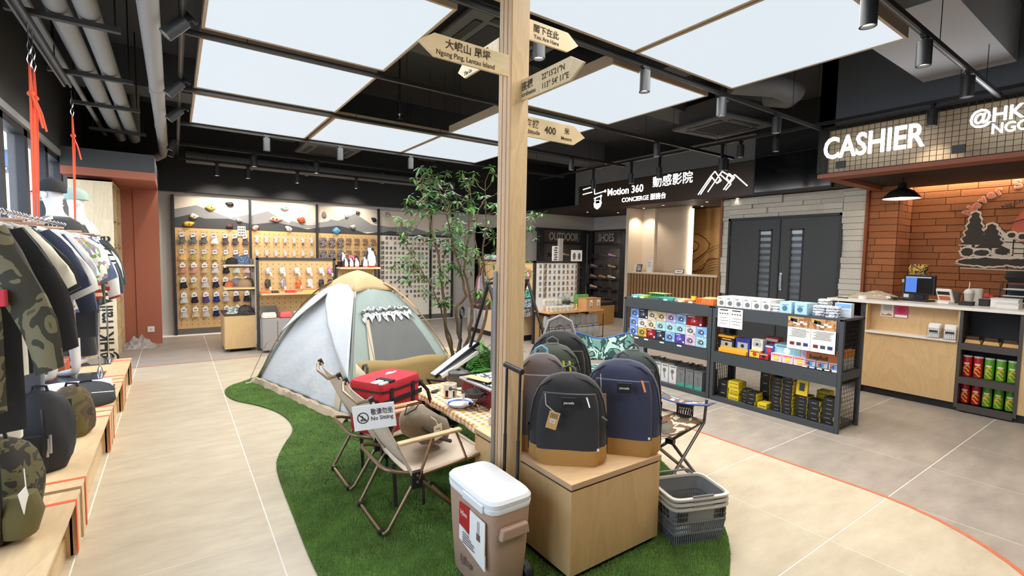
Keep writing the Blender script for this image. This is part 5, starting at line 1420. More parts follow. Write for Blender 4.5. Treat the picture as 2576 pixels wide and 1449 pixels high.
# ------------------------------------------------------------------ shoe racks in the far right corner
RK = M('rack_black', (40, 42, 46), .6)
def rack(label, loc, rz, W, word, ncol, rows, skip):
 t = T('shoe_rack', label, 'shoe rack', loc, rz)
 obj('post', MB().bx(-.14, -.02, 0, 0, .1, 2.18), RK, t, bev=.004)
 obj('post', MB().bx(W, -.02, 0, W + .14, .1, 2.18), RK, t, bev=.004)
 obj('top_bar', MB().bx(-.2, .0, 2.16, W + .2, .06, 2.2), RK, t)
 obj('finial', MB().ball((-.2, .03, 2.15), .045, 10).ball((W + .2, .03, 2.15), .045, 10), M('finial_brown', (60, 44, 40), .5), t, smooth=True)
 obj('sign_bar', MB().bx(0, .0, 1.83, W, .04, 1.86), RK, t)
 obj('backing', MB().bx(0, .07, .1, W, .08, 2.15), M('rack_back', (122, 112, 104), .8), t)
 m_ = MB()
 for k in range(int(W / .035)):
  m_.bx(k * .035 - .0014, .05, .1, k * .035 + .0014, .053, 2.15)
 for k in range(59):
  m_.bx(0, .05, .1 + k * .035, W, .053, .1 + k * .035 + .0028)
 o = obj('wire_mesh', m_, M('rack_wire', (60, 62, 66), .5, .5), t)
 o['kind'] = 'stuff'
 text(word, .27, M('rack_letters', (176, 166, 158), .6), (W / 2, -.012, 1.91), (1, 0, 0), (0, 0, 1), t, depth=.01, bold=.025, squeeze=.7)
 obj('base', MB().bx(0, .0, 0, W, .08, .12), RK, t)
 return t
rack('outdoor footwear wire rack in the far right corner, facing the room', (7.47, 9.36, 0), 0, 1.28, 'OUTDOOR', 3, 6, 0)
rack('shoes wire rack in the far right corner, beside the concierge counter', (9.05, 9.28, 0), -PI / 2, .98, 'SHOES', 3, 7, 0)
scol = [(34, 32, 34), (40, 38, 40), (150, 124, 104), (50, 46, 46), (176, 120, 92), (60, 56, 58), (206, 186, 160), (140, 100, 140), (36, 36, 40)]
shelf_me = mesh_of(MB().bx(-.12, -.16, -.012, .12, .0, -.0), M('shoe_shelf', (60, 60, 62), .5))
sm = []
for k, c_ in enumerate(scol):
 b = MB()
 R_ = []
 for q in range(8):
  u = q / 7
  wd_ = interp([(0, .03), (.2, .036), (.5, .03), (.75, .042), (1, .02)], u)
  h = interp([(0, .085), (.3, .075), (.5, .05), (.8, .045), (1, .02)], u)
  R_.append([(-.12 + .24 * u, -.08 + p[0], .016 + (p[1] * .5 + .5) * h) for p in sup(wd_, 1, 10, 2.4)])
 b.loft(R_, 0)
 b.prism([(-.125, -.035), (0, -.032), (.06, -.045), (.125, -.015), (.125, .015), (.06, .045), (0, .032), (-.125, .035)], (0, -.08, 0), (1, 0, 0), (0, 1, 0), .02, 1)
 sm.append((mesh_of(b, [M('display_shoe_%d' % k, c_, .7), M('shoe_sole', (52, 48, 46), .8)], smooth=True)))
k = 0
for r_ in range(6):
 z = 1.5 - .27 * r_
 for c_ in range(3):
  for which in (0, 1):
   if which == 0 and r_ > 2:
    continue
   loc = (7.68 + .43 * c_, 9.36, z) if which == 0 else (9.05, 9.1 - .31 * c_, z)
   t = T('display_shoe', 'shoe on a bracket of the %s rack, %s from left in the %s row' % (('outdoor footwear', 'shoes')[which], ORD[c_], ORD[r_]), 'shoe', loc, 0 if which == 0 else -PI / 2, 'shoes on the wire racks')
   piece('shoe_body', sm[(r_ * 4 + c_ * 2 + which * 3) % 9], None, t, (0, -.01, .0))
   piece('bracket_shelf', shelf_me, None, t, (0, -.01, 0))
tb = T('try_on_bench', 'plywood try-on bench with a dark cushion before the shoe racks', 'bench', (7.9, 7.95, 0))
obj('carcass', MB().bx(-.25, -.3, 0, .3, .6, .42), wood('bench_ply', (196, 150, 90), 2, .07), tb)
obj('cushion', MB().bx(-.24, -.29, .42, .29, .6, .5), M('cushion_dark', (48, 36, 36), .8), tb, bev=.02)
obj('piping', MB().bx(-.22, .55, .5, .27, .58, .506), M('cushion_red', (150, 62, 54), .8), tb)
hb2 = T('hanging_bag', 'dark drawstring bag and straps hanging between the two shoe racks', 'bag', (8.98, 9.3, 1.3))
obj('bag', MB().loft([sup(.08, .05, 14, 3, 0, 0, -.5), sup(.1, .06, 14, 3, 0, 0, -.3), sup(.05, .03, 14, 3, 0, 0, 0)]), M('bag_char', (46, 46, 48), .8, bump=.3), hb2, smooth=True)
obj('strap', MB().tube([(-.05, -.05, -.1), (-.08, -.07, -.6), (-.02, -.07, -.9)], .012, 6).tube([(.05, -.05, -.1), (.07, -.07, -.5)], .01, 6), BLK, hb2, smooth=True)
# concierge counter
cc = T('concierge_counter', 'concierge counter fronted with vertical brown timber slats', 'counter', (8.0, 5.0, 0))
obj('top', MB().bx(-.03, 0, 1.17, .42, 2.1, 1.2), M('concierge_top', (226, 206, 182), .5), cc, bev=.003)
obj('front_board', MB().bx(.02, 0, 0, .06, 2.1, 1.17), M('slat_back', (76, 56, 38), .8), cc)
sl = mesh_of(MB().lathe([(.032, 0.0), (.032, 1.165)], 10), wood('slat_wood', (160, 122, 80), 2, .16), smooth=True)
for k in range(26):
 piece('slat', sl, None, cc, (.012, .045 + k * .0805, 0))
ci = T('picture_stand', 'small framed landscape picture standing on the concierge counter', 'picture', (8.12, 6.9, 1.2), -.35)
obj('frame', MB().box((0, 0, .085), (.012, .2, .16), 0, Matrix.Rotation(.2, 3, 'Y')), M('frame_dark', (60, 50, 46), .6), ci)
obj('picture', MB().box((-.008, 0, .09), (.004, .17, .12), 0, Matrix.Rotation(.2, 3, 'Y')), camo('landscape', [(150, 160, 180), (196, 204, 216), (100, 110, 124)], 14), ci)
obj('side_leaflet', MB().bx(-.02, .11, 0, -.012, .18, .15), PAPER, ci)
lf = T('leaflet_holder', 'white printed leaflet stand on the concierge counter', 'leaflet', (8.12, 6.63, 1.2))
obj('sheet', MB().box((0, 0, .13), (.006, .13, .27), 0, Matrix.Rotation(.12, 3, 'Y')), PAPER, lf)
b = MB()
for q in range(5):
 b.box((-.005 - .002 * (q - 2) , 0, .05 + .04 * q), (.003, .08 - .02 * (q % 2), .008))
obj('printed_lines', b, M('soft_print', (120, 116, 110), .8), lf)
sd = T('desk_card', 'small framed white card lying at the right of the concierge counter', 'card', (8.06, 5.86, 1.2))
obj('frame', MB().box((0, 0, .045), (.012, .2, .09), 0, Matrix.Rotation(.35, 3, 'Y')), BLK, sd)
obj('card', MB().box((-.006, 0, .046), (.006, .185, .075), 0, Matrix.Rotation(.35, 3, 'Y')), PAPER, sd)
obj('print', MB().box((-.0105, 0, .05), (.003, .1, .01), 0, Matrix.Rotation(.35, 3, 'Y')), INK, sd)
# ------------------------------------------------------------------ turf
def catmull(P, n=6):
 out = []
 k = len(P)
 for i in range(k):
  p0, p1, p2, p3 = (Vector(P[(i + d) % k]) for d in (-1, 0, 1, 2))
  for j in range(n):
   t = j / n
   out.append(.5 * ((2 * p1) + (p2 - p0) * t + (2 * p0 - 5 * p1 + 4 * p2 - p3) * t * t + (3 * p1 - p0 - 3 * p2 + p3) * t ** 3))
 return out
TURF = [(.68, 6.3), (.46, 6.06), (.405, 5.82), (.46, 5.49), (.635, 5.17), (.76, 4.84), (.80, 4.5), (.765, 4.24), (.665, 4.0), (.57, 3.72), (.535, 3.45), (.52, 2.92), (.512, 2.27), (.56, 1.6), (.85, 1.05), (1.4, .92), (1.85, 1.05), (2.126, 1.2), (2.3, 1.3), (2.48, 1.44), (2.66, 1.64), (2.76, 1.84), (2.83, 2.05), (2.95, 2.3), (3.2, 3.0), (3.55, 4.2), (3.6, 5.4), (3.2, 6.5), (2.3, 7.1), (1.3, 6.9)]
tp = catmull(TURF, 5)
turf = obj('turf_base', MB().prism([(p.x, p.y) for p in tp], (0, 0, .001), (1, 0, 0), (0, 1, 0), .011), M('turf_green', (86, 118, 48), .95, bump=1.0, bscale=420, var=.35, vscale=5))
tag(turf, 'wavy-edged piece of green artificial turf under the camping display', 'turf')
rg_ = np.random.default_rng(3)
poly = np.array([(p.x, p.y) for p in tp])
def inside(pts):
 x, y = pts[:, 0], pts[:, 1]
 c_ = np.zeros(len(pts), bool)
 j = len(poly) - 1
 for i in range(len(poly)):
  xi, yi = poly[i]; xj, yj = poly[j]
  hit = ((yi > y) != (yj > y)) & (x < (xj - xi) * (y - yi) / (yj - yi + 1e-12) + xi)
  c_ ^= hit
  j = i
 return c_
pa = rg_.uniform((.4, .9), (3.0, 3.1), (330000, 2))
pb_ = rg_.uniform((.4, 3.1), (3.6, 7.1), (60000, 2))
pts = np.vstack([pa, pb_])
pts = pts[inside(pts)]
n_ = len(pts)
ang = rg_.uniform(0, 2 * PI, n_)
hh = rg_.uniform(.008, .017, n_)
wd_ = np.where(pts[:, 1] < 3.1, .0016, .004)
lean = rg_.uniform(-.008, .008, (n_, 2))
V_ = np.zeros((n_, 3, 3))
V_[:, 0, 0] = pts[:, 0] - np.cos(ang) * wd_; V_[:, 0, 1] = pts[:, 1] - np.sin(ang) * wd_; V_[:, 0, 2] = .009
V_[:, 1, 0] = pts[:, 0] + np.cos(ang) * wd_; V_[:, 1, 1] = pts[:, 1] + np.sin(ang) * wd_; V_[:, 1, 2] = .009
V_[:, 2, 0] = pts[:, 0] + lean[:, 0]; V_[:, 2, 1] = pts[:, 1] + lean[:, 1]; V_[:, 2, 2] = .01 + hh
me = bpy.data.meshes.new('grass_blades')
me.vertices.add(n_ * 3); me.vertices.foreach_set('co', V_.ravel())
me.loops.add(n_ * 3); me.loops.foreach_set('vertex_index', np.arange(n_ * 3))
me.polygons.add(n_); me.polygons.foreach_set('loop_start', np.arange(n_) * 3); me.polygons.foreach_set('loop_total', np.full(n_, 3))
me.materials.append(M('turf_blade', (124, 160, 76), .8, var=.3, vscale=7))
me.update(); me.validate()
gb = obj('grass_blades', me, parent=turf); gb['kind'] = 'stuff'
# ------------------------------------------------------------------ signpost
PILL = wood('pillar_ply', (224, 194, 150), 2, .12)
EDGEY = stripes('ply_edge_y', [(206, 172, 132), (170, 130, 98), (216, 186, 148), (186, 148, 114), (224, 196, 158)], .0135, 1, .6)
sp = T('signpost', 'square plywood signpost rising to the ceiling, layered edges on its left side', 'post', (1.335, 1.95, 0))
obj('core', MB().bx(.008, .004, 0, .1, .1, ZC), PILL, sp)
obj('face_board', MB().bx(.004, -.002, 0, .104, .012, ZC), PILL, sp)
for a in ((.0, .026), (.034, .062), (.068, .1)):
 obj('edge_strip', MB().bx(-.002, a[0], 0, .012, a[1], ZC), EDGEY, sp)
obj('back_guard', MB().bx(.02, .102, 0, .108, .112, 1.42), M('brushed_guard', (158, 160, 162), .35, .7), sp)
obj('side_guard', MB().bx(-.012, .085, .35, -.004, .112, 1.42), M('brushed_guard', (158, 160, 162), .35, .7), sp)
BOARD = wood('sign_ply', (222, 200, 158), 0, .1)
BROWN = M('burnt_lettering', (66, 54, 40), .8)
def board(label, o, u, L, h, tip, lines, flip=False, w2=None):
 """Arrow board: o is the lower corner at the tail (seen from the front), u runs to the reader's right."""
 t = T('arrow_sign', label, 'sign', o)
 u = Vector(u); v = Vector((0, 0, 1)); w = u.cross(v)
 if flip:
  P = [(L, 0), (L, h), (tip, h), (0, h / 2), (tip, 0)]
 else:
  P = [(0, 0), (L - tip, 0), (L, h / 2), (L - tip, h), (0, h)]
 b = MB().prism(P, -w * .012, u, v, .012)
 obj('board', b, BOARD, t, bev=.001)
 for s_, a, z, sz, bd, sq in lines:
  text(s_, sz, BROWN, u * a + v * z + w * .0006, u, v, t, depth=.0008, bold=bd, align='LEFT', squeeze=sq)
 return t
board('left-pointing arrow sign to Ngong Ping, Lantau Island on the signpost', (.855, 1.938, 2.343), (1, 0, 0), .46, .098, .075, [('大嶼山 昂坪', .125, .05, .044, .018, 1), ('Ngong Ping, Lantau Island', .082, .013, .031, .012, .93)], flip=True)
board('upper right-pointing arrow sign reading You Are Here on the signpost', (1.40, 2.0, 2.578), (1, 0, 0), .405, .098, .075, [('閣下在此', .1, .047, .042, .018, 1), ('You Are Here', .105, .014, .028, .012, 1)])
board('arrow sign with coordinates pointing out to the right of the signpost', (1.40, 1.99, 2.25), (0, -1, 0), .475, .1, .085, [('座標', .04, .048, .044, .018, 1), ('Coordinates', .012, .016, .029, .012, .95), ('22°15\'21"N', .195, .056, .036, .014, .95), ('113° 54\' 11"E', .195, .014, .036, .014, .95)])
board('lower right-pointing arrow sign giving the altitude on the signpost', (1.425, 1.962, 2.092), (1, 0, 0), .41, .098, .08, [('海拔', .01, .051, .042, .018, 1), ('Altitude', .008, .016, .03, .012, .95), ('400', .13, .033, .05, .02, 1), ('米', .262, .05, .036, .018, 1), ('Meters', .24, .016, .026, .012, 1)])
board('arrow sign pointing away to the left behind the Ngong Ping board', (1.33, 2.47, 2.468), (0, -1, 0), .42, .098, .075, [('島嶼', .235, .05, .044, .018, 1), ('The La', .07, .012, .03, .012, 1)], flip=True)
# ------------------------------------------------------------------ birch plinth, six backpacks
EDGEZ = stripes('ply_edge_z', [(206, 172, 132), (172, 134, 102), (216, 186, 148), (190, 152, 118)], .0062, 2, .6)
pz = T('display_plinth', 'large birch plywood plinth with a loose lid that carries the backpacks', 'plinth', (1.435, 1.56, 0))
obj('carcass', MB().bx(0, 0, .045, .615, .85, .443), wood('plinth_ply', (214, 176, 124), 2, .1, scale=2.2), pz, bev=.0015)
obj('lid_gap', MB().bx(.006, .006, .443, .609, .844, .455), M('lid_shadow_board', (70, 48, 34), .9), pz)
obj('lid', MB().bx(-.004, -.004, .455, .619, .854, .48), EDGEZ, pz)
obj('lid_top', MB().bx(-.0035, -.0035, .4795, .6185, .8535, .4808), wood('lid_ply', (232, 196, 148), 0, .1), pz)
obj('kick_base', MB().bx(.02, .02, 0, .595, .83, .045), BLK, pz)
TAN = M('pack_tan', (176, 132, 70), .75, bump=.1, bscale=200)
def backpack(label, loc, rz, w, d, h, col, base=True, lean=.12, colname='', pocket=True, top=None, roll=0.0, tagc=0, zipc=None):
 t = T('backpack', label, 'backpack', loc, rz)
 fab = M('pack_' + colname, col, .8, bump=.25, bscale=14, sheen=.2)
 dark = M('pack_dark_' + colname, tuple(int(v * .62) for v in col), .8)
 F = [(0, .9), (.06, 1.0), (.45, 1.0), (.68, .93), (.82, .82), (.92, .63), (.97, .45), (1, .2)]
 G = [(0, .9), (.08, 1.0), (.4, 1.0), (.75, .82), (.92, .6), (1, .2)]
 def ring(tt, sw=1.0, sd=1.0, oy=0.0, e=3.2, n=28):
  z = tt * h
  r = sup(w / 2 * interp(F, tt) * sw, d / 2 * interp(G, tt) * sd, n, e, roll * z, lean * z + oy)
  return [(x + .003 * math.sin(9 * x / w + 7 * tt + 5), y + .004 * math.sin(13 * tt + 11 * x / w), z) for x, y, _ in r]
 ts = [0, .02, .06, .12, .2, .3, .4, .5, .6, .7, .78, .85, .9, .94, .97, .99, 1]
 obj('body', MB().loft([ring(q) for q in ts]), fab, t, smooth=60)
 if base:
  obj('base_panel', MB().loft([ring(q, 1.02, 1.03) for q in (-.01, .02, .06, .12, .19, .2)]), TAN, t, smooth=60)
 if pocket:
  obj('front_pocket', MB().loft([ring(q, .8, .5, -d * .34, 3.6) for q in (.0, .03, .1, .2, .4, .6, .7, .76, .8)]), fab, t, smooth=60)
  obj('pocket_base', MB().loft([ring(q, .82, .52, -d * .342, 3.6) for q in (-.005, .03, .1, .17, .18)]), TAN if base else dark, t, smooth=60)
  for sx in (-1, 1):
   pts = [(sx * w * .40 * interp(F, q) + roll * q * h, lean * q * h - d * .5 * interp(G, q) * .72, q * h) for q in (.16, .3, .45, .6, .72, .8)]
   obj('zip_line', MB().tube(pts, .0035, 5), dark, t, smooth=True)
  obj('side_pocket', MB().loft([ring(q, 1.045, .7, d * .06) for q in (.1, .14, .25, .36, .38)], cap=False), dark, t, smooth=60)
 arch = [(-1, .35), (-1, .55), (-1, .72), (-1, .85), (-.8, .93), (0, .965), (.8, .93), (1, .85), (1, .72), (1, .55), (1, .35)]
 pts = [(w * .485 * interp(F, q) * s_ + roll * q * h, lean * q * h - d * .40 * interp(G, q), q * h) for s_, q in arch]
 obj('piping', MB().tube(pts, .004, 5), dark, t, smooth=True)
 if top:
  tf = M('pack_top_' + colname, top, .8, bump=.2, bscale=14)
  obj('top_panel', MB().loft([ring(q, 1.02, 1.03) for q in (.78, .84, .9, .94, .97, .99, 1.0, 1.005)]), tf, t, smooth=60)
 zc = lean * h
 obj('grab_loop', MB().tube([(-.035 + roll * h, zc + d * .2, h * .95), (-.03 + roll * h, zc + d * .24, h * 1.03), (roll * h, zc + d * .25, h * 1.065), (.03 + roll * h, zc + d * .24, h * 1.03), (.035 + roll * h, zc + d * .2, h * .95)], .007, 6), M('strap_' + (zipc or 'grey'), {'blue': (120, 190, 220), 'grey': (96, 94, 96)}.get(zipc or 'grey', (96, 94, 96)), .7), t, smooth=True)
 for sx in (-1, 1):
  obj('shoulder_strap', MB().tube([(sx * w * .2, d * .5 + lean * h * .9, h * .88), (sx * w * .24, d * .62 + lean * h * .5, h * .5), (sx * w * .36, d * .5, h * .1)], .018, 6), dark, t, smooth=True)
 return t
def hang_tag(par, a, b_, z, ang=0.0, y=-.1, wide=.052, high=.085):
 """Kraft swing tag with a string, hung in front of a pack: parts of the pack."""
 R_ = Matrix.Rotation(ang, 3, 'Y')
 c0 = Vector((a, y, z))
 obj('hang_tag', MB().box(c0, (wide, .002, high), 0, R_), M('kraft_tag', (204, 160, 104), .8), par)
 obj('tag_label', MB().box(c0 + R_ @ Vector((.0, -.0015, -.004)), (wide * .5, .001, high * .2), 0, R_), PAPER, par)
 b = MB()
 for q in range(3):
  b.box(c0 + R_ @ Vector((.0, -.0015, high * (.36 - .09 * q))), (wide * .7, .0008, .003), 0, R_)
 for q in range(5):
  b.box(c0 + R_ @ Vector((-.008 + .004 * q, -.0022, -.004)), (.0018, .0008, high * .12), 0, R_)
 obj('tag_print', b, BROWN, par)
 top_ = c0 + R_ @ Vector((0, 0, high * .46))
 obj('tag_string', MB().tube([top_, Vector((b_, y - .004, z + high * .9)), Vector((b_ - .005, y + .01, z + high * 1.5))], .0022, 5), M('string_pale', (196, 190, 178), .8), par)
p1 = backpack('black backpack with tan base and kraft tag, foremost on the plinth', (1.61, 1.79, .481), math.radians(-41), .39, .17, .43, (38, 38, 40), colname='black', lean=.1)
obj('logo_patch', MB().bx(-.035, -.118, .295, .035, -.112, .345), M('patch_black', (20, 20, 22), .7), p1)
text('pacsafe', .017, WHITE, (0, -.1185, .315), (1, 0, 0), (0, 0, 1), p1, depth=.0006, bold=.01)
hang_tag(p1, -.075, -.11, .235, .25, -.128)
obj('zip_pull', MB().tube([(.085, -.095, .345), (.1, -.108, .3)], .005, 6), STEEL, p1)
obj('zip_pull', MB().tube([(.16, -.08, .25), (.185, -.075, .23)], .005, 6), STEEL, p1)
obj('rivet', MB().cyl((.145, -.1, .092), (.145, -.108, .092), .006, n=10), WHITE, p1)
p2 = backpack('navy blue backpack with tan base and kraft tag, beside the black one', (1.935, 1.735, .481), math.radians(-49), .41, .17, .475, (50, 54, 80), colname='navy', lean=.08)
obj('logo_patch', MB().bx(-.02, -.125, .335, .05, -.118, .385), M('patch_black', (20, 20, 22), .7), p2)
text('pacsafe', .017, WHITE, (.015, -.1255, .355), (1, 0, 0), (0, 0, 1), p2, depth=.0006, bold=.01)
hang_tag(p2, -.1, -.1, .275, -.06, -.13, .058, .1)
obj('zip_pull', MB().tube([(.1, -.1, .40), (.118, -.115, .345)], .0055, 6), M('pull_orange', (232, 146, 70), .6), p2)
obj('rivet', MB().cyl((.145, -.1, .105), (.145, -.108, .105), .006, n=10), WHITE, p2)
p3 = backpack('mauve grey backpack with a pale blue grab loop behind the black backpack', (1.60, 2.0, .481), math.radians(-34), .31, .17, .5, (104, 94, 94), colname='mauve', lean=.02, zipc='blue')
obj('zip_pull', MB().tube([(.12, -.08, .38), (.15, -.09, .35)], .006, 6), M('pull_blue', (60, 140, 176), .6), p3)
obj('zip_pull', MB().tube([(-.1, -.09, .42), (-.105, -.1, .33)], .004, 6), M('pull_orange', (232, 146, 70), .6), p3)
obj('price_tag', MB().bx(-.14, -.1, .16, -.115, -.098, .21), PAPER, p3)
p4 = backpack('black backpack with an olive top and yellow zip pulls, second row left', (1.84, 2.2, .481), math.radians(-38), .36, .18, .5, (34, 38, 36), base=False, colname='black_olive', lean=.0, top=(72, 78, 68))
for sx in (.06, .095):
 obj('zip_pull', MB().tube([(sx, -.1, .42), (sx + .01, -.115, .34)], .006, 6), M('pull_lime', (206, 222, 50), .6), p4)
p5 = backpack('tall black travel pack with a grey hoop handle at the back of the plinth', (1.99, 2.31, .481), math.radians(-40), .42, .2, .55, (28, 28, 30), base=False, colname='travel', lean=.0)
obj('hoop_handle', MB().tube([(-.1, .08, .5), (-.07, .08, .6), (.0, .08, .635), (.07, .08, .6), (.1, .08, .5)], .012, 8), M('handle_grey', (150, 148, 148), .5), p5, smooth=True)
# ------------------------------------------------------------------ camping chair with mesh holder, pack on it
CAMO_B = camo('camo_brown', [(150, 110, 72), (200, 190, 172), (110, 76, 48), (92, 96, 88)], 9)
CAMO_G = camo('camo_teal', [(50, 100, 92), (170, 196, 186), (30, 60, 58), (96, 140, 130)], 9)
TUBE = M('chair_tube', (110, 106, 102), .4, .6)
EDGEB = M('edge_blue', (56, 96, 176), .6)
def camp_chair(label, loc, rz, fab, W=.6, back=.9):
 """Quad folding chair; front faces local -Y."""
 t = T('folding_chair', label, 'chair', loc, rz)
 x0, x1, y0, y1 = -W / 2, W / 2, -.24, .24
 for x in (x0, x1):
  obj('leg', MB().tube([(x, y0, .01), (x, y1, .43)], .011, 8), TUBE, t, smooth=True)
  obj('leg', MB().tube([(x, y1, .01), (x, y0, .43)], .011, 8), TUBE, t, smooth=True)
  obj('arm_post', MB().tube([(x, y0, .43), (x, y0 - .01, .57)], .01, 8), TUBE, t, smooth=True)
  obj('back_post', MB().tube([(x, y1 - .02, .4), (x * .95, y1 + .06, back)], .011, 8), TUBE, t, smooth=True)
 for y in (y0, y1):
  obj('leg', MB().tube([(x0, y, .012), (x1, y, .42)], .01, 8), TUBE, t, smooth=True)
  obj('leg', MB().tube([(x1, y + .012, .012), (x0, y + .012, .42)], .01, 8), TUBE, t, smooth=True)
 obj('joint', MB().bx(x1 - .02, -.03, .2, x1 + .02, .03, .24).bx(x0 - .02, -.03, .2, x0 + .02, .03, .24), BLK, t, bev=.004)
 P = [[(lerp(x0, x1, i / 8), lerp(y0, y1, j / 8), .43 - .05 * math.sin(PI * i / 8) * math.sin(PI * (j + 1) / 10)) for j in range(9)] for i in range(9)]
 obj('seat', MB().grid(P), fab, t, smooth=True, solid=.005)
 P = [[(lerp(x0, x1, i / 8) * .96, y1 + .06 - .1 * (1 - j / 6) + .05 * math.sin(PI * i / 8), lerp(.46, back - .07 * math.sin(PI * i / 8) ** 2, j / 6)) for j in range(7)] for i in range(9)]
 obj('back', MB().grid(P), fab, t, smooth=True, solid=.005)
 obj('back_edge', MB().tube([r[-1] for r in P], .008, 6), EDGEB, t, smooth=True)
 for x in (x0, x1):
  P = [[(x + .045 * (q - .5) * 2, lerp(y0 - .05, y1 + .04, i / 8), .55 - .05 * math.sin(PI * i / 8) + .02 * (i / 8) * 1.5) for q in (0, .5, 1)] for i in range(9)]
  obj('arm_strap', MB().grid(P), fab, t, smooth=True, solid=.006)
  obj('arm_edge', MB().tube([r[2] for r in P], .006, 6).tube([r[0] for r in P], .006, 6), EDGEB, t, smooth=True)
 b = MB()
 r_ = .052
 cx_, cy_, zt = x1 + .0, -.1, .505
 for k in range(20):
  a = 2 * PI * k / 20
  for s_ in (-1, 1):
   b.tube([(cx_ + r_ * math.cos(a + s_ * q * .12), cy_ + r_ * math.sin(a + s_ * q * .12), zt - .03 * q) for q in range(5)], .0022, 4)
 o = obj('mesh_pocket', b, BLK, t)
 obj('pocket_rim', MB().lathe([(r_ - .006, -.008), (r_ + .007, -.008), (r_ + .007, .008), (r_ - .006, .008), (r_ - .006, -.008)], 20, 0, (cx_, cy_, zt), cap=False), BLK, t, smooth=True)
 obj('pocket_floor', MB().cyl((cx_, cy_, zt - .125), (cx_, cy_, zt - .12), r_, n=18), BLK, t)
 return t
camp_chair('brown camouflage folding chair with a black mesh cup holder beside the plinth', (2.52, 2.03, .012), .1, CAMO_B, .58, .72)
camp_chair('teal camouflage folding chair with blue edging behind the backpacks', (3.36, 3.2, .012), -.6, CAMO_G, .66, .73)
p6 = backpack('black backpack with olive top standing on the folding chair behind the navy one', (2.36, 2.03, .40), math.radians(-49), .36, .18, .52, (34, 37, 37), base=False, colname='chair_olive', lean=.0, top=(64, 74, 70))
for sx, z in ((-.13, .44), (-.09, .3)):
 obj('zip_pull', MB().tube([(sx, -.1, z), (sx - .02, -.115, z - .07)], .006, 6), M('pull_lime', (206, 222, 50), .6), p6)
# ------------------------------------------------------------------ shopping baskets
BG = M('basket_grey', (122, 124, 126), .5)
BGH = M('basket_rim', (206, 200, 190), .5)
def basket(label, z, full):
 t = T('shopping_basket', label, 'shopping basket', (2.25, 1.525, z), math.radians(-20), 'nested shopping baskets')
 a0, b0, a1, b1, h = .135, .095, .165, .125, .205
 b = MB()
 def P(s, z_):
  k = z_ / h
  return (lerp(a0, a1, k), lerp(b0, b1, k))
 for sx in (-1, 1):
  for k in range(15):
   u = -1 + 2 * k / 14
   if abs(u) > .93 or not full and False:
    pass
   b.bar((sx * a0, u * b0, 0), (sx * lerp(a0, a1, .62), u * lerp(b0, b1, .62), h * .62), .004, .006, 0)
  b.bar((sx * lerp(a0, a1, .62), -lerp(b0, b1, .62), h * .62), (sx * lerp(a0, a1, .62), lerp(b0, b1, .62), h * .62), .004, .01, 0)
  b.bar((sx * lerp(a0, a1, .3), -lerp(b0, b1, .3), h * .3), (sx * lerp(a0, a1, .3), lerp(b0, b1, .3), h * .3), .004, .008, 0)
 for sy in (-1, 1):
  for k in range(23):
   u = -1 + 2 * k / 22
   b.bar((u * a0, sy * b0, 0), (u * lerp(a0, a1, .62), sy * lerp(b0, b1, .62), h * .62), .006, .004, 0)
  for q in (.3, .62):
   b.bar((-lerp(a0, a1, q), sy * lerp(b0, b1, q), h * q), (lerp(a0, a1, q), sy * lerp(b0, b1, q), h * q), .004, .009, 0)
 o = obj('lattice', b, BG, t)
 # solid upper band with corner slots
 ra, rb = sup(lerp(a0, a1, .64), lerp(b0, b1, .64), 32, 7, 0, 0, h * .64), sup(a1, b1, 32, 7, 0, 0, h)
 ia, ib = sup(lerp(a0, a1, .64) - .004, lerp(b0, b1, .64) - .004, 32, 7, 0, 0, h * .64), sup(a1 - .004, b1 - .004, 32, 7, 0, 0, h)
 obj('upper_band', MB().loft([ra, rb, ib, ia, ra], cap=False), BG, t, smooth=True)
 sl_ = MB()
 for sy in (-1, 1):
  for cx_ in (-.11, .11):
   for q in range(4):
    for r_ in range(2):
     sl_.box((cx_ - .024 + .016 * q, sy * (lerp(b0, b1, .72 + .12 * r_) + .0005), h * (.72 + .13 * r_)), (.009, .006, .018))
 for sx in (-1, 1):
  for q in range(5):
   for r_ in range(2):
    sl_.box((sx * (lerp(a0, a1, .72 + .12 * r_) + .0005), -.06 + .03 * q, h * (.72 + .13 * r_)), (.006, .016, .018))
 obj('slots', sl_, M('basket_slot', (52, 52, 54), .8), t)
 obj('floor_panel', MB().bx(-a0, -b0, 0, a0, b0, .006), BG, t)
 ro = [sup(a1 + .01, b1 + .01, 32, 7, 0, 0, h - .006), sup(a1 + .012, b1 + .012, 32, 7, 0, 0, h + .006), sup(a1 - .004, b1 - .004, 32, 7, 0, 0, h + .008), sup(a1 - .006, b1 - .006, 32, 7, 0, 0, h - .004)]
 obj('rim', MB().loft(ro + [ro[0]], cap=False), BGH, t, smooth=True)
 obj('carry_handle', MB().tube([(-.06, -b1 - .004, h + .012), (.06, -b1 - .004, h + .012)], .006, 8), BG, t, smooth=True)
 if full:
  obj('carry_handle', MB().tube([(a1 * .7, b1, h + .01), (a1 * .55, b1 + .01, h + .03), (-a1 * .6, b1 + .01, h + .03), (-a1 * .75, b1, h + .01)], .006, 8), BG, t, smooth=True)
 return t
for k in range(3):
 basket('grey shopping basket with a pale rim beside the plinth, %s of the nested three' % ('bottom', 'middle', 'top')[k], .013 + .026 * k, k == 2)
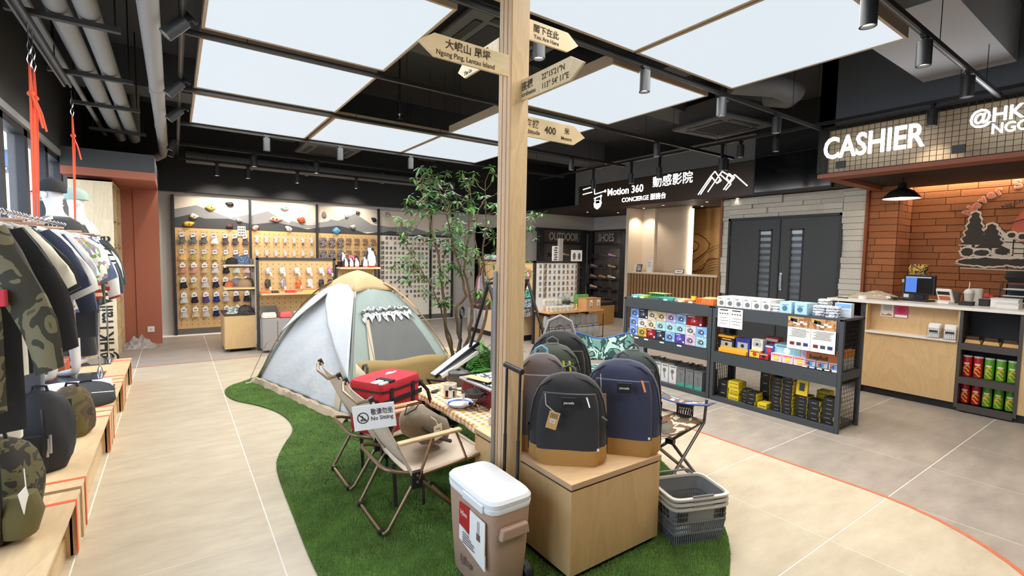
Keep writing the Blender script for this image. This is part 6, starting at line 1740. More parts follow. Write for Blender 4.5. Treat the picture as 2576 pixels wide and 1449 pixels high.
# ------------------------------------------------------------------ wheeled cooler
CBODY = M('cooler_taupe', (178, 146, 126), .55, bump=.04, bscale=200)
CLID = M('cooler_white', (226, 228, 230), .35)
cl = T('wheeled_cooler', 'taupe wheeled cooler with white lid and tall black handle beside the plinth', 'cooler', (1.155, 1.815, .012), 0)
rg = []
for z, a, b_ in ((.0, .088, .165), (.015, .095, .175), (.2, .107, .19), (.4, .116, .2), (.415, .116, .2)):
 rg.append(sup(a, b_, 36, 5.5, 0, 0, z))
obj('body', MB().loft(rg), CBODY, cl, smooth=50)
obj('rim', MB().loft([sup(.119, .203, 36, 5.5, 0, 0, .408), sup(.121, .206, 36, 5.5, 0, 0, .428), sup(.118, .203, 36, 5.5, 0, 0, .432)]), CLID, cl, smooth=50)
obj('lid', MB().loft([sup(.12, .205, 36, 5.5, 0, 0, .433), sup(.121, .206, 36, 5.5, 0, 0, .45), sup(.112, .196, 36, 5.5, 0, 0, .462), sup(.06, .13, 36, 4, 0, 0, .468), sup(.01, .02, 36, 4, 0, 0, .469)]), CLID, cl, smooth=35)
obj('lid_notch', MB().bx(-.126, -.15, .405, -.116, .02, .44), CLID, cl, bev=.004)
obj('side_grip', MB().prism([(-.075, 0), (.075, 0), (.065, .05), (-.065, .05)], (0, -.195, .3), (1, 0, 0), (0, 0, 1), .03), CBODY, cl, bev=.008)
obj('side_grip', MB().prism([(-.075, 0), (.075, 0), (.065, .05), (-.065, .05)], (0, .215, .3), (1, 0, 0), (0, 0, 1), .03), CBODY, cl, bev=.008)
STK = [(-.0, .0)]
st = MB(); stx = -.1165
obj('sticker', MB().prism([(-.04, .235), (-.165, .225), (-.165, .37), (-.04, .375)], (stx, 0, 0), (0, 1, 0), (0, 0, 1), -.004), PAPER, cl)
obj('sticker_red', MB().prism([(.055, .27), (-.036, .265), (-.036, .378), (.055, .372)], (stx + .001, 0, 0), (0, 1, 0), (0, 0, 1), -.0045), M('sticker_red', (178, 32, 38), .5), cl)
obj('sticker', MB().prism([(.055, .2), (-.166, .16), (-.166, .228), (.055, .268)], (stx + .002, 0, 0), (0, 1, 0), (0, 0, 1), -.0045), PAPER, cl)
b = MB()
b.bx(stx - .0052, -.13, .27, stx - .0042, -.1, .3).bx(stx - .0052, -.122, .3, stx - .0042, -.118, .355).bx(stx - .0052, -.11, .3, stx - .0042, -.107, .355)
for q in range(5):
 b.bx(stx - .0052, -.04 - .05 * hash2(q), .245 - .011 * q, stx - .0042, .02, .249 - .011 * q)
obj('sticker_print', b, M('cooler_print', (110, 90, 82), .7), cl)
text('Igloo', .03, M('sticker_cream', (240, 220, 200), .6), (stx - .0055, .04, .325), (0, -1, 0), (0, 0, 1), cl, depth=.0006, bold=.02, align='LEFT')
text('igloo', .05, M('cooler_emboss', (130, 106, 92), .6), (-.109, .06, .09), (0, -1, 0), (0, 0, 1), cl, depth=.003, bold=.02, align='LEFT')
obj('wheel', MB().lathe([(.02, -.02), (.055, -.022), (.062, -.014), (.062, .014), (.055, .022), (.02, .02)], 22, 0, (.105, -.135, .062), 0), BLK, cl, smooth=40)
obj('wheel', MB().lathe([(.02, -.02), (.055, -.022), (.062, -.014), (.062, .014), (.055, .022), (.02, .02)], 22, 0, (.105, .12, .062), 0), BLK, cl, smooth=40)
obj('wheel_hub', MB().cyl((.125, -.135, .062), (.13, -.135, .062), .012, n=12), STEEL, cl)
hd_ = MB()
for y in (-.02, .09):
 hd_.tube([(.145, y, .12), (.15, y, .62)], .0085, 10).tube([(.15, y, .6), (.155, y, .95)], .0065, 10)
obj('pull_handle', hd_, BLK, cl, smooth=True)
obj('handle_grip', MB().tube([(.155, -.035, .95), (.155, .105, .96)], .014, 10), BLK, cl, smooth=True)
obj('handle_bracket', MB().bx(.1, -.05, .1, .15, .11, .16).bx(.11, -.04, .36, .155, .1, .38), BLK, cl, bev=.004)
# ------------------------------------------------------------------ folding camp chairs with wooden arms
BEIGE = M('sling_beige', (206, 190, 170), .8, bump=.1, bscale=180)
BRZ = M('bronze_tube', (150, 126, 100), .35, .75)
ARMW = wood('arm_wood', (214, 174, 130), 0, .2, scale=6)
def arc(p, q, r, n=5):
 return p
def sling_chair(label, loc):
 """Low captain's chair; front faces local +X, rear foot bar on x = 0."""
 t = T('camp_chair', label, 'chair', loc, 0, 'beige camp chairs at the table')
 w = .225
 H = (.165, .285)
 U = [(H[0], -w, H[1]), (.02, -w + .012, .04), (.0, -w + .02, .018), (-.006, -w + .045, .012), (-.006, w - .045, .012), (0, w - .02, .018), (.02, w - .012, .04), (H[0], w, H[1])]
 obj('rear_leg_frame', MB().tube(U, .0105, 10), BRZ, t, smooth=True)
 U = [(H[0] + .01, -w, H[1]), (.42, -w + .012, .04), (.44, -w + .02, .018), (.45, -w + .045, .012), (.45, w - .045, .012), (.44, w - .02, .018), (.42, w - .012, .04), (H[0] + .01, w, H[1])]
 obj('front_leg_frame', MB().tube(U, .0105, 10), BRZ, t, smooth=True)
 U = [(.6, -w, .335), (.2, -w, .30), (.06, -w, .345), (.01, -w + .03, .36), (-.005, -w + .08, .365), (-.005, w - .08, .365), (.01, w - .03, .36), (.06, w, .345), (.2, w, .3), (.6, w, .335)]
 obj('seat_rail', MB().tube(U, .0105, 10), BRZ, t, smooth=True)
 for s_ in (-1, 1):
  y = s_ * w
  obj('back_post', MB().bar((H[0], y, H[1] - .02), (-.075, y, .745), .014, .03, up=(0, 1, 0)), BEIGE, t, bev=.003)
  obj('post_cap', MB().tube([(-.066, y, .73), (-.083, y, .765)], .015, 10), BLK, t, smooth=True)
  obj('hinge_plate', MB().bx(H[0] - .03, y - .014 + s_ * .006, H[1] - .05, H[0] + .035, y + .014 + s_ * .006, H[1] + .045), BLK, t, bev=.006)
  obj('arm_strut', MB().bar((H[0] + .01, y + s_ * .012, H[1]), (.255, y + s_ * .012, .495), .008, .022, up=(0, 1, 0)), BRZ, t, bev=.002)
  obj('arm_strut', MB().bar((.40, y + s_ * .012, .5), (.475, y + s_ * .012, .315), .008, .022, up=(0, 1, 0)), BRZ, t, bev=.002)
  obj('armrest', MB().box((.24, y + s_ * .02, .508), (.37, .042, .016), 0, Matrix.Rotation(-.03, 3, 'Y')), ARMW, t, bev=.005)
  obj('rivet', MB().cyl((.43, y + s_ * .012, .43), (.43, y + s_ * .02, .43), .006, n=10).cyl((H[0], y + s_ * .01, H[1] - .01), (H[0], y + s_ * .024, H[1] - .01), .007, n=10).cyl((H[0], y + s_ * .01, H[1] + .025), (H[0], y + s_ * .024, H[1] + .025), .007, n=10), STEEL, t)
  obj('foot_clamp', MB().bx(-.02, y - s_ * .05 - .014, 0, .008, y - s_ * .05 + .014, .026).bx(.436, y - s_ * .05 - .014, 0, .464, y - s_ * .05 + .014, .026), BLK, t, bev=.003)
 obj('top_tube', MB().tube([(-.078, -w, .75), (-.1, -w + .03, .742), (-.115, -w + .1, .715), (-.115, w - .1, .715), (-.1, w - .03, .742), (-.078, w, .75)], .009, 8), BRZ, t, smooth=True)
 P = [[(lerp(H[0] - .025, -.07, j / 8) - .025 * math.sin(PI * i / 8) * math.sin(PI * (j + 1) / 10), lerp(-w, w, i / 8), lerp(.335, .725, j / 8)) for j in range(9)] for i in range(9)]
 obj('back_sling', MB().grid(P), BEIGE, t, smooth=True, solid=.004)
 P = [[(lerp(.14, .6, j / 8), lerp(-w, w, i / 8), lerp(.305, .343, j / 8) - .028 * math.sin(PI * i / 8) * math.sin(PI * (j + 2) / 11)) for j in range(9)] for i in range(9)]
 obj('seat_sling', MB().grid(P), BEIGE, t, smooth=True, solid=.004)
 obj('front_bar', MB().tube([(.6, -w - .01, .337), (.6, w + .01, .337)], .011, 8), BEIGE, t, smooth=True)
 for s_ in (-1, 1):
  obj('corner_bracket', MB().bx(.585, s_ * w - .016, .315, .63, s_ * w + .016, .355), BLK, t, bev=.005)
 obj('strap', MB().bar((.12, -.02, .30), (.13, -.03, .05), .022, .002, up=(0, 1, 0)).bar((.26, -.1, .29), (.265, -.11, .06), .018, .002, up=(0, 1, 0)), M('strap_dark', (58, 52, 46), .8), t)
 return t
sling_chair('beige folding camp chair with wooden arms nearest the cooler, wearing the sign card', (.872, 2.58, .012))
sling_chair('beige folding camp chair with wooden arms holding the red cool bag', (.872, 3.165, .012))
ns = T('no_sitting_card', 'white card reading No Sitting hung on the back of the nearer camp chair', 'sign', (.80, 2.325, .688), math.radians(-27))
obj('card', MB().box((0, 0, 0), (.205, .004, .125), 0, Matrix.Rotation(-.12, 3, 'Y')), WHITE, ns, bev=.001)
cu_, cv_ = Matrix.Rotation(-.12, 3, 'Y') @ Vector((1, 0, 0)), Matrix.Rotation(-.12, 3, 'Y') @ Vector((0, 0, 1))
NSB = M('sign_brown_ink', (70, 52, 44), .7)
text('敬请勿坐', .034, NSB, cu_ * -.015 + cv_ * .012 + Vector((0, -.0026, 0)), cu_, cv_, ns, depth=.0006, bold=.02, align='LEFT', squeeze=.8)
text('No Sitting', .029, NSB, cu_ * -.018 + cv_ * -.018 + Vector((0, -.0026, 0)), cu_, cv_, ns, depth=.0006, bold=.015, align='LEFT', squeeze=.92)
cc_ = cu_ * -.055
rgm = MB()
n_ = 26
for k in range(n_):
 a, b_ = 2 * PI * k / n_, 2 * PI * (k + 1) / n_
 rgm.bar(cc_ + cu_ * (.026 * math.cos(a)) + cv_ * (.026 * math.sin(a)) + Vector((0, -.003, 0)), cc_ + cu_ * (.026 * math.cos(b_)) + cv_ * (.026 * math.sin(b_)) + Vector((0, -.003, 0)), .005, .001, up=(0, 1, 0))
for a, b_ in (((-.018, .018), (.018, -.018)), ((-.004, .012), (.002, -.004)), ((.002, -.004), (.012, -.006)), ((.0, -.004), (-.012, -.01)), ((-.012, -.013), (.014, -.013))):
 rgm.bar(cc_ + cu_ * a[0] + cv_ * a[1] + Vector((0, -.003, 0)), cc_ + cu_ * b_[0] + cv_ * b_[1] + Vector((0, -.003, 0)), .005, .001, up=(0, 1, 0))
obj('prohibition_symbol', rgm, NSB, ns)
# stuff bag on the near chair
sb = T('stuff_bag', 'olive brown soft duffel slumped across the nearer camp chair', 'bag', (1.2, 2.62, .31), .35)
OLV = M('olive_cloth', (112, 96, 74), .75, bump=1.0, bscale=13, sheen=.2)
rg = []
for k in range(9):
 u = k / 8
 r_ = interp([(0, .03), (.08, .075), (.5, .105), (.9, .08), (1, .035)], u)
 cx_, cz = lerp(-.15, .17, u), lerp(.24, .085, u)
 rg.append([(cx_ + .02 * math.sin(a), r_ * 1.15 * math.cos(a), cz + r_ * math.sin(a) * (1 + .1 * math.sin(5 * a + 3 * u) + .07 * math.sin(9 * a - 7 * u))) for a in [2 * PI * q / 20 for q in range(20)]])
obj('bag', MB().loft(rg), OLV, sb, smooth=70)
obj('drawcord', MB().tube([(-.15, .0, .27), (-.12, -.06, .31), (-.06, -.03, .33), (-.1, .03, .31), (-.15, .0, .27)], .004, 6), BLK, sb, smooth=True)
obj('strap', MB().tube([(-.1, -.1, .2), (.0, -.125, .12), (.12, -.11, .06)], .012, 6), M('strap_dark', (58, 52, 46), .8), sb, smooth=True)
obj('swing_tag', MB().box((-.03, -.15, .17), (.065, .002, .085), 0, Matrix.Rotation(-.1, 3, 'Y')), M('tag_cream', (226, 214, 186), .8), sb, bev=.0008)
text('OSPREY', .011, INK, (-.03, -.1518, .185), (1, 0, -.1), (0, 0, 1), sb, depth=.0004, bold=.005)
obj('tag_emblem', MB().tube([(-.052, -.152, .175), (-.042, -.152, .162), (-.03, -.152, .158), (-.018, -.152, .162), (-.008, -.152, .178)], .0015, 5).tube([(-.03, -.152, .166), (-.03, -.152, .15)], .0018, 5), INK, sb)
obj('tag_string', MB().tube([(-.03, -.151, .205), (-.045, -.145, .24), (-.06, -.12, .26)], .0022, 5), WHITE, sb)
# red cool bag on the far chair
RED_C = M('cool_bag_red', (178, 30, 44), .75, bump=.12, bscale=120)
rb_ = T('cool_bag', 'red insulated cool bag with black trim on the farther camp chair', 'bag', (1.17, 3.17, .325), .5)
obj('body', MB().loft([sup(.2, .145, 28, 7, 0, 0, 0), sup(.205, .15, 28, 7, 0, 0, .02), sup(.205, .15, 28, 7, 0, 0, .27), sup(.2, .146, 28, 7, 0, 0, .285)]), RED_C, rb_, smooth=40)
obj('lid', MB().loft([sup(.207, .152, 28, 7, 0, 0, .288), sup(.209, .154, 28, 7, 0, 0, .32), sup(.2, .146, 28, 6, 0, 0, .338), sup(.05, .04, 28, 3, 0, 0, .345)]), RED_C, rb_, smooth=40)
obj('zip_trim', MB().loft([sup(.211, .156, 28, 7, 0, 0, .278), sup(.211, .156, 28, 7, 0, 0, .29)]), BLK, rb_, smooth=40)
obj('webbing', MB().bx(-.13, -.157, .0, -.1, -.151, .3).bx(.09, -.157, .0, .12, -.151, .3).bx(-.212, -.12, .2, -.206, .12, .235).bx(-.2, -.157, .2, .2, -.152, .232), M('webbing_black', (26, 26, 28), .8), rb_)
obj('lid_webbing', MB().bx(-.13, -.15, .336, -.08, -.03, .35), M('webbing_black', (26, 26, 28), .8), rb_)
obj('white_label', MB().bx(-.205, -.1, .34, -.1, -.055, .348).bx(-.2, -.14, .336, -.13, -.115, .346), WHITE, rb_)
b = MB()
b.prism([(-.055, -.02), (.0, -.028), (.055, -.02), (.06, .0), (.045, .0), (.03, -.012), (.02, .018), (-.015, .018), (-.022, -.012), (-.05, -.006)], (.06, .02, .344), (1, 0, 0), (0, 1, 0), .003)
obj('white_emblem', b, WHITE, rb_)
obj('shoulder_strap', MB().tube([(.2, -.1, .3), (.26, -.16, .2), (.29, -.2, .02), (.28, -.16, -.06), (.24, -.1, .0)], .014, 6), BLK, rb_, smooth=True)
# ------------------------------------------------------------------ table and picnic things
tbl = T('camp_table', 'low camp table hidden under the yellow gingham cloth', 'table', (1.5, 2.3, .012))
obj('top', MB().bx(.01, .02, .425, .62, 1.19, .443), ARMW, tbl)
for x in (.05, .57):
 for y in (.08, 1.1):
  obj('leg', MB().tube([(x, y, .425), (x + (.03 if x < .3 else -.03), y, .0)], .012, 8), BLK, tbl, smooth=True)
obj('rail', MB().tube([(.05, .08, .2), (.05, 1.1, .2)], .008, 8).tube([(.57, .08, .2), (.57, 1.1, .2)], .008, 8), BLK, tbl)
GING = checks('gingham', (246, 236, 214), (206, 142, 48), .05)
nu, nv = 40, 70
P, UV = [], []
for i in range(nu + 1):
 row = []
 for j in range(nv + 1):
  u, v = -.05 + .78 * i / nu, -.13 + 1.36 * j / nv       # cloth coordinates in metres
  x, y, z = u, v, .4595
  dx, dy = max(0, -u), max(0, -v)
  if dx > 0:
   x, z = -.006 - dx * .12, z - dx * .95
  ex = max(0, u - .63)
  if ex > 0:
   x, z = .636 + ex * .1, z - ex
  if dy > 0:
   y, z = -.006 - dy * .15 + .012 * math.sin(u * 28) * (dy / .13), z - dy * .97
  ey = max(0, v - 1.2)
  if ey > 0:
   y, z = 1.206 + ey * .1, z - ey
  z += .0022 * math.sin(u * 31 + v * 9) * math.sin(v * 23) + .0015 * math.sin(v * 61 + u * 13)
  if dx > 0:
   x += .006 * math.sin(v * 22) * dx / .05
  row.append((x, y, z)); UV.append((u, v))
 P.append(row)
b = MB().grid(P); b.uv = UV
cloth = T('tablecloth', 'yellow and white gingham cloth spread over the camp table', 'tablecloth', (1.5, 2.3, 0))
obj('cloth', b, GING, cloth, smooth=True, solid=.003)
Z0 = .4625
CREAM = M('mug_cream', (236, 226, 206), .3, coat=.4)
def mug(label, loc, r, h, penguin_=False, rz=0.0, handle=True):
 t = T('mug', label, 'mug', loc, rz)
 prof = [(r * .8, 0), (r * .98, .012), (r * 1.03, h * .5), (r * .95, h), (r * .88, h), (r * .93, h * .5), (r * .8, .012), (0, .01)]
 obj('cup', MB().lathe(prof, 24, cap=False), CREAM, t, smooth=True)
 obj('rim', MB().lathe([(r * .96, h - .004), (r * .965, h), (r * .9, h + .001)], 24, cap=False), M('mug_rim', (222, 176, 84), .4) if not penguin_ else CREAM, t, smooth=True)
 if handle:
  obj('handle', MB().tube([(-r * .9, 0, h * .75), (-r * 1.5, 0, h * .72), (-r * 1.6, 0, h * .45), (-r * 1.3, 0, h * .2), (-r * .95, 0, h * .22)], .008, 8), CREAM, t, smooth=True)
 if penguin_:
  def patch(ang0, ang1, zs, k=1.045, n=8):
   return [[(r * k * math.cos(lerp(ang0, ang1, q / n)) * (1), r * k * math.sin(lerp(ang0, ang1, q / n)), z_) for z_ in zs] for q in range(n + 1)]
  bb = MB()
  bb.ball((r * math.cos(-2.0) * .98, r * math.sin(-2.0) * .98, h * .74), (r * .25, r * .25, h * .14), 10)
  bb.grid(patch(-2.75, -2.3, (h * .12, h * .4, h * .6))).grid(patch(-1.65, -1.4, (h * .12, h * .4, h * .55)))
  obj('penguin_dark', bb, M('glaze_black', (30, 30, 32), .3), t, smooth=True)
  obj('penguin_white', MB().grid(patch(-2.3, -1.65, (h * .08, h * .35, h * .62), 1.05)), M('glaze_white', (244, 240, 234), .3), t, smooth=True)
 return t
mug('white tumbler painted with a penguin at the back of the table', (1.63, 3.1, Z0), .05, .1, True, 0, False)
mug('cream mug with a yellow rim at the near end of the table', (1.592, 2.425, Z0), .043, .088, False, .3)
mug('cream bowl-like cup half hidden by the signpost', (1.66, 2.53, Z0), .04, .06, False, 2.0)
pt = T('plate', 'white enamel plate with a blue rim and bread pieces on the table', 'plate', (1.585, 2.87, Z0))
obj('dish', MB().lathe([(.05, 0), (.075, .01), (.098, .028), (.096, .031), (.072, .014), (.0, .008)], 30, cap=False), WHITE, pt, smooth=True)
obj('blue_rim', MB().lathe([(.074, .0165), (.0985, .0315), (.1, .029)], 30, cap=False), M('enamel_blue', (44, 84, 176), .3), pt, smooth=True)
obj('food', MB().ball((0, 0, .014), (.055, .05, .01), 14), M('rice_white', (240, 236, 226), .8, bump=.6, bscale=90), pt, smooth=True)
obj('price_tab', MB().box((.045, .03, .05), (.02, .002, .045)), PAPER, pt)
kn = T('multi_tool', 'black and steel multi-tool lying on the tablecloth', 'tool', (1.6, 3.27, Z0), .6)
obj('handle', MB().bx(-.05, -.014, .0, .02, .014, .014), BLK, kn, bev=.003)
obj('blade', MB().prism([(0, 0), (.07, .0), (.06, .02), (0, .02)], (-.04, .015, .003), (1, 0, 0), (0, 1, 0), .004), STEEL, kn)
obj('plier', MB().bx(.02, -.012, .003, .06, -.002, .011).bx(.02, .002, .003, .06, .012, .011), STEEL, kn)
sv = T('camp_stove', 'small folding gas burner with splayed legs under the frying pan', 'stove', (1.637, 2.76, Z0))
for k in range(3):
 a = k * 2.094 + .4
 obj('leg', MB().tube([(0, 0, .045), (.03 * math.cos(a), .03 * math.sin(a), .035), (.06 * math.cos(a), .06 * math.sin(a), .003)], .003, 6), BLK, sv)
 obj('pot_support', MB().tube([(.01 * math.cos(a), .01 * math.sin(a), .06), (.042 * math.cos(a), .042 * math.sin(a), .078), (.045 * math.cos(a), .045 * math.sin(a), .088)], .0025, 6), CHROME, sv)
obj('burner', MB().lathe([(.008, .04), (.012, .055), (.026, .066), (.03, .078), (.0, .079)], 18, cap=False), CHROME, sv, smooth=True)
obj('knob', MB().ball((.035, -.02, .035), .01, 8).ball((-.03, .015, .04), .009, 8).ball((-.012, -.03, .032), .01, 8), BLK, sv, smooth=True)
IRON = M('cast_iron', (58, 54, 50), .5, .3)
fp = T('frying_pan', 'small black frying pan standing on the gas burner', 'pan', (1.637, 2.76, Z0 + .089))
obj('pan', MB().lathe([(.055, 0), (.058, .003), (.076, .034), (.074, .035), (.055, .006), (0, .005)], 28, cap=False), IRON, fp, smooth=True)
obj('handle', MB().bar((-.055, .05, .03), (-.1, .125, .034), .016, .006), IRON, fp, bev=.002)
obj('hanging_eye', MB().lathe([(.004, -.003), (.011, -.003), (.011, .003), (.004, .003), (.004, -.003)], 12, 0, (-.105, .133, .034), cap=False), IRON, fp)
gr = T('charcoal_grill', 'dark red table grill with foil top on the table beside the signpost', 'grill', (1.70, 2.66, Z0))
obj('body', MB().bx(0, 0, .02, .3, .4, .135), M('grill_red', (122, 24, 34), .4), gr, bev=.004)
obj('rim', MB().bx(-.012, -.012, .135, .312, .412, .15), M('grill_steel', (206, 206, 208), .3, .7), gr, bev=.003)
P = [[(.02 + .26 * i / 16, .03 + .34 * j / 20, .152 + .009 * hash2(i, j)) for j in range(21)] for i in range(17)]
obj('foil', MB().grid(P), M('foil', (214, 216, 220), .22, 1.0), gr)
obj('card_strip', MB().box((.05, .23, .166), (.075, .24, .003), 0, Matrix.Rotation(.25, 3, 'Z')), M('kraft_card', (206, 172, 128), .8), gr)
b = MB()
for i in range(5):
 for j in range(14):
  b.box((-.0005, .05 + .024 * j, .045 + .017 * i), (.003, .009, .005), 0)
for i in range(5):
 for j in range(9):
  b.box((.05 + .025 * j, -.0005, .045 + .017 * i), (.009, .003, .005), 0)
obj('vent_holes', b, M('vent_dark', (46, 10, 16), .6), gr)
for x in (.02, .28):
 for y in (.02, .38):
  obj('foot', MB().bx(x - .012, y - .012, 0, x + .012, y + .012, .02), BLK, gr)
obj('rivet', MB().ball((-.003, .04, .12), .004, 6).ball((-.003, .2, .12), .004, 6).ball((-.003, .36, .12), .004, 6), CHROME, gr)
po = T('cooking_pot', 'black lidded camping pot at the back of the table', 'pot', (1.84, 3.36, Z0))
obj('pot', MB().lathe([(.07, 0), (.078, .01), (.08, .1), (.0, .101)], 26, cap=False), M('pot_grey', (74, 74, 76), .4, .4), po, smooth=40)
obj('lid', MB().lathe([(.083, .098), (.083, .106), (.06, .116), (.0, .12)], 26, cap=False), M('lid_grey', (84, 84, 86), .4, .4), po, smooth=40)
obj('knob', MB().cyl((0, 0, .118), (0, 0, .13), .016, n=14), BLK, po)
po2 = T('frying_pan', 'grey pan with a red handle grip behind the grill', 'pan', (2.02, 3.16, Z0))
obj('pan', MB().lathe([(.075, 0), (.09, .05), (.088, .05), (.07, .004), (0, .004)], 24, cap=False), M('pot_grey', (74, 74, 76), .4, .4), po2, smooth=True)
obj('lid', MB().lathe([(.092, .05), (.06, .062), (0, .066)], 24, cap=False), M('lid_grey', (84, 84, 86), .4, .4), po2, smooth=True)
obj('grip', MB().box((0, 0, .072), (.08, .025, .014)), M('grip_red', (196, 44, 48), .5), po2, bev=.005)
# ------------------------------------------------------------------ folding wagon with the silver mats
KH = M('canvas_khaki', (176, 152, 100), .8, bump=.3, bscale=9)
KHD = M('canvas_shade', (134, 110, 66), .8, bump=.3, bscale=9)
wg = T('camping_wagon', 'khaki canvas folding wagon with black frame in front of the tent', 'wagon', (1.66, 3.83, .012))
L_, W_ = .42, .2
P = [[(lerp(-L_, L_, i / 12), W_ + .012 * math.sin(i * 1.3), lerp(.2, .56 + .012 * math.sin(i * .9), j / 5)) for j in range(6)] for i in range(13)]
obj('far_side', MB().grid(P), KH, wg, smooth=True, solid=.006)
P = [[(lerp(-L_, L_, i / 12), -W_ - .012 * math.sin(i * 1.1), lerp(.2, .45 - .05 * math.sin(PI * i / 12), j / 5)) for j in range(6)] for i in range(13)]
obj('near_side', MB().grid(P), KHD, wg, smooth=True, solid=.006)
for sx in (-1, 1):
 P = [[(sx * (L_ + .01 * math.sin(i)), lerp(-W_, W_, i / 8), lerp(.2, lerp(.45, .56, i / 8), j / 4)) for j in range(5)] for i in range(9)]
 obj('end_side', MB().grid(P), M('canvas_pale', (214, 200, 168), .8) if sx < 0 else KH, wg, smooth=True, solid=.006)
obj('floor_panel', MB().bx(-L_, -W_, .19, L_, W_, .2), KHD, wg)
for sx in (-1, 1):
 obj('frame', MB().tube([(sx * .3, -W_ - .02, .12), (sx * .02, -W_ - .025, .46)], .009, 8).tube([(sx * .02, -W_ - .025, .46), (sx * .3, -W_ - .025, .40)], .009, 8), BLK, wg, smooth=True)
obj('end_handle', MB().tube([(-L_ - .02, -.12, .2), (-L_ - .02, -.12, .59), (-L_ - .02, -.1, .61), (-L_ + .02, .1, .56), (-L_ + .02, .12, .5)], .011, 8), M('frame_green', (66, 70, 66), .5), wg, smooth=True)
for x in (-.3, .3):
 for y in (-.17, .17):
  obj('wheel', MB().lathe([(.015, -.025), (.065, -.025), (.075, -.015), (.075, .015), (.065, .025), (.015, .025)], 18, 0, (x, y, .076), 1), BLK, wg, smooth=40)
  obj('caster_fork', MB().bx(x - .012, y - .012, .07, x + .012, y + .012, .2), BLK, wg)
obj('pull_handle', MB().tube([(.46, .08, .15), (.56, .2, .55), (.60, .25, .88)], .011, 8).tube([(.60, .25, .88), (.575, .23, .92), (.58, .24, .97), (.61, .26, .99), (.64, .28, .96), (.635, .27, .91), (.60, .25, .88)], .012, 8), BLK, wg, smooth=True)
SIL = M('silver_foil', (196, 200, 204), .28, .9)
for k in range(2):
 t = T('foil_mat', 'folded silver foil mat leaning out of the wagon, %s one' % ('upper', 'lower')[k], 'mat', (1.9, 3.76 - .05 * k, .55 - .03 * k))
 R_ = Matrix.Rotation(math.radians(8), 3, 'Z') @ Matrix.Rotation(math.radians(-27 + 4 * k), 3, 'Y')
 obj('panel', MB().box((.12, 0, .03), (.52 - .1 * k, .09, .028), 0, R_), SIL, t, bev=.01)
 obj('edge_strip', MB().box(Vector((.12, 0, .03)) + R_ @ Vector((0, -.047, 0)), (.53 - .1 * k, .01, .032), 0, R_), BLK if k == 0 else WHITE, t, bev=.002)
 obj('end_cap', MB().box(Vector((.12, 0, .03)) + R_ @ Vector((.26 - .05 * k, 0, 0)), (.02, .1, .04), 0, R_), BLK, t, bev=.004)
# ------------------------------------------------------------------ A-frame with hanging sheet
af = T('a_frame_stand', 'black tubular A-frame stand behind the signpost', 'stand', (0, 0, .012))
TA, TB_ = Vector((2.2, 3.5, 1.25)), Vector((2.86, 3.83, 1.25))
for n_, a in enumerate((TA, TB_)):
 obj('leg', MB().tube([a, (a.x - .05, a.y + .55, 0)], .014, 8), BLK, af, smooth=True)
 obj('leg', MB().tube([a, (a.x + .1, a.y - .55, 0)], .014, 8), BLK, af, smooth=True)
 obj('elbow', MB().ball(a, .022, 10), BLK, af, smooth=True)
obj('cross_bar', MB().tube([TA, TB_], .014, 8), BLK, af, smooth=True)
hs_ = T('hanging_sheet', 'grey metallic sheet hanging from the A-frame bar behind the signpost', 'sheet', (2.52, 3.66, 0))
obj('sheet', MB().bar((-.27, -.135, .72), (.2, .1, .72), .006, 1.0, up=(0, 0, 1)), M('sheet_grey', (146, 148, 152), .3, .6), hs_)
obj('hook', MB().tube([(-.2, -.1, 1.22), (-.2, -.1, 1.275)], .004, 6).tube([(.15, .075, 1.22), (.15, .075, 1.275)], .004, 6), STEEL, hs_)
# ------------------------------------------------------------------ tent
WT = M('tent_white', (206, 210, 212), .55, bump=.9, bscale=9)
GT = M('tent_sage', (150, 164, 158), .6, bump=.8, bscale=9)
TANT = M('tent_tan', (196, 172, 128), .7, bump=.35, bscale=10)
tent = T('tent', 'white and sage dome tent with a tan top cap on the green turf', 'tent', (0, 0, .012))
CA, CB_, CC, CD = Vector((.74, 6.2, 0)), Vector((1.24, 4.25, 0)), Vector((2.58, 4.5, 0)), Vector((2.08, 6.45, 0))
AX = Vector((1.66, 5.35, 0))
HT = 1.215
def pole(c, u):
 p = AX + (c - AX) * u
 return Vector((p.x, p.y, HT * (1 - u ** 1.85)))
def panel_pt(c0, c1, u, v, sag=.05, off=0.0):
 a, b_ = pole(c0, u), pole(c1, u)
 p = a.lerp(b_, v)
 mid = (c0 + c1) / 2 - AX
 nrm = Vector((mid.x, mid.y, 0)).normalized()
 s_ = math.sin(PI * v) * u
 wr = .006 * math.sin(17 * v + 9 * u) * math.sin(23 * u + 5 * v) + .005 * math.sin(41 * v - 13 * u + 2) * math.sin(PI * v)
 p = p + nrm * (-sag * s_ * (1 - u * .6) + off + wr * s_ * 1.6)
 p.z += off * .5 + wr * .4 * s_
 p.z = max(p.z, .004)
 return p
N = 30
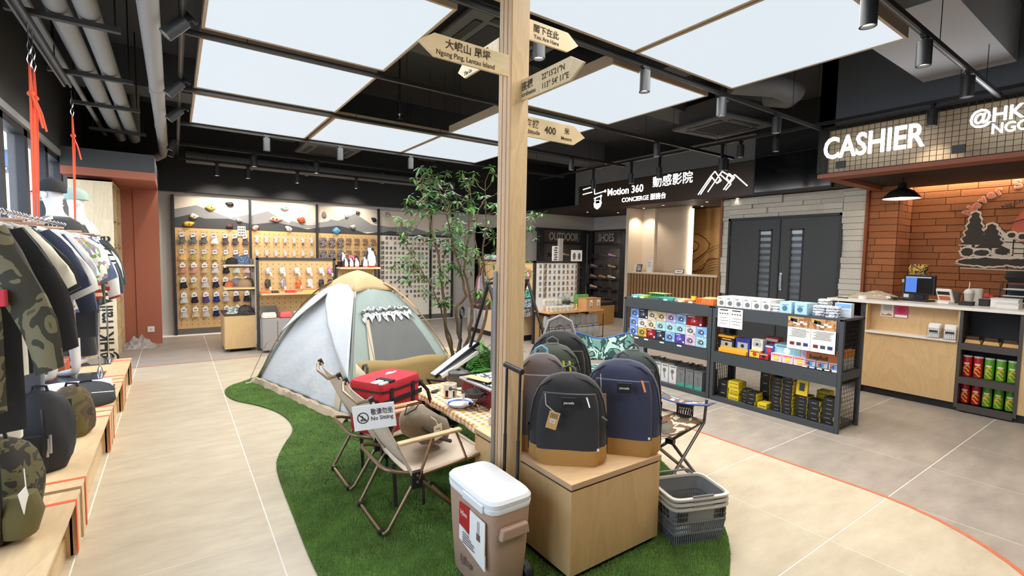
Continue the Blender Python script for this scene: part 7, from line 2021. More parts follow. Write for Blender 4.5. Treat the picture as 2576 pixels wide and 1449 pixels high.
# inner door panel and outer fly on the white side
P = [[panel_pt(CA, CB_, lerp(.3, 1.0, i / N), j / N, .06, -.05 if 0 else -.03) for j in range(N + 1)] for i in range(N + 1)]
obj('door_panel', MB().grid(P), WT, tent, smooth=True, solid=.002)
def fmask(v):
 return .36 + (abs(v - .3) / .7 * .5 if v > .3 else (.3 - v) / .3 * .36)
P = [[panel_pt(CA, CB_, fmask(j / N) * lerp(.02, 1, i / N), j / N, .03, .012 + .022 * (i / N) ** 2) for j in range(N + 1)] for i in range(N + 1)]
obj('fly_panel', MB().grid(P), WT, tent, smooth=True, solid=.003)
obj('fly_hem', MB().tube(P[-1], .006, 6), M('tent_hem', (150, 152, 150), .7), tent, smooth=True)
P = [[panel_pt(CB_, CC, lerp(.02, 1.0, i / N), j / N, .03) for j in range(N + 1)] for i in range(N + 1)]
obj('sage_panel', MB().grid(P), GT, tent, smooth=True, solid=.003)
for nm_, c0, c1, mt in (('rear_panel', CC, CD, GT), ('left_panel', CD, CA, GT)):
 P = [[panel_pt(c0, c1, lerp(.02, 1.0, i / 16), j / 16, .03) for j in range(17)] for i in range(17)]
 obj(nm_, MB().grid(P), mt, tent, smooth=True, solid=.003)
# mesh window with rolled silver flap
W0, W1, U0, U1 = .16, .9, .5, .95
P = [[panel_pt(CB_, CC, lerp(U0, U1, i / 14), lerp(lerp(W0 - .02, W0 + .1, i / 14), lerp(W1 - .06, W1, i / 14), j / 14), .03, .012) for j in range(15)] for i in range(15)]
obj('mesh_window', MB().grid(P), M('window_mesh', (112, 114, 112), .8, bump=.2, bscale=400), tent, smooth=True)
obj('window_edge', MB().tube([r[0] for r in P], .007, 6).tube([r[-1] for r in P], .006, 6).tube(P[-1], .006, 6), M('tent_hem_sage', (140, 150, 146), .7), tent, smooth=True)
b = MB()
rl = []
for k in range(25):
 v = lerp(W0 - .06, W1 + .02, k / 24)
 c_ = panel_pt(CB_, CC, U0 - .015 + .012 * math.sin(k * 1.7), v, .03, .03)
 r_ = .022 + .009 * math.sin(k * 2.3) + .006 * math.sin(k * 5.1)
 rl.append((c_, r_))
b.tube([c_ for c_, _ in rl], [r_ for _, r_ in rl], 9)
P2 = [[panel_pt(CB_, CC, U0 + .0 + .05 * i / 4 * (1 + .6 * math.sin(j * 1.9)), lerp(W0 - .05, W1 + .01, j / 24), .03, .026 + .008 * math.sin(j * 2.7 + i)) for j in range(25)] for i in range(5)]
b.grid(P2)
obj('rolled_flap', b, M('silver_lining', (196, 204, 206), .25, .75, bump=.4, bscale=30), tent, smooth=True)
# beige curtain strip behind the mesh edge, sleeve straps, skirt
P = [[panel_pt(CB_, CC, lerp(.55, .92, i / 8), lerp(W0 + .0, W0 + .05, j / 2) + .02 * i / 8, .03, .016) for j in range(3)] for i in range(9)]
obj('tie_strap', MB().grid(P), M('strap_sand', (206, 190, 164), .8), tent, smooth=True)
P = [[panel_pt(CA, CB_, lerp(.66, .99, i / 10), .86 - .04 * i / 10 + .06 * (j / 2), .06, -.018) for j in range(3)] for i in range(11)]
obj('tie_strap', MB().grid(P), M('strap_sand', (206, 190, 164), .8), tent, smooth=True)
P = []
for k in range(41):
 v = k / 40
 e = CA.lerp(CB_, v)
 o_ = Vector((-.93, -.34, 0))
 P.append([e + o_ * (.0 + .01 * math.sin(k * 1.1)) + Vector((0, 0, .05)), e + o_ * (.03 + .02 * hash2(k)) + Vector((0, 0, .035 + .03 * hash2(k, 2))), e + o_ * (.05 + .03 * hash2(k, 5)) + Vector((0, 0, .002))])
obj('crumpled_skirt', MB().grid(P), M('skirt_sand', (186, 166, 140), .85, bump=.5, bscale=20), tent, smooth=True)
# poles, sleeves, seam and cap
PB = M('pole_brown', (150, 122, 84), .5)
for k, c_ in enumerate((CA, CB_, CC, CD)):
 out = Vector(((c_ - AX).x, (c_ - AX).y, 0)).normalized()
 pts = [pole(c_, lerp(.05, 1, i / 22)) + (out * .03 + Vector((0, 0, .03))) * math.sin(PI * min(1, .1 + i / 22)) ** .7 * (1.0 if k in (0, 2) else .25) for i in range(23)]
 obj('pole', MB().tube(pts, .0075, 8), PB, tent, smooth=True)
 tg = Vector((-out.y, out.x, 0)) * .028
 P = [[p - tg + Vector((0, 0, .004)), p + Vector((0, 0, .012)), p + tg + Vector((0, 0, .004))] for p in (pts[4:12] if k != 1 else pts[2:6])]
 obj('pole_sleeve', MB().grid(P), M('sleeve_tan', (196, 160, 118), .75), tent, smooth=True, solid=.003)
 for q in (12, 17, 20):
  obj('pole_clip', MB().tube([pts[q], pole(c_, lerp(.05, 1, q / 22)) - out * .01], .006, 5), M('clip_grey', (176, 170, 160), .6), tent)
 obj('corner_foot', MB().cyl(pts[-1], pts[-1] + Vector((0, 0, .02)), .016, n=10), WHITE, tent)
obj('seam_strip', MB().tube([pole(CB_, lerp(.06, .98, i / 24)) + Vector((-.006, -.012, .004)) for i in range(25)], .009, 6), M('seam_grey', (132, 138, 134), .7), tent, smooth=True)
P = []
for i in range(9):
 r_ = i / 8
 row = []
 for j in range(33):
  a = j / 32 * 4
  k = int(a) % 4
  f = a - int(a)
  cs_ = [CA, CB_, CC, CD]
  ca, cb = pole(cs_[k], .34 * r_) + Vector((0, 0, .035)), pole(cs_[(k + 1) % 4], .34 * r_) + Vector((0, 0, .035))
  p = ca.lerp(cb, f)
  p = p + (Vector((AX.x, AX.y, p.z)) - p) * (.22 * math.sin(PI * f) * r_)
  p.z += .05 * (1 - r_) ** 1.5 + (-.012 * math.sin(PI * f) + .03 * math.sin(PI * f)) * r_ + .004 * math.sin(j * 2.1) * r_
  row.append(p)
 P.append(row)
obj('top_cap', MB().grid(P), TANT, tent, smooth=True, solid=.003)
for k, c_ in enumerate((CA, CB_, CC, CD)):
 obj('cap_strap', MB().tube([pole(c_, .33) + Vector((0, 0, .035)), pole(c_, .38) + Vector((0, 0, .012)), pole(c_, .44)], .008, 6), M('strap_sand', (206, 190, 164), .8), tent)
gp = T('guy_rope', 'tan guy rope running from the left tent pole to a peg in the turf', 'rope', (.655, 6.1, .012))
a0 = pole(CA, .8) + Vector((-.09, -.02, .05)) - Vector((.655, 6.1, 0))
obj('rope', MB().tube([a0 + Vector((.05, .01, .02)), a0, (0, 0, .015)], .0035, 6), PB, gp)
obj('peg', MB().tube([(-.03, .0, .004), (.03, 0, .008)], .007, 6), WHITE, gp)
# ------------------------------------------------------------------ tree and ferns
BARK = M('bark', (104, 82, 62), .9, bump=.6, bscale=40, var=.3, vscale=14)
LEAF = M('leaf_green', (76, 128, 50), .5, var=.3, vscale=16, piece=.28)
LEAFD = M('leaf_dark', (54, 100, 52), .45, var=.3, vscale=16, piece=.25)
tree = T('tree', 'slender many-stemmed leafy tree standing between the tent and the A-frame', 'tree', (2.82, 5.2, .012))
def leaf_cluster(seed, L=.095):
 r_ = random.Random(seed)
 b = MB()
 n = r_.choice((5, 6, 7))
 for k in range(n):
  a = 2 * PI * k / n + r_.uniform(-.3, .3)
  el = r_.uniform(-.75, .35)
  l_ = L * r_.uniform(.75, 1.15)
  w_ = l_ * .19
  d = Vector((math.cos(a) * math.cos(el), math.sin(a) * math.cos(el), math.sin(el)))
  s_ = Vector((-math.sin(a), math.cos(a), 0))
  up = d.cross(s_) * -1
  pt_ = lambda u, x: d * (l_ * u) + s_ * (w_ * x) - Vector((0, 0, 1)) * (l_ * .28 * u * u) + up * (abs(x) * w_ * .25)
  vs = [pt_(.12, 0), pt_(.45, -.85), pt_(.45, 0), pt_(.45, .85), pt_(.75, -.75), pt_(.75, 0), pt_(.75, .75), pt_(1, 0)]
  b.add(vs, [(0, 2, 1), (0, 3, 2), (1, 2, 5, 4), (2, 3, 6, 5), (4, 5, 7), (5, 6, 7)])
 return b
lcs = [mesh_of(leaf_cluster(s_), LEAF if s_ % 3 else LEAFD) for s_ in range(6)]
TO = Vector((2.82, 5.2, .012))
STEMS = [
 [(2.80, 5.2, .05), (2.86, 5.2, .45), (2.80, 5.2, .85), (2.92, 5.15, 1.0), (2.86, 5.2, 1.35), (2.72, 5.2, 1.75), (2.62, 5.15, 2.1), (2.48, 5.2, 2.42)],
 [(2.84, 5.22, .05), (2.72, 5.25, .5), (2.64, 5.2, .95), (2.58, 5.2, 1.4), (2.50, 5.25, 1.8), (2.40, 5.2, 2.1), (2.3, 5.2, 2.3)],
 [(2.82, 5.18, .05), (2.93, 5.1, .5), (2.98, 5.1, .9), (2.88, 5.15, 1.3), (2.93, 5.15, 1.7), (3.0, 5.2, 2.05), (2.98, 5.2, 2.45)],
 [(2.86, 5.24, .05), (3.15, 5.2, .45), (3.25, 5.2, .8), (3.2, 5.2, 1.15), (3.18, 5.2, 1.6), (3.22, 5.2, 2.0), (3.2, 5.2, 2.3)],
 [(2.80, 5.2, .05), (2.70, 5.1, .45), (2.55, 5.05, .8), (2.42, 5.05, 1.1), (2.25, 5.1, 1.4), (2.08, 5.1, 1.65)],
 [(2.98, 5.1, .9), (3.1, 5.15, 1.3), (3.06, 5.2, 1.7), (3.1, 5.2, 2.05), (3.2, 5.2, 2.2), (3.3, 5.2, 2.25)],
 [(3.2, 5.2, 1.15), (3.45, 5.2, 1.25), (3.7, 5.15, 1.5), (3.82, 5.15, 1.8), (3.9, 5.15, 2.1)]]
sp_pts = []
for k, st in enumerate(STEMS):
 pp = []
 for i in range(len(st) - 1):
  a, b_ = Vector(st[i]), Vector(st[i + 1])
  for q in range(4):
   p = a.lerp(b_, q / 4) + Vector((RND.uniform(-.012, .012), RND.uniform(-.012, .012), 0))
   pp.append(p - TO)
 pp.append(Vector(st[-1]) - TO)
 r0 = .026 if k < 4 else .014
 rs_l = [lerp(r0, .004, i / (len(pp) - 1)) for i in range(len(pp))]
 obj('stem', MB().tube(pp, rs_l, 8), BARK, tree, smooth=True)
 sp_pts += [(p, k) for p in pp[8:]]
BL = [((2.6, 2.2), (.3, .22), 26), ((2.42, 2.42), (.16, .13), 12), ((2.25, 2.1), (.14, .2), 12), ((2.1, 1.75), (.1, .2), 10), ((2.18, 1.42), (.16, .2), 16), ((2.55, 1.75), (.25, .2), 16), ((2.85, 1.75), (.2, .25), 22), ((2.4, 1.2), (.2, .15), 12), ((2.5, .95), (.2, .08), 8), ((2.85, 2.15), (.15, .2), 10), ((2.98, 2.5), (.06, .06), 3), ((2.96, 2.38), (.08, .06), 4), ((3.17, 2.53), (.05, .05), 3), ((3.24, 2.3), (.06, .05), 2), ((3.3, 2.12), (.1, .1), 5), ((3.22, 1.85), (.12, .15), 8), ((3.22, 1.5), (.14, .15), 8), ((3.1, 1.1), (.2, .15), 6), ((3.9, 2.1), (.1, .08), 5), ((3.82, 1.8), (.08, .1), 6), ((3.88, 1.45), (.06, .06), 2), ((3.72, 1.3), (.08, .05), 2), ((2.75, 1.35), (.2, .15), 10), ((2.95, 1.5), (.1, .2), 6)]
rt_ = random.Random(21)
tw = MB()
for (cx_, cz), (rx, rz_), n_ in BL:
 for k in range(n_):
  a, r_ = rt_.uniform(0, 2 * PI), math.sqrt(rt_.random())
  p = Vector((cx_ + rx * r_ * math.cos(a), 5.2 + rt_.uniform(-.3, .25), cz + rz_ * r_ * math.sin(a))) - TO
  o = piece('leaf_cluster', lcs[rt_.randrange(6)], None, tree, p, (1, 1, 1), rt_.uniform(0, 6.28))
  o.rotation_euler = (rt_.uniform(-.5, .5), rt_.uniform(-.5, .5), rt_.uniform(0, 6.28))
  s_ = rt_.uniform(.8, 1.15)
  o.scale = (s_, s_, s_)
  q, _ = min(sp_pts, key=lambda w: (w[0] - p + Vector((0, 0, .12))).length)
  md_ = q.lerp(p, .5) + Vector((rt_.uniform(-.03, .03), rt_.uniform(-.03, .03), -.03))
  tw.tube([q, md_, p], [.005, .0035, .002], 5)
o = obj('twigs', tw, M('twig', (120, 104, 78), .9), tree)
o['kind'] = 'stuff'
pot = T('planter', 'low dark planter at the foot of the tree', 'planter', (2.84, 5.2, .012))
obj('bowl', MB().lathe([(.16, 0), (.2, .03), (.22, .2), (.2, .2), (.19, .16), (0, .15)], 24, cap=False), M('planter_dark', (52, 46, 42), .8), pot, smooth=40)
obj('soil', MB().cyl((0, 0, .14), (0, 0, .17), .19, n=20), M('soil', (58, 44, 34), .95, bump=1, bscale=60), pot)
FERN = M('fern_green', (62, 124, 44), .5, var=.2, vscale=9, piece=.3)
fr_ = MB()
Lf = .42
for k in range(17):
 u = .1 + .9 * k / 16
 c_ = Vector((Lf * u * .86, 0, Lf * (1.0 * u - .62 * u * u)))
 l_ = .085 * math.sin(PI * (u * .85 + .12)) + .008
 for s_ in (-1, 1):
  d = Vector((.45, s_ * .9, -.12)).normalized()
  sd = Vector((.9, -s_ * .45, 0)) * .0085
  fr_.add([c_ - sd * .4, c_ + d * l_ * .5 - sd, c_ + d * l_, c_ + d * l_ * .5 + sd, c_ + sd * .4], [(0, 1, 2, 3, 4)])
fr_.tube([(Lf * u * .86, 0, Lf * (u - .62 * u * u)) for u in [q / 8 for q in range(9)]], .003, 4)
frond = mesh_of(fr_, FERN)
for k, (x, y, s_, lab, nf) in enumerate(((3.0, 4.75, 1.15, 'bright green fern right of the tent, in front of the planter', 14), (3.22, 4.95, 1.2, 'tall pale green fern beside the signpost, behind the wagon', 14), (2.72, 4.88, .95, 'dark fern tucked against the right corner of the tent', 12), (3.05, 5.1, 1.1, 'fern behind the A-frame leg at the foot of the tree', 12), (2.55, 5.25, .9, 'fern tips beyond the right corner of the tent', 9))):
 t = T('fern', lab, 'fern', (x, y, .02))
 for q in range(nf):
  o = piece('frond', frond, None, t, (0, 0, .0), (s_, s_, s_ * RND.uniform(.8, 1.2)), 2 * PI * q / nf + RND.uniform(-.2, .2))
  o.rotation_euler = (RND.uniform(-.1, .1), RND.uniform(-.65, .1), 2 * PI * q / nf + RND.uniform(-.2, .2))
 obj('root_ball', MB().ball((0, 0, .02), (.06, .06, .03), 10), M('soil', (58, 44, 34), .95), t, smooth=True)
# ------------------------------------------------------------------ window benches
BENCH = wood('bench_top_ply', (226, 194, 150), 1, .13, scale=1.8)
for k, (y0, y1, lab) in enumerate(((1.9, 3.2, 'low plywood display bench nearest the camera'), (3.24, 4.67, 'low plywood display bench, second from the camera'), (4.70, 5.78, 'low plywood display bench, third from the camera'), (5.82, 6.86, 'low plywood display bench farthest from the camera'))):
 t = T('display_bench', lab, 'bench', (-.42, y0, 0), 0, 'plywood benches along the windows')
 d = y1 - y0
 obj('top', MB().bx(-.7, 0, .262, 0, d, .28), BENCH, t, bev=.001)
 for y in (.02, d - .12) if k else (d - .12,):
  obj('end_panel', MB().bx(-.69, y, 0, -.02, y + .02, .262), PLY, t)
  obj('front_post', MB().bx(-.03, y, 0, -.002, y + .1, .262), PLY, t)
 obj('front_board', MB().bx(-.06, .04, .0, -.045, d - .06, .1), PLYX, t)
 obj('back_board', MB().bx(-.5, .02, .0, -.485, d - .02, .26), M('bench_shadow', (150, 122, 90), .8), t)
 for y in ((.1, d - .15) if k else (d - .15,)):
  obj('tape_strip', MB().bx(-.7, y, .2795, .0015, y + .028, .2812).bx(-.0005, y, .02, .0022, y + .028, .28), ORANGE, t)
# ------------------------------------------------------------------ hanging rail, hangers, garments
DN = (48, 62, 88)
def ring_tt(a, b_, n=20, e=2.4, cx=0, cy=0, z=0, wob=0, ph=0):
 return [(x + wob * .4 * math.sin(5 * math.atan2(y, x) + ph), y + wob * math.sin(7 * math.atan2(y * 3, x) + ph), z) for x, y, _ in sup(a, b_, n, e, cx, cy, z)]
def top_garment(t, mt, w=.46, L=.62, sl=.24, thick=.05, seed=0, mt2=None, flare=1.0, cuff=None):
 ph = seed * 1.7
 R_ = [ring_tt(.075, .03, z=.0, ph=ph), ring_tt(.11, .034, z=-.018), ring_tt(w * .42, .04, z=-.06, wob=.002, ph=ph), ring_tt(w * .5, thick * .9, z=-.12, wob=.004, ph=ph), ring_tt(w * .49, thick, z=-.25, wob=.007, ph=ph + 1), ring_tt(w * .5 * flare, thick, z=-.42, wob=.01, ph=ph + 2), ring_tt(w * .51 * flare, thick * 1.05, z=-L * .9, wob=.012, ph=ph + 3), ring_tt(w * .51 * flare, thick, z=-L, wob=.012, ph=ph + 3)]
 obj('torso', MB().loft(R_), mt, t, smooth=True)
 for s_ in (-1, 1):
  p0, p1 = Vector((s_ * w * .42, 0, -.085)), Vector((s_ * (w * .5 + .10 + .1 * min(sl, .3)), -.01, -.10 - sl))
  pts = [p0.lerp(p1, q / 6) + Vector((s_ * .035 * math.sin(PI * q / 6), .006 * math.sin(q * 2 + ph), 0)) for q in range(7)]
  rr = [lerp(.075, .068 if sl < .35 else .042, q / 6) for q in range(7)]
  b = MB()
  rings = []
  d = (p1 - p0).normalized()
  u = Vector((d.z, 0, -d.x))
  for q, p in enumerate(pts):
   rings.append([p + u * rr[q] * math.cos(a) * (1 + .1 * math.sin(3 * a + ph + q)) + Vector((0, 1, 0)) * rr[q] * .5 * math.sin(a) for a in [2 * PI * k / 12 for k in range(12)]])
  obj('sleeve', b.loft(rings), mt2 or mt, t, smooth=True)
  if cuff:
   obj('cuff', MB().loft([[c + (c - pts[-1]) * .08 for c in rings[-1]], [c + (c - pts[-1]) * .08 + d * .02 for c in rings[-1]]]), cuff, t, smooth=True)
 obj('collar', MB().tube([(.07 * math.cos(a), .03 * math.sin(a), .0 - .012 * math.cos(a) ** 2 * 0) for a in [2 * PI * k / 16 for k in range(16)]], .008, 5, closed=True), mt2 or mt, t, smooth=True)
def trousers(t, mt, L=.95, w=.34, seed=0):
 ph = seed
 for s_ in (-1, 1):
  R_ = [ring_tt(w * .25, .035, cx=s_ * w * .24, z=-.06), ring_tt(w * .27, .05, cx=s_ * w * .25, z=-.25, wob=.004, ph=ph), ring_tt(w * .24, .05, cx=s_ * w * .27, z=-.5, wob=.007, ph=ph), ring_tt(w * .22, .048, cx=s_ * w * .28, z=-L * .85, wob=.008, ph=ph), ring_tt(w * .21, .044, cx=s_ * w * .28, z=-L, wob=.006, ph=ph)]
  obj('trouser_leg', MB().loft(R_), mt, t, smooth=True)
 obj('waistband', MB().loft([ring_tt(w * .5, .03, z=-.075), ring_tt(w * .5, .03, z=-.02)]), mt, t, smooth=True)
RAILX, RAILZ = -.80, 1.70
rl_ = T('clothes_rail', 'round steel clothes rail full of hangers hung along the windows', 'rail', (RAILX, 1.7, RAILZ))
obj('tube', MB().tube([(0, 0, 0), (0, 4.75, 0)], .013, 10), CHROME, rl_, smooth=True)
obj('end_cap', MB().tube([(0, 4.74, 0), (0, 4.77, 0)], .018, 10), M('cap_red', (196, 90, 80), .5), rl_, smooth=True)
hk = mesh_of(MB().tube([(0, 0, -.055), (0, 0, -.02), (.012, 0, -.005), (.016, 0, .01), (.008, 0, .02), (-.004, 0, .018)], .0022, 5), CHROME)
hsh = mesh_of(MB().tube([(-.2, 0, -.105), (-.1, 0, -.07), (0, 0, -.05), (.1, 0, -.07), (.2, 0, -.105)], .006, 6), M('hanger_white', (228, 226, 224), .4), smooth=True)
hwd = mesh_of(MB().tube([(-.2, 0, -.07), (.21, 0, -.07)], .0085, 8).bx(-.15, -.006, -.1, -.13, .006, -.06).bx(.13, -.006, -.1, .15, .006, -.06), M('hanger_wood', (206, 164, 136), .6), smooth=True)
FAB = lambda n, c, **k: M('cloth_' + n, c, .9, bump=k.pop('bump', .3), bscale=16, sheen=.2, **k)
FLOR = camo('floral_white', [(230, 226, 218), (230, 226, 218), (230, 226, 218), (120, 160, 90), (150, 110, 170), (206, 160, 100)], 13)
STRP = stripes('red_cream_stripe', [(150, 40, 44), (226, 200, 150)], .05, 2)
STRB = stripes('black_white_stripe', [(40, 40, 42), (232, 228, 220), (232, 228, 220)], .05, 2)
CREAMC = FAB('cream', (232, 226, 206))
GARM = [
 ('olive camouflage jacket with pale hem', 'jacket', camo('camo_jacket', [(86, 84, 60), (120, 112, 84), (60, 58, 44)], 10), .56, .74, .5, .07),
 ('black oversized jacket', 'jacket', FAB('black', (30, 30, 32)), .6, .86, .46, .07),
 ('charcoal work jacket', 'jacket', FAB('charcoal', (46, 48, 54)), .52, .76, .42, .06),
 ('cream long cotton shirt', 'shirt', CREAMC, .5, .7, .24, .05),
 ('black tee with wide sleeves', 'shirt', FAB('black', (30, 30, 32)), .5, .72, .26, .05),
 ('ivory trousers', 'trousers', FAB('ivory', (226, 220, 206)), 0, 1.06, 0, 0),
 ('navy short-sleeved tee', 'shirt', FAB('navy', (44, 54, 78)), .5, .68, .27, .05),
 ('white wide-sleeved tee', 'shirt', FAB('white', (230, 228, 222)), .52, .66, .3, .05),
 ('slate grey trousers', 'trousers', FAB('slate', (92, 98, 110)), 0, 1.0, 0, 0),
 ('navy sweatshirt', 'sweatshirt', FAB('navy', (44, 54, 78)), .5, .66, .42, .06),
 ('pale grey tee', 'shirt', FAB('pale', (206, 208, 212)), .46, .62, .24, .05),
 ('white floral printed shirt', 'shirt', FLOR, .52, .66, .26, .06),
 ('white floral printed long shirt', 'shirt', FLOR, .5, .76, .2, .05),
 ('red and cream striped top', 'shirt', STRP, .42, .62, .4, .05),
 ('mushroom grey tee', 'shirt', FAB('mushroom', (196, 182, 168)), .46, .5, .22, .06),
 ('pale pink child tee', 'shirt', FAB('pink', (222, 190, 184)), .4, .48, .2, .05),
 ('white puffed blouse', 'blouse', FAB('white', (230, 228, 222)), .44, .6, .2, .06),
 ('mid blue denim shirt', 'shirt', FAB('denim', (92, 110, 140)), .46, .64, .3, .05),
 ('black and white striped tee', 'shirt', STRB, .44, .6, .2, .05),
 ('white sweatshirt with printed red sleeve', 'sweatshirt', FAB('white', (230, 228, 222)), .5, .64, .44, .06),
 ('black long dress', 'dress', FAB('black', (30, 30, 32)), .42, .9, .2, .05),
 ('dark denim jacket', 'jacket', FAB('dark_denim', (56, 66, 78)), .5, .62, .45, .06),
 ('bottle green denim shirt', 'shirt', FAB('bottle', (52, 66, 66)), .48, .66, .4, .05),
 ('cream child jacket', 'jacket', CREAMC, .42, .5, .34, .05),
 ('dark green sweatshirt', 'sweatshirt', FAB('dark_green', (54, 66, 58)), .48, .68, .4, .06),
 ('dark jeans', 'trousers', FAB('jean', (60, 72, 96)), 0, .95, 0, 0),
]
for k, (nm_, cat_, mt, w, L, sl, th) in enumerate(GARM):
 y = 2.5 + k * .15
 key = {'jacket': 'jacket', 'shirt': 'shirt', 'trousers': 'trousers'}.get(cat_, cat_)
 t = T(key, '%s hanging %s from the near end of the window rail' % (nm_, ORD[k]), cat_, (RAILX, y, RAILZ - .06), RND.uniform(-.12, .1))
 if cat_ == 'trousers':
  trousers(t, mt, L, .36, k)
 else:
  top_garment(t, mt, w, L, sl, th, k, cuff=FAB('rib_' + str(k), (150, 60, 54)) if 'red sleeve' in nm_ else None, flare=1.15 if cat_ == 'dress' else 1)
  if 'red sleeve' in nm_:
   b = MB()
   for q in range(6):
    b.box((.27 + .014 * q, -.045, -.2 - .055 * q), (.03, .012, .03))
   obj('sleeve_print', b, M('print_red', (170, 50, 50), .8), t)
  if 'camo' in nm_:
   obj('red_patch', MB().box((.3, -.05, -.32), (.03, .03, .06)), M('patch_red', (206, 60, 70), .8), t, bev=.004)
 h = T('hanger', 'hanger carrying the %s' % nm_, 'hanger', (RAILX, y, RAILZ), 0, 'hangers on the window rail')
 piece('hook', hk, None, h, (0, 0, 0)); piece('bar', hwd if (k % 5 == 2 or cat_ == 'trousers') else hsh, None, h, (0, 0, 0))
for k in range(22):
 y = 2.9 + k * .16
 if y > 6.2: break
 h = T('hanger', 'bare white hanger on the window rail, %s from the near end' % ORD[k], 'hanger', (RAILX, y + .05, RAILZ), RND.uniform(-.15, .15), 'bare hangers on the window rail')
 piece('hook', hk, None, h, (0, 0, 0)); piece('bar', hsh, None, h, (0, 0, 0))
 t = T('shirt', 'thin white liner shirt on the window rail, %s from the near end' % ORD[k], 'shirt', (RAILX, y + .05, RAILZ - .06), 0, 'thin shirts on the window rail')
 obj('torso', MB().loft([ring_tt(.06, .008, z=-.01), ring_tt(.19, .012, z=-.07), ring_tt(.2, .014, z=-.3, wob=.003, ph=k), ring_tt(.2, .014, z=-.56, wob=.004, ph=k)]), (FAB('liner_%d' % (k % 4), ((226, 224, 220), (196, 200, 206), (56, 60, 70), (214, 204, 190))[k % 4])), t, smooth=True)
 obj('collar', MB().tube([(-.05, 0, -.005), (0, -.01, -.02), (.05, 0, -.005)], .006, 5), WHITE, t)
# ropes and clips
ROPE = M('rope_orange', (236, 92, 58), .8)
tk = T('hanging_track', 'thin twin steel channel on the ceiling that carries the orange ropes', 'track', (-.78, 1.0, 3.0))
obj('channel', MB().bx(-.03, 0, 0, -.015, 5.2, .03).bx(.015, 0, 0, .03, 5.2, .03).bx(-.03, 0, .025, .03, 5.2, .035), M('channel_grey', (120, 120, 122), .5, .5), tk)
obj('drop_rod', MB().cyl((0, .8, .03), (0, .8, ZC - 3.0), .005, n=6).cyl((0, 2.8, .03), (0, 2.8, ZC - 3.0), .005, n=6).cyl((0, 4.6, .03), (0, 4.6, ZC - 3.0), .005, n=6), DARK, tk)
for k, (y, ztop, lab) in enumerate(((4.62, 2.74, 'orange rope with snap hooks holding the rail, nearer of the two beside the black cap'), (4.74, 2.74, 'orange rope holding the rail, farther of the two beside the black cap'), (6.3, 2.78, 'orange rope with a loose tail holding the far end of the rail'))):
 t = T('rope', lab, 'rope', (-.77, y, 0))
 obj('cord', MB().tube([(0, 0, ztop), (-.004, .006, ztop - .3), (-.012, 0, RAILZ + .015)], .0065, 6).tube([(0, .012, ztop), (.006, .02, ztop - .3), (-.012, .018, RAILZ + .015)], .0065, 6), ROPE, t, smooth=True)
 obj('knot', MB().ball((0, .008, ztop - .2), (.022, .022, .02), 8), ROPE, t, smooth=True)
 obj('tail', MB().tube([(0, .0, ztop - .2), (.03, .01, ztop - .3), (.05, .02, ztop - .42)], .007, 6), ROPE, t, smooth=True)
 obj('snap_hook', MB().tube([(0, 0, ztop - .03), (.012, 0, ztop + .02), (0, 0, ztop + .07), (-.012, 0, ztop + .02), (0, 0, ztop - .03)], .005, 6).tube([(0, .012, ztop + .06), (.01, .012, ztop + .11), (0, .012, ztop + .16), (-.01, .012, ztop + .11), (0, .012, ztop + .06)], .005, 6).tube([(0, 0, ztop + .15), (0, 0, 3.0)], .004, 5), CHROME, t, smooth=True)
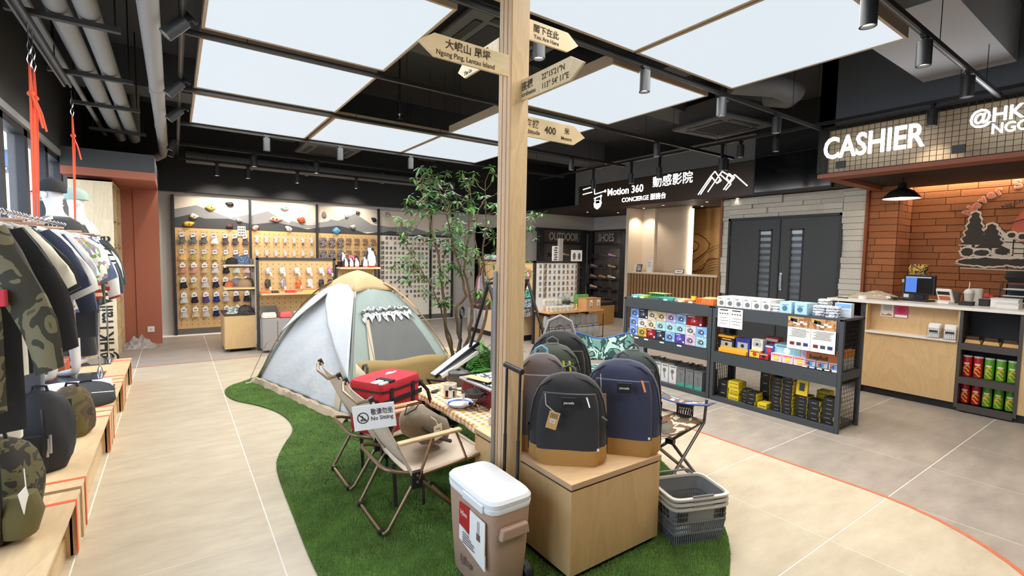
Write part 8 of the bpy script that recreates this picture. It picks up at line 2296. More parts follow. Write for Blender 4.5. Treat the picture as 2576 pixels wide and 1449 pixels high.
# ------------------------------------------------------------------ mannequins
MAN = M('mannequin_white', (226, 222, 220), .5)
def mannequin(label, loc, rz, cap_mat, shirt_mat, low_mat, shorts=True, long_sleeve=False, peak=True):
 t = T('mannequin', label, 'mannequin', loc, rz)
 def skin(pts, edges, rad, name, mt, sub=2):
  me = bpy.data.meshes.new(name)
  me.from_pydata(pts, edges, [])
  me.materials.append(mt)
  o = bpy.data.objects.new(name, me); COL.objects.link(o); o.parent = t
  md = o.modifiers.new('skin', 'SKIN'); md.use_smooth_shade = True
  for i, r_ in enumerate(rad):
   me.skin_vertices[0].data[i].radius = r_ if isinstance(r_, tuple) else (r_, r_)
  me.skin_vertices[0].data[0].use_root = True
  ms = o.modifiers.new('sub', 'SUBSURF'); ms.levels = sub; ms.render_levels = sub
  return o
 # faces local -X ; y is across the shoulders
 p = [(0, 0, .92), (0, 0, 1.1), (0, 0, 1.28), (.01, 0, 1.42), (.0, 0, 1.5), (-.02, 0, 1.58),
         (0, .17, 1.40), (.02, .23, 1.16), (-.03, .25, .92), (-.05, .25, .83), (0, -.17, 1.40), (.02, -.23, 1.16), (-.03, -.25, .92), (-.05, -.25, .83),
         (0, .09, .86), (.0, .1, .5), (.03, .1, .12), (.02, .1, .05), (-.08, .11, .03), (-.16, .11, .02), (0, -.09, .86), (-.05, -.1, .5), (.0, -.1, .12), (-.01, -.1, .05), (-.11, -.11, .03), (-.19, -.11, .02)]
 e = [(0, 1), (1, 2), (2, 3), (3, 4), (4, 5), (3, 6), (6, 7), (7, 8), (8, 9), (3, 10), (10, 11), (11, 12), (12, 13), (0, 14), (14, 15), (15, 16), (16, 17), (17, 18), (18, 19), (0, 20), (20, 21), (21, 22), (22, 23), (23, 24), (24, 25)]
 r = [(.12, .16), (.1, .13), (.12, .16), (.09, .13), .058, .055, .06, .042, .034, .03, .06, .042, .034, .03, .085, .058, .036, .036, .035, .022, .085, .058, .036, .036, .035, .022]
 p.append((-.04, 0, 1.70)); e.append((5, 26)); r.append((.098, .078))
 p.append((-.03, 0, 1.77)); e.append((26, 27)); r.append((.085, .072))
 skin(p, e, r, 'body', MAN)
 for s_ in (-1, 1):
  q = [(-.05, s_ * .25, .84), (-.055, s_ * .252, .775)]
  ee = [(0, 1)]; rr = [.03, .034]
  for f in range(4):
   k0 = len(q)
   q += [(-.07 + .02 * f - .012, s_ * .255, .735), (-.072 + .02 * f - .012, s_ * .255, .70 + .006 * abs(f - 1)), (-.066 + .02 * f - .012, s_ * .25, .672 + .008 * abs(f - 1))]
   ee += [(1, k0), (k0, k0 + 1), (k0 + 1, k0 + 2)]; rr += [.009, .008, .006]
  k0 = len(q)
  q += [(-.095, s_ * .25, .78), (-.108, s_ * .245, .75), (-.11, s_ * .242, .725)]
  ee += [(1, k0), (k0, k0 + 1), (k0 + 1, k0 + 2)]; rr += [.012, .01, .008]
  skin(q, ee, rr, 'hand', MAN, 1)
  obj('ear', MB().ball((-.02, s_ * .08, 1.68), (.018, .012, .03), 8), MAN, t, smooth=True)
 obj('nose', MB().ball((-.145, 0, 1.675), (.018, .014, .022), 8), MAN, t, smooth=True)
 obj('brow', MB().ball((-.128, 0, 1.715), (.014, .05, .012), 8), MAN, t, smooth=True)
 obj('lips', MB().ball((-.132, 0, 1.64), (.012, .024, .01), 8), MAN, t, smooth=True)
 # clothes
 rg = [sup(.16, .23, 24, 2.4, 0, 0, .80), sup(.15, .22, 24, 2.4, 0, 0, 1.0), sup(.155, .225, 24, 2.4, 0, 0, 1.25), sup(.13, .235, 24, 2.4, .005, 0, 1.38), sup(.1, .18, 24, 2.2, .01, 0, 1.45), sup(.075, .09, 24, 2.2, .005, 0, 1.49)]
 obj('shirt', MB().loft(rg, cap=False), shirt_mat, t, smooth=True, solid=.006)
 for s_ in (-1, 1):
  pts = [(0, s_ * .17, 1.40), (.01, s_ * .235, 1.27), (.02, s_ * .27, 1.14)] + ([(-.03, s_ * .28, .93), (-.05, s_ * .28, .86)] if long_sleeve else [])
  obj('sleeve', MB().tube(pts, [.085, .09, .092] + ([.066, .06] if long_sleeve else []), 14), shirt_mat, t, smooth=True)
 for s_ in (-1, 1):
  q0 = (0, s_ * .09, .86); q1 = ((.0 if s_ > 0 else -.05), s_ * .1, .5); q2 = (.03 if s_ > 0 else 0, s_ * .1, .12)
  if shorts:
   obj('shorts_leg', MB().tube([q0, (q0[0] * .4 + q1[0] * .6, s_ * .105, .64), (q1[0], s_ * .11, .46)], [.125, .125, .13], 16), low_mat, t, smooth=True)
   obj('turn_up', MB().tube([(q1[0], s_ * .11, .5), (q1[0], s_ * .11, .455)], [.134, .137], 16), M('denim_pale', (110, 134, 164), .9), t, smooth=True)
  else:
   obj('trouser_leg', MB().tube([q0, q1, q2, (q2[0], q2[1], .1)], [.12, .1, .085, .085], 16), low_mat, t, smooth=True)
 obj('waist', MB().loft([sup(.14, .19, 20, 2.4, 0, 0, .76), sup(.15, .2, 20, 2.4, 0, 0, .86), sup(.145, .195, 20, 2.4, 0, 0, .94)]), low_mat, t, smooth=True)
 return t
m1 = mannequin('white mannequin in a black cap, black tee and denim shorts, barefoot on the bench', (-.86, 5.95, .29), -.6, None, FAB('black_tee', (32, 34, 40)), FAB('denim_dark', (58, 76, 106)), True)
m2 = mannequin('white mannequin in a mint cap and pale top nearest the lettered bookcase', (-.79, 6.72, .29), .2, None, FAB('pale_top', (220, 218, 216)), FAB('black', (30, 30, 32)), False, True)
cap_hat('peaked_hat', 'black cap with a white mark on the nearer mannequin', (-.89, 5.97, 2.0), 2.53, M('cap_black_cloth', (38, 37, 38), .85, bump=.3, bscale=30), s=1.02)
cap_hat('peaked_hat', 'mint green cap on the farther mannequin', (-.82, 6.715, 2.0), PI, M('cap_mint', (160, 182, 172), .85, bump=.3, bscale=30), s=1.0)
for k, y in enumerate((6.0, 6.75)):
 t = T('mannequin_stand', 'glossy dark square base plate under the %s mannequin' % ('nearer', 'farther')[k], 'base', (-.78, y, .281))
 obj('plate', MB().bx(-.2, -.17, 0, .2, .17, .01), M('glass_base', (70, 74, 80), .1), t)
 obj('pole', MB().cyl((.16, .1, .01), (.16, .1, .6), .008, n=10), CHROME, t)
 obj('pole_cup', MB().lathe([(.028, .01), (.024, .03), (.016, .06), (.01, .075)], 14, 0, (.16, .1, 0)), CHROME, t, smooth=True)
# ------------------------------------------------------------------ bags and cushions on the benches
def day_bag(name, label, loc, rz, w, d, h, mt, seed, lean=.05, straps=True, flap=True):
 t = T(name, label, 'backpack' if h > .2 else 'bag', loc, rz)
 def rgf(q, s=1, oy=0):
  ww = w / 2 * interp([(0, .85), (.1, 1), (.5, 1.02), (.8, .85), (.95, .6), (1, .3)], q) * s
  dd = d / 2 * interp([(0, .9), (.2, 1.05), (.6, .95), (.9, .6), (1, .3)], q) * s
  return [(x + .008 * math.sin(11 * y / d + seed + 4 * q), y + .008 * math.sin(9 * x / w + 3 * q + seed), z) for x, y, z in sup(ww, dd, 24, 2.8, 0, lean * q + oy, q * h)]
 obj('body', MB().loft([rgf(q) for q in (0, .04, .12, .25, .4, .55, .7, .82, .92, .98, 1)]), mt, t, smooth=True)
 if flap:
  obj('front_pocket', MB().loft([rgf(q, .72, -d * .3) for q in (.03, .1, .25, .42, .5)]), mt, t, smooth=True)
 obj('grab_loop', MB().tube([(-.04, lean, h * .95), (-.03, lean, h * 1.07), (.03, lean, h * 1.07), (.04, lean, h * .95)], .008, 6), BLK, t, smooth=True)
 if straps:
  for s_ in (-1, 1):
   obj('strap', MB().tube([(s_ * w * .3, -d * .45, h * .85), (s_ * w * .36, -d * .58, h * .5), (s_ * w * .3, -d * .52, h * .12)], .011, 6), BLK, t, smooth=True)
  obj('buckle', MB().bx(-.015, -d * .66, h * .5, .015, -d * .6, h * .6), STEEL, t, bev=.003)
 return t
OC = camo('camo_bag', [(58, 54, 40), (96, 88, 56), (44, 40, 32)], 16)
t = day_bag('backpack', 'dark camouflage backpack nearest the camera on the first bench', (-.66, 2.86, .281), -.3, .3, .24, .4, OC, 1)
obj('side_pouch', MB().loft([sup(.05, .05, 14, 2.6, .14, -.08, .03), sup(.065, .06, 14, 2.6, .15, -.08, .12), sup(.05, .045, 14, 2.6, .14, -.07, .2)]), M('pouch_olive', (104, 96, 56), .85, bump=.3), t, smooth=True)
obj('swing_tag', MB().box((.18, -.12, .19), (.003, .05, .1), 0, Matrix.Rotation(.3, 3, 'X')), PAPER, t)
obj('tag_string', MB().tube([(.18, -.11, .24), (.15, -.06, .3)], .002, 5), WHITE, t)
t = day_bag('backpack', 'black roll-top backpack with buckled straps, second bag on the benches', (-.65, 3.62, .281), -.35, .3, .2, .42, M('bag_black', (36, 37, 40), .7, bump=.25, bscale=20), 2)
obj('clip', MB().bx(.1, -.11, .1, .115, -.1, .2).bx(.12, -.11, .12, .13, -.1, .22), STEEL, t)
t = day_bag('backpack', 'brown and olive daypack behind the black roll-top backpack', (-.60, 4.18, .281), -.5, .26, .17, .31, camo('brown_bag', [(64, 52, 42), (86, 70, 50), (104, 92, 50)], 9), 3)
obj('swing_tag', MB().box((.06, -.12, .18), (.035, .002, .05)), PAPER, t)
t = day_bag('sling_bag', 'grey black sling bag lying on the third bench', (-.58, 4.92, .281), .3, .34, .24, .17, M('bag_charcoal', (50, 52, 54), .75, bump=.3, bscale=20), 4, straps=False, flap=False)
obj('zip', MB().tube([(-.14, -.1, .1), (0, -.125, .12), (.14, -.1, .1)], .004, 5), STEEL, t)
qb = T('folded_quilt', 'folded pale pink quilt on a brown tray on the third bench', 'quilt', (-.72, 5.32, .281))
P = []
for layer in range(3):
 z0 = .018 + .022 * layer
 obj('layer', MB().loft([[(x, y, z + .004 * math.sin(x * 40 + y * 31)) for x, y, z in sup(.24 - .006 * layer, .16 - .004 * layer, 32, 6, .01 * layer, 0, zz)] for zz in (z0, z0 + .012, z0 + .021)]), M('quilt_pink', (232, 216, 220), .9, bump=.8, bscale=25), qb, smooth=True)
obj('tray', MB().bx(-.26, -.18, 0, .26, .18, .018), M('tray_brown', (120, 78, 54), .6), qb, bev=.003)
obj('lace_edge', MB().tube([(-.24, -.165, .03), (0, -.17, .034), (.24, -.165, .03), (.25, 0, .03), (.24, .165, .03)], .008, 6), WHITE, qb, smooth=True)
st_ = T('stacked_box', 'small terracotta box behind the mannequin feet by the wall', 'box', (-1.0, 6.5, .281))
obj('box', MB().bx(-.1, -.2, 0, .1, .2, .1), RED, st_, bev=.003)
obj('band', MB().bx(-.102, -.03, .0, .102, .03, .102), ORANGE, st_)
# ------------------------------------------------------------------ island shelf (two wire-sided units)
def shelf_unit(label, y0, y1):
 t = T('mesh_shelf', label, 'shelf', (4.68, y0, 0))
 d = y1 - y0
 D = .44
 for x in (0, D - .035):
  for y in (0, d - .035):
   obj('post', MB().bx(x, y, 0, x + .035, y + .035, 1.0), CHAR, t, bev=.002)
 obj('top', MB().bx(0, 0, .985, D, d, 1.005), CHAR, t)
 obj('top_apron', MB().bx(0, .035, .885, .02, d - .035, .985), CHAR, t)
 obj('middle_shelf', MB().bx(0, .03, .515, D, d - .03, .53), CHAR, t)
 obj('middle_apron', MB().bx(-.004, .03, .41, .02, d - .03, .53).bx(D - .02, .03, .41, D + .004, d - .03, .53), CHAR, t)
 obj('bottom_shelf', MB().bx(0, .03, .02, D, d - .03, .04), CHAR, t)
 obj('bottom_apron', MB().bx(-.003, .03, 0, .02, d - .03, .045), CHAR, t)
 m_ = MB()
 for y in (.012, d - .016):
  for k in range(11):
   m_.bx(.035 + .035 * k, y, .04, .038 + .035 * k, y + .003, .985)
  for k in range(24):
   m_.bx(.035, y, .06 + .04 * k, D - .035, y + .003, .063 + .04 * k)
 o = obj('wire_mesh', m_, M('shelf_wire', (46, 46, 48), .5, .4), t)
 o['kind'] = 'stuff'
 obj('end_rail', MB().bx(.03, 0, .46, D - .03, .02, .53).bx(.03, d - .02, .46, D - .03, d, .53), CHAR, t)
 return t
shelf_unit('dark steel island shelf with mesh ends holding the toy cameras, far unit', 2.975, 4.2)
shelf_unit('dark steel island shelf with mesh ends holding black and yellow boxes, near unit', 1.735, 2.965)
SX = 4.69
def carton(name, label, cat, loc, s, mt, deco=None, rz=0.0, group=None, bev=.0015):
 """Box with its front towards -X; s = (depth, width, height)."""
 t = T(name, label, cat, loc, rz, group)
 obj('carton', MB().bx(0, -s[1] / 2, 0, s[0], s[1] / 2, s[2]), mt, t, bev=bev)
 if deco:
  deco(t, s)
 return t
ccol = {'blue': (122, 160, 224), 'black': (44, 52, 68), 'cream': (226, 214, 186), 'sand': (218, 196, 156), 'lilac': (190, 168, 216), 'sky': (132, 178, 232), 'red': (140, 30, 40), 'white': (232, 226, 220), 'aqua': (168, 214, 222), 'mustard': (206, 164, 60), 'pearl': (216, 212, 214), 'violet': (84, 66, 150), 'pink': (212, 184, 214)}
rows = [['blue', 'black', 'cream', 'sand', 'lilac', 'sky', 'red'], ['blue', 'white', 'cream', 'aqua', 'aqua', 'aqua', 'pearl', 'sky'], ['blue', 'mustard', 'red', 'black', 'sky', 'violet', 'pink', 'aqua']]
LENSD = M('toy_lens', (40, 44, 60), .3)
camb = {}
for k_, c_ in ccol.items():
 b = MB()
 b.prism([(-.032, 0), (.032, 0), (.036, .012), (.036, .036), (.02, .04), (.014, .052), (-.014, .052), (-.02, .04), (-.036, .036), (-.036, .012)], (0, 0, 0), (0, -1, 0), (0, 0, 1), .001)
 camb[k_] = mesh_of(b, M('toy_body_' + k_, tuple(int(v * .62) if sum(c_) > 300 else min(255, int(v * 1.5) + 20) for v in c_), .5))
lens_o = mesh_of(MB().lathe([(.0, 0), (.019, 0), (.019, .0012), (0, .0012)], 16, 0, (0, 0, 0), 0).move(Matrix.Rotation(PI, 4, 'Z')), LENSD)
lens_w = mesh_of(MB().lathe([(.006, .001), (.011, .001), (.011, .0022), (.006, .0022)], 14, 0, (0, 0, 0), 0).move(Matrix.Rotation(PI, 4, 'Z')), WHITE)
for r_, row in enumerate(rows):
 z = .532 + .112 * (2 - r_)
 y = 4.135
 for c_, cn in enumerate(row):
  w_ = .138 if cn != 'red' or r_ else .2
  w_ = .2 if (cn == 'red' and r_ == 0) else .134
  t = T('toy_camera_box', '%s toy camera box, %s from left in the %s row, far unit' % (cn, ORD[c_], ('top', 'middle', 'bottom')[r_]), 'toy box', (SX + .03 + .012 * (r_ == 0), y - w_ / 2, z), 0, 'toy camera boxes')
  obj('carton', MB().bx(0, -w_ / 2 + .001, 0, .09, w_ / 2 - .001, .11), M('toy_carton_' + cn, ccol[cn], .35, var=.12, vscale=25), t, bev=.001)
  piece('camera_print', camb[cn], None, t, (-.0005, .005, .03)); piece('lens_print', lens_o, None, t, (-.0018, -.006, .052)); piece('lens_ring', lens_w, None, t, (-.0026, -.006, .052))
  obj('title_strip', MB().bx(-.0012, -.005, .093, 0, w_ / 2 - .015, .1).bx(-.0012, -w_ / 2 + .008, .01, 0, -w_ / 2 + .03, .03), WHITE if cn not in ('white', 'pearl', 'cream') else M('strip_grey', (120, 120, 130), .5), t)
  y -= w_ + .002
for k, y in enumerate((3.98, 3.83, 3.6, 3.36)):
 tag(obj('price_strip', MB().bx(SX - .016, y - .03, .505, SX - .013, y + .03, .522), PAPER), 'white price strip under the toy camera boxes, %s from the left' % ORD[k], 'price tag', 'price strips of the toy camera shelf')
for k in range(8):
 teal = k >= 5
 y = 3.93 - .112 * k
 t = T('tripod_box', '%s tripod carton, %s from left on the far island unit bottom shelf' % ('grey and teal' if teal else 'white', ORD[k]), 'box', (SX + .05, y, .041), 0, 'tripod cartons')
 obj('carton', MB().bx(0, -.05, 0, .3, .05, .21), M('tripod_white', (220, 220, 220), .5) if not teal else M('tripod_grey', (120, 124, 126), .5), t, bev=.001)
 obj('picture', MB().tube([(-.001, .0, .15), (-.001, .01, .13), (-.001, -.005, .05)], .006, 6).ball((-.001, .002, .14), (.001, .024, .026), 12), M('tripod_print', (120, 120, 120) if not teal else (40, 42, 44), .5), t)
 obj('title', MB().bx(-.0014, -.04, .19, 0, .03, .2), M('title_grey', (90, 90, 92), .5), t)
 if teal:
  obj('teal_corner', MB().prism([(-.05, 0), (.05, 0), (.05, .05), (-.05, .02)], (-.0005, 0, 0), (0, -1, 0), (0, 0, 1), .001), M('teal_print', (60, 176, 150), .5), t)
b = MB()
for k in range(60):
 y = 3.97 - .014 * k
 b.bar((SX + .05 + .2 * hash2(k), y, .255 + .02 * hash2(k, 2)), (SX + .12 + .2 * hash2(k, 5), y + .06 * (hash2(k, 3) - .5), .262 + .02 * hash2(k, 4)), .02, .002)
tp_ = tag(obj('hang_tabs', b, M('tab_grey', (92, 92, 94), .6)), 'ruffled grey hanging tabs along the tops of the tripod cartons', 'packaging', kind='stuff')
# yellow and black boxes
KBOX = M('pb_black', (30, 30, 31), .45)
YBOX = M('pb_yellow', (226, 200, 40), .5)
sk_ = {}
def pbox(cx, cy, z, s, face, lab):
 """Power bank carton: black sleeve, yellow sides (or all yellow when face == 'y')."""
 t = T('power_bank_box', lab, 'box', (cx, cy, z), RND.uniform(-.04, .04), 'black and yellow boxes')
 k_ = (s, face)
 if k_ not in sk_:
  d, w_, h = s
  b = MB().bx(0, -w_ / 2, 0, d, w_ / 2, h)
  st_ = MB().bx(-.001, -w_ / 2 - .0006, 0.002, d * .96, -w_ / 2 + .002, h - .002) if face == 'k' else MB().bx(-.001, -w_ / 2 + .01, h * .35, 0, w_ / 2 - .02, h * .5)
  tx = MB().bx(-.0016, -w_ * .22, h * .42, -.0004, w_ * .2, h * .52)
  sk_[k_] = (mesh_of(b, KBOX if face == 'k' else YBOX), mesh_of(st_, YBOX if face == 'k' else KBOX), mesh_of(tx, M('pb_print', (150, 150, 150), .5)))
 a = sk_[k_]
 piece('carton', a[0], None, t, (0, 0, 0)); piece('sleeve_side', a[1], None, t, (0, 0, 0)); piece('printed_name', a[2], None, t, (0, 0, 0))
 return t
STK = [  # y, x offset, count, size, face, words
 (2.855, .06, 2, (.14, .105, .09), 'k', 'left-hand low stack'), (2.73, .05, 5, (.13, .11, .038), 'y', 'yellow stack at the left'), (2.80, .2, 2, (.12, .13, .075), 'k', 'pair at the back left'),
 (2.615, .05, 4, (.1, .06, .034), 'k', 'slim stack beside the yellow one'), (2.535, .03, 3, (.13, .1, .042), 'k', 'short stack left of centre'), (2.50, .23, 7, (.12, .1, .082), 'k', 'tallest stack at the back'),
 (2.415, .02, 1, (.12, .09, .05), 'y', 'lone yellow box in front'), (2.30, .06, 9, (.12, .095, .036), 'k', 'high stack at the centre'), (2.195, .05, 10, (.12, .095, .036), 'k', 'high stack right of centre'),
 (2.075, .06, 6, (.13, .1, .034), 'k', 'stack under the upright yellow pack'), (1.955, .05, 4, (.12, .1, .048), 'k', 'front stack at the right'), (1.96, .22, 5, (.12, .1, .05), 'y', 'yellow stack at the back right'), (1.845, .06, 6, (.12, .1, .04), 'k', 'front stack at the right end'), (2.37, .22, 5, (.12, .1, .06), 'k', 'back stack right of the tallest')]
for y, dx, n_, s, f, wd_ in STK:
 z = .041
 for k in range(n_):
  pbox(SX + dx + RND.uniform(0, .012), y + RND.uniform(-.006, .006), z, s, f if not (f == 'y' and k == n_ - 1 and n_ > 3) else 'y', '%s box, %s up in the %s, near island unit' % ('yellow' if f == 'y' else 'black', ORD[k], wd_))
  z += s[2] + .0005
up = T('upright_pack', 'upright yellow power bank pack with a phone picture on top of a stack', 'box', (SX + .07, 2.075, .249))
obj('carton', MB().box((.012, 0, .075), (.024, .1, .15), 0, Matrix.Rotation(.12, 3, 'Y')), YBOX, up, bev=.001)
obj('picture', MB().box((-.003, .0, .08), (.003, .045, .07), 0, Matrix.Rotation(.12, 3, 'Y')), M('phone_print', (60, 64, 62), .4), up)
obj('hang_tab', MB().box((.02, 0, .158), (.003, .04, .022), 0, Matrix.Rotation(.12, 3, 'Y')), PAPER, up)
# film and camera cartons on the middle shelf
SH = .531
DK = M('film_dark', (34, 32, 34), .5)
def deco_cam(col):
 def f(t, s):
  obj('camera_print', MB().bx(-.0012, -s[1] * .36, s[2] * .35, 0, s[1] * .36, s[2] * .75), M('cam_grey', (176, 178, 180), .4), t)
  obj('lens_print', MB().cyl((-.001, 0, s[2] * .55), (-.003, 0, s[2] * .55), s[2] * .11, n=14), DK, t)
  obj('title_strip', MB().bx(-.0012, -s[1] * .3, s[2] * .85, 0, s[1] * .3, s[2] * .93), M('strip_' + str(col), col, .5), t)
 return f
def deco_dot(c1, c2):
 def f(t, s):
  obj('printed_disc', MB().cyl((-.0005, 0, s[2] * .5), (-.002, 0, s[2] * .5), min(s[1], s[2]) * .3, n=16), M('disc_' + str(c1), c1, .5), t)
  obj('printed_band', MB().bx(-.0012, -s[1] * .42, s[2] * .78, 0, s[1] * .42, s[2] * .92), M('band_' + str(c2), c2, .5), t)
 return f
F = [('yellow and black boxed film camera at the left of the middle shelf', 2.83, .05, 0, (.09, .17, .15), (36, 34, 34), deco_cam((236, 170, 50))),
     ('blue and silver boxed film camera', 2.655, .05, .0, (.09, .15, .165), (50, 60, 150), deco_cam((40, 50, 130))),
     ('white boxed disposable camera', 2.505, .05, .07, (.08, .11, .11), (226, 222, 214), deco_cam((150, 150, 150))),
     ('yellow film box beneath the white camera box', 2.515, .03, 0, (.08, .11, .068), (240, 206, 70), deco_dot((200, 60, 50), (120, 80, 40))),
     ('blue film box with a red label', 2.39, .06, .04, (.08, .085, .1), (50, 90, 170), deco_dot((210, 60, 60), (230, 230, 230))),
     ('red cartridge box at the shelf edge', 2.415, .01, .0, (.05, .09, .055), (176, 40, 44), deco_dot((40, 30, 30), (220, 200, 190))),
     ('pale turquoise long film carton', 2.23, .08, .055, (.09, .24, .105), (160, 212, 222), deco_dot((232, 240, 240), (110, 150, 170))),
     ('white and pink cartoon-coloured carton right of the turquoise one', 2.06, .085, .05, (.09, .12, .13), (230, 220, 228), deco_dot((196, 170, 206), (150, 200, 220))),
     ('pink and yellow instant film box, left of three', 2.30, .02, 0, (.07, .1, .078), (240, 214, 222), deco_dot((240, 220, 80), (230, 90, 120))),
     ('pink and yellow instant film box, middle of three', 2.195, .02, 0, (.07, .1, .078), (240, 214, 222), deco_dot((240, 220, 80), (230, 90, 120))),
     ('pink and yellow instant film box, right of three', 2.09, .02, 0, (.07, .1, .078), (240, 214, 222), deco_dot((240, 220, 80), (230, 90, 120))),
     ('brown film carton printed with large black letters', 1.925, .07, .06, (.08, .26, .075), (196, 110, 60), None),
     ('silver eighty-number film box, left of three', 2.0, .02, .012, (.05, .09, .06), (186, 190, 196), deco_dot((60, 150, 220), (150, 70, 70))),
     ('silver eighty-number film box, middle of three', 1.9, .02, .012, (.05, .09, .06), (186, 190, 196), deco_dot((60, 150, 220), (150, 70, 70))),
     ('silver eighty-number film box, right of three', 1.8, .02, .012, (.05, .09, .06), (186, 190, 196), deco_dot((60, 150, 220), (150, 70, 70))),
     ('red carton at the back of the middle shelf', 2.44, .2, 0, (.1, .14, .2), (150, 40, 44), deco_dot((220, 90, 80), (230, 220, 200))),
     ('lavender carton at the back of the middle shelf', 2.28, .2, 0, (.1, .17, .16), (176, 180, 216), deco_dot((226, 226, 240), (110, 110, 160)))]
for k, (lab, y, dx, dz, s, c_, dc) in enumerate(F):
 t = carton('film_box', lab + (' on the near island unit' if len(lab.split()) < 11 else ''), 'box', (SX + dx, y, SH + dz), s, M('film_%d' % k, c_, .45, var=.1, vscale=20), dc)
 if 'brown' in lab:
  text('SnapRoll', .05, DK, (-.0016, .105, .02), (0, -1, 0), (0, 0, 1), t, depth=.0008, bold=.03, align='LEFT', squeeze=.9)
 if 'eighty' in lab:
  text('80', .04, M('num_red', (176, 60, 60), .5), (-.0016, .035, .014), (0, -1, 0), (0, 0, 1), t, depth=.0008, bold=.03, align='LEFT', squeeze=.8)
t = carton('film_riser', 'low dark riser under the back film cartons', 'riser', (SX + .075, 2.13, SH), (.1, .5, .05), DK, None)
obj('top_pad', MB().bx(0, -.24, .0495, .1, .24, .052), BLK, t)
t = carton('camera_tray', 'yellow cardboard tray in front of the boxed film cameras', 'tray', (SX + .005, 2.74, SH), (.04, .3, .04), M('tray_yellow', (236, 170, 50), .5), None)
obj('back_lip', MB().bx(.03, -.15, .04, .04, .15, .06), M('tray_yellow', (236, 170, 50), .5), t)
t = carton('yellow_board', 'yellow lid board over the left boxed film camera', 'lid', (SX + .04, 2.83, SH + .151), (.11, .18, .022), M('tray_yellow', (236, 170, 50), .5), None)
obj('hang_tab', MB().bx(.02, -.05, .022, .03, .03, .04), DK, t)
for k in range(5):
 t = carton('film_roll_box', 'small film roll box ending the middle shelf at the right, %s from left' % ORD[k], 'box', (SX + .0, 2.035 - .062 * k, SH), (.018, .055, .02), M('roll_%d' % k, [(206, 140, 60), (60, 90, 160), (40, 90, 100), (60, 60, 66), (180, 180, 186)][k], .45), None)
 obj('end_cap', MB().bx(-.001, -.02, .004, 0, .02, .016), PAPER, t)
for k in range(4):
 t = carton('battery_pack', 'orange and white battery pack inside the near unit mesh end, %s from front' % ORD[k], 'battery pack', (SX + .1 + .075 * k, 1.80, SH), (.05, .04, .17), M('batt_white', (220, 214, 206), .5), None, group='battery packs')
 obj('orange_top', MB().bx(-.001, -.021, .11, .051, .021, .171), M('batt_orange', (236, 150, 50), .5), t)
# notices on the front of the near unit
for k, (y0, y1, z0, z1, lab) in enumerate(((2.63, 2.9, .795, .995, 'white two-page camera comparison notice on the near island unit'), (1.79, 2.19, .69, .985, 'large white two-page film notice with brown header on the near island unit'))):
 t = T('notice', lab, 'notice', (4.674, 0, 0))
 obj('sheet', MB().bx(-.003, y0, z0, 0, y1, z1), PAPER, t)
 ym = (y0 + y1) / 2
 b = MB().bx(-.0036, ym - .001, z0, -.0028, ym + .001, z1)
 for h_ in (0, 1):
  yl = y0 + .012 if h_ == 0 else ym + .012
  wd_ = ym - y0 - .024
  n0 = 3 if k == 0 else 7
  for q in range(n0):
   zz = (z1 - .10 - .03 * q) if k == 0 else (z1 - .115 - .011 * q)
   b.bx(-.0036, yl + wd_ * .2 * hash2(q, h_), zz, -.0028, yl + wd_ * (.8 + .2 * hash2(h_, q)), zz + .004)
  if k == 0:
   b.bx(-.0036, yl + .01, z1 - .025, -.0028, yl + wd_ - .01, z1 - .012)
   for q in range(4):
    b.box((-.0032, yl + wd_ * (q + .5) / 4, z1 - .055), (.001, .016, .012), 0, Matrix.Rotation(.5, 3, 'X'))
 obj('printed_text', b, M('notice_ink', (70, 68, 68), .7), t)
 if k:
  obj('printed_header', MB().bx(-.0036, y0, z1 - .095, -.0028, ym - .002, z1).bx(-.0036, ym + .002, z1 - .095, -.0028, y1, z1), camo('header_photo', [(176, 128, 84), (196, 150, 104), (150, 100, 62)], 16), t)
  b = MB(); b2 = MB(); b3 = MB()
  for h_ in (0, 1):
   yo = y0 if h_ == 0 else ym
   for q in range(5):
    b.box((-.0042, yo + .05 + .03 * q, z1 - .03 - .045 * hash2(q, 3)), (.001, .032, .018), 0, Matrix.Rotation(-.4 + hash2(q, 9), 3, 'X'))
   b2.box((-.0042, yo + .15, z1 - .03), (.001, .06, .03), 0, Matrix.Rotation(.2, 3, 'X'))
   b3.prism([(0, 0), (.07, 0), (.05, -.02), (.0, -.035)], (-.004, ym - .002 if h_ == 0 else y1, z1), (0, -1, 0), (0, 0, 1), .0006)
  obj('header_labels', b, PAPER, t); obj('header_dark', b2, DK, t); obj('header_gold', b3, M('gold_print', (206, 170, 60), .5), t)
  for q, c_ in enumerate(((128, 34, 44), (70, 72, 70), (40, 56, 140))):
   b = MB()
   for h_ in (0, 1):
    yo = (ym if h_ == 0 else y1) - .045 - .058 * q
    b.bx(-.0038, yo - .02, z0 + .035, -.0028, yo + .02, z0 + .065)
   obj('printed_camera', b, M('swatch_%d' % q, c_, .5), t)
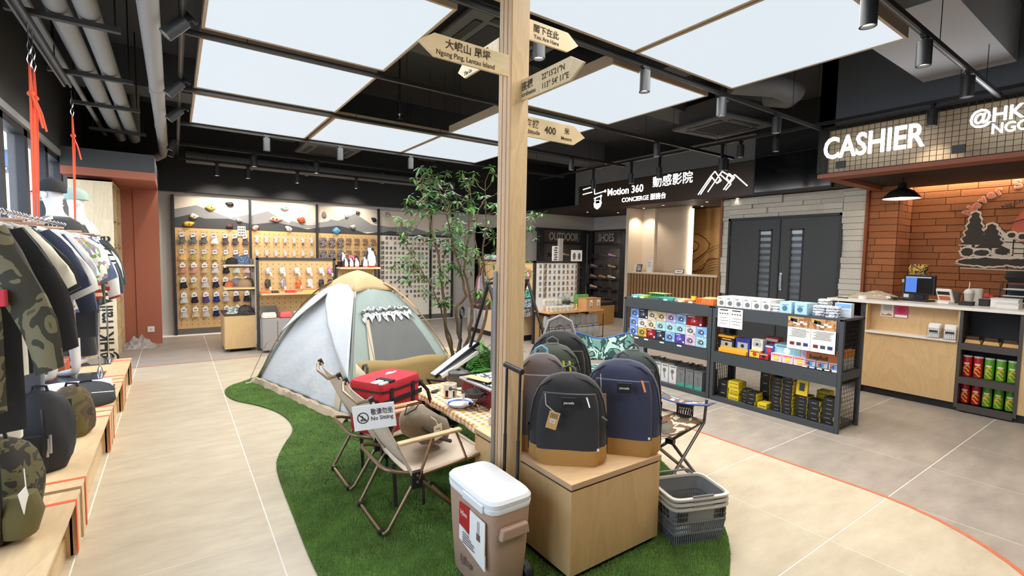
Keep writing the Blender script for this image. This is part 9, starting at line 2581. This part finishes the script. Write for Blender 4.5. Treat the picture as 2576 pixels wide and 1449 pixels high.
# goods on top of the shelf
TZ = 1.0055
for k in range(6):
 t = carton('fan_box', 'white boxed gadget with ring print on the near unit top, %s from left' % ORD[k], 'box', (SX + .03 + (.0 if k < 5 else .0), 2.90 - .094 * k, TZ), (.28, .09, .105), M('gadget_white', (232, 230, 228), .5), None, group='white boxed gadgets')
 obj('ring_print', MB().lathe([(.016, .0), (.024, .0), (.024, .0015), (.016, .0015)], 18, 0, (-.0015, -.005, .04), 0), M('ring_grey', (120, 120, 124), .5), t)
 obj('title', MB().bx(-.0012, -.005, .082, 0, .03, .088), M('title_grey', (90, 90, 92), .5), t)
for k in range(2):
 t = carton('mist_box', 'pale blue patterned box on top of the near unit, %s one' % ('left', 'right')[k], 'box', (SX + .02, 2.235 - .135 * k, TZ), (.2, .115, .105), M('mist_blue', (176, 212, 228), .45), None)
 obj('side_band', MB().bx(-.0012, -.057, 0, .1, -.05, .105), M('mist_deep', (100, 150, 186), .45), t)
 obj('logo_print', MB().lathe([(.018, 0), (.024, 0), (.024, .0015), (.018, .0015)], 16, 0, (-.0015, .01, .045), 0).bx(-.0015, -.02, .075, 0, .035, .08), M('mist_ink', (70, 120, 150), .5), t)
for k, (y, dx, c1, lab, n_) in enumerate(((2.345, .03, (206, 204, 200), 'stack of white wipe packets between the gadget boxes and the blue boxes', 3), (1.965, .02, (120, 150, 206), 'pile of blue and white sachets on the near unit, left pile', 4), (1.855, .02, (90, 120, 190), 'pile of blue and white sachets on the near unit, right pile', 4), (2.0, .2, (206, 196, 176), 'pile of silver-beige sachets behind the blue ones', 6))):
 t = T('sachet_pile', lab, 'sachets', (SX + dx, y, TZ))
 for q in range(n_):
  obj('sachet', MB().loft([sup(.05, .05, 16, 4, .06 + .008 * (hash2(q, k) - .5), .01 * (hash2(k, q) - .5), .001 + q * .024), sup(.054, .053, 16, 4, .06, .008 * (hash2(k, q) - .5), .012 + q * .024), sup(.046, .046, 16, 4, .06 + .006 * hash2(q), 0, .023 + q * .024)]), camo('sachet_%d' % k, [c1, (232, 232, 236), (226, 228, 232), tuple(int(v * .7) for v in c1)], 40), t, smooth=True)
t = carton('blue_carton', 'tall pale blue and white carton at the right end of the near unit', 'box', (SX + .16, 1.815, TZ), (.06, .13, .125), M('tall_white', (206, 214, 224), .5), None)
obj('printed_band', MB().bx(-.0012, -.06, .085, 0, .06, .12).bx(-.0012, -.05, .06, 0, .02, .064), M('tall_blue', (126, 170, 226), .5), t)
obj('printed_square', MB().bx(-.0014, .02, .03, 0, .04, .05), M('tall_deep', (70, 120, 190), .5), t)
for k, (y, w_, c_, lab) in enumerate(((4.08, .12, (110, 190, 200), 'flat turquoise packets at the left end of the far unit top'), (3.97, .1, (170, 206, 90), 'flat lime green packets on the far unit top'), (3.62, .22, (64, 160, 150), 'flat teal packets on the far unit top'), (3.42, .14, (240, 190, 140), 'flat peach packets on the far unit top'), (3.28, .16, (236, 140, 70), 'orange packets on the far unit top'))):
 t = T('flat_packets', lab, 'packet', (SX + .05, y, TZ), 0)
 for q in range(3):
  obj('packet', MB().box((.08, .004 * q, .006 + .011 * q), (.16, w_ - .01 * q, .01), 0, Matrix.Rotation(.1 * (q - 1), 3, 'Z')), M('packet_%d' % k, c_, .5, var=.2, vscale=20), t, bev=.002)
 obj('price_slip', MB().bx(-.012, -.03, .0, -.0, .02, .016), PAPER, t)
t = carton('green_tray', 'green crate of small bottles on the far unit top', 'crate', (SX + .12, 3.82, TZ), (.16, .24, .03), M('tray_green', (70, 130, 84), .5), None)
for q in range(7):
 obj('bottle', MB().lathe([(.014, .03), (.015, .05), (.008, .06), (.006, .062)], 10, 0, (.05, -.1 + .033 * q, 0)), M('bottle_green', (90, 150, 100), .4), t, smooth=True)
obj('lid_sheet', MB().bx(.01, -.12, .062, .16, .12, .068), M('tray_lid', (170, 206, 130), .4), t)
ob_ = T('orange_basket', 'orange plastic basket of packets at the right end of the far unit top', 'basket', (SX + .06, 3.1, TZ))
b = MB().bx(-.02, -.1, 0, .2, .1, .006)
for q in range(11):
 b.bx(-.022, -.1 + .02 * q - .004, 0, -.016, -.1 + .02 * q + .004, .06).bx(.196, -.1 + .02 * q - .004, 0, .202, -.1 + .02 * q + .004, .06)
b.bx(-.024, -.104, .054, .204, -.096, .064).bx(-.024, .096, .054, .204, .104, .064).bx(-.024, -.1, .054, -.014, .1, .064).bx(.194, -.1, .054, .204, .1, .064).bx(-.02, -.102, .0, .2, -.098, .06).bx(-.02, .098, 0, .2, .102, .06)
obj('lattice', b, M('basket_orange', (236, 130, 60), .5), ob_)
obj('packets', MB().loft([sup(.09, .08, 14, 4, .09, 0, .008), sup(.09, .08, 14, 4, .09, 0, .06), sup(.06, .05, 14, 3, .09, 0, .075)]), M('packet_peach', (240, 170, 110), .5, var=.2, vscale=30), ob_, smooth=True)
yc = T('yellow_cup', 'small yellow tub holding picks beside the orange basket', 'tub', (SX + .04, 3.235, TZ + .035))
obj('tub', MB().lathe([(.024, 0), (.03, .045), (.028, .045), (.022, .004), (0, .004)], 16, cap=False), M('tub_yellow', (240, 214, 70), .5), yc, smooth=True)
obj('picks', MB().tube([(0, 0, .03), (.01, -.03, .075)], .004, 5).tube([(0, 0, .03), (.0, .02, .07)], .004, 5), BLK, yc)
finish_texts()
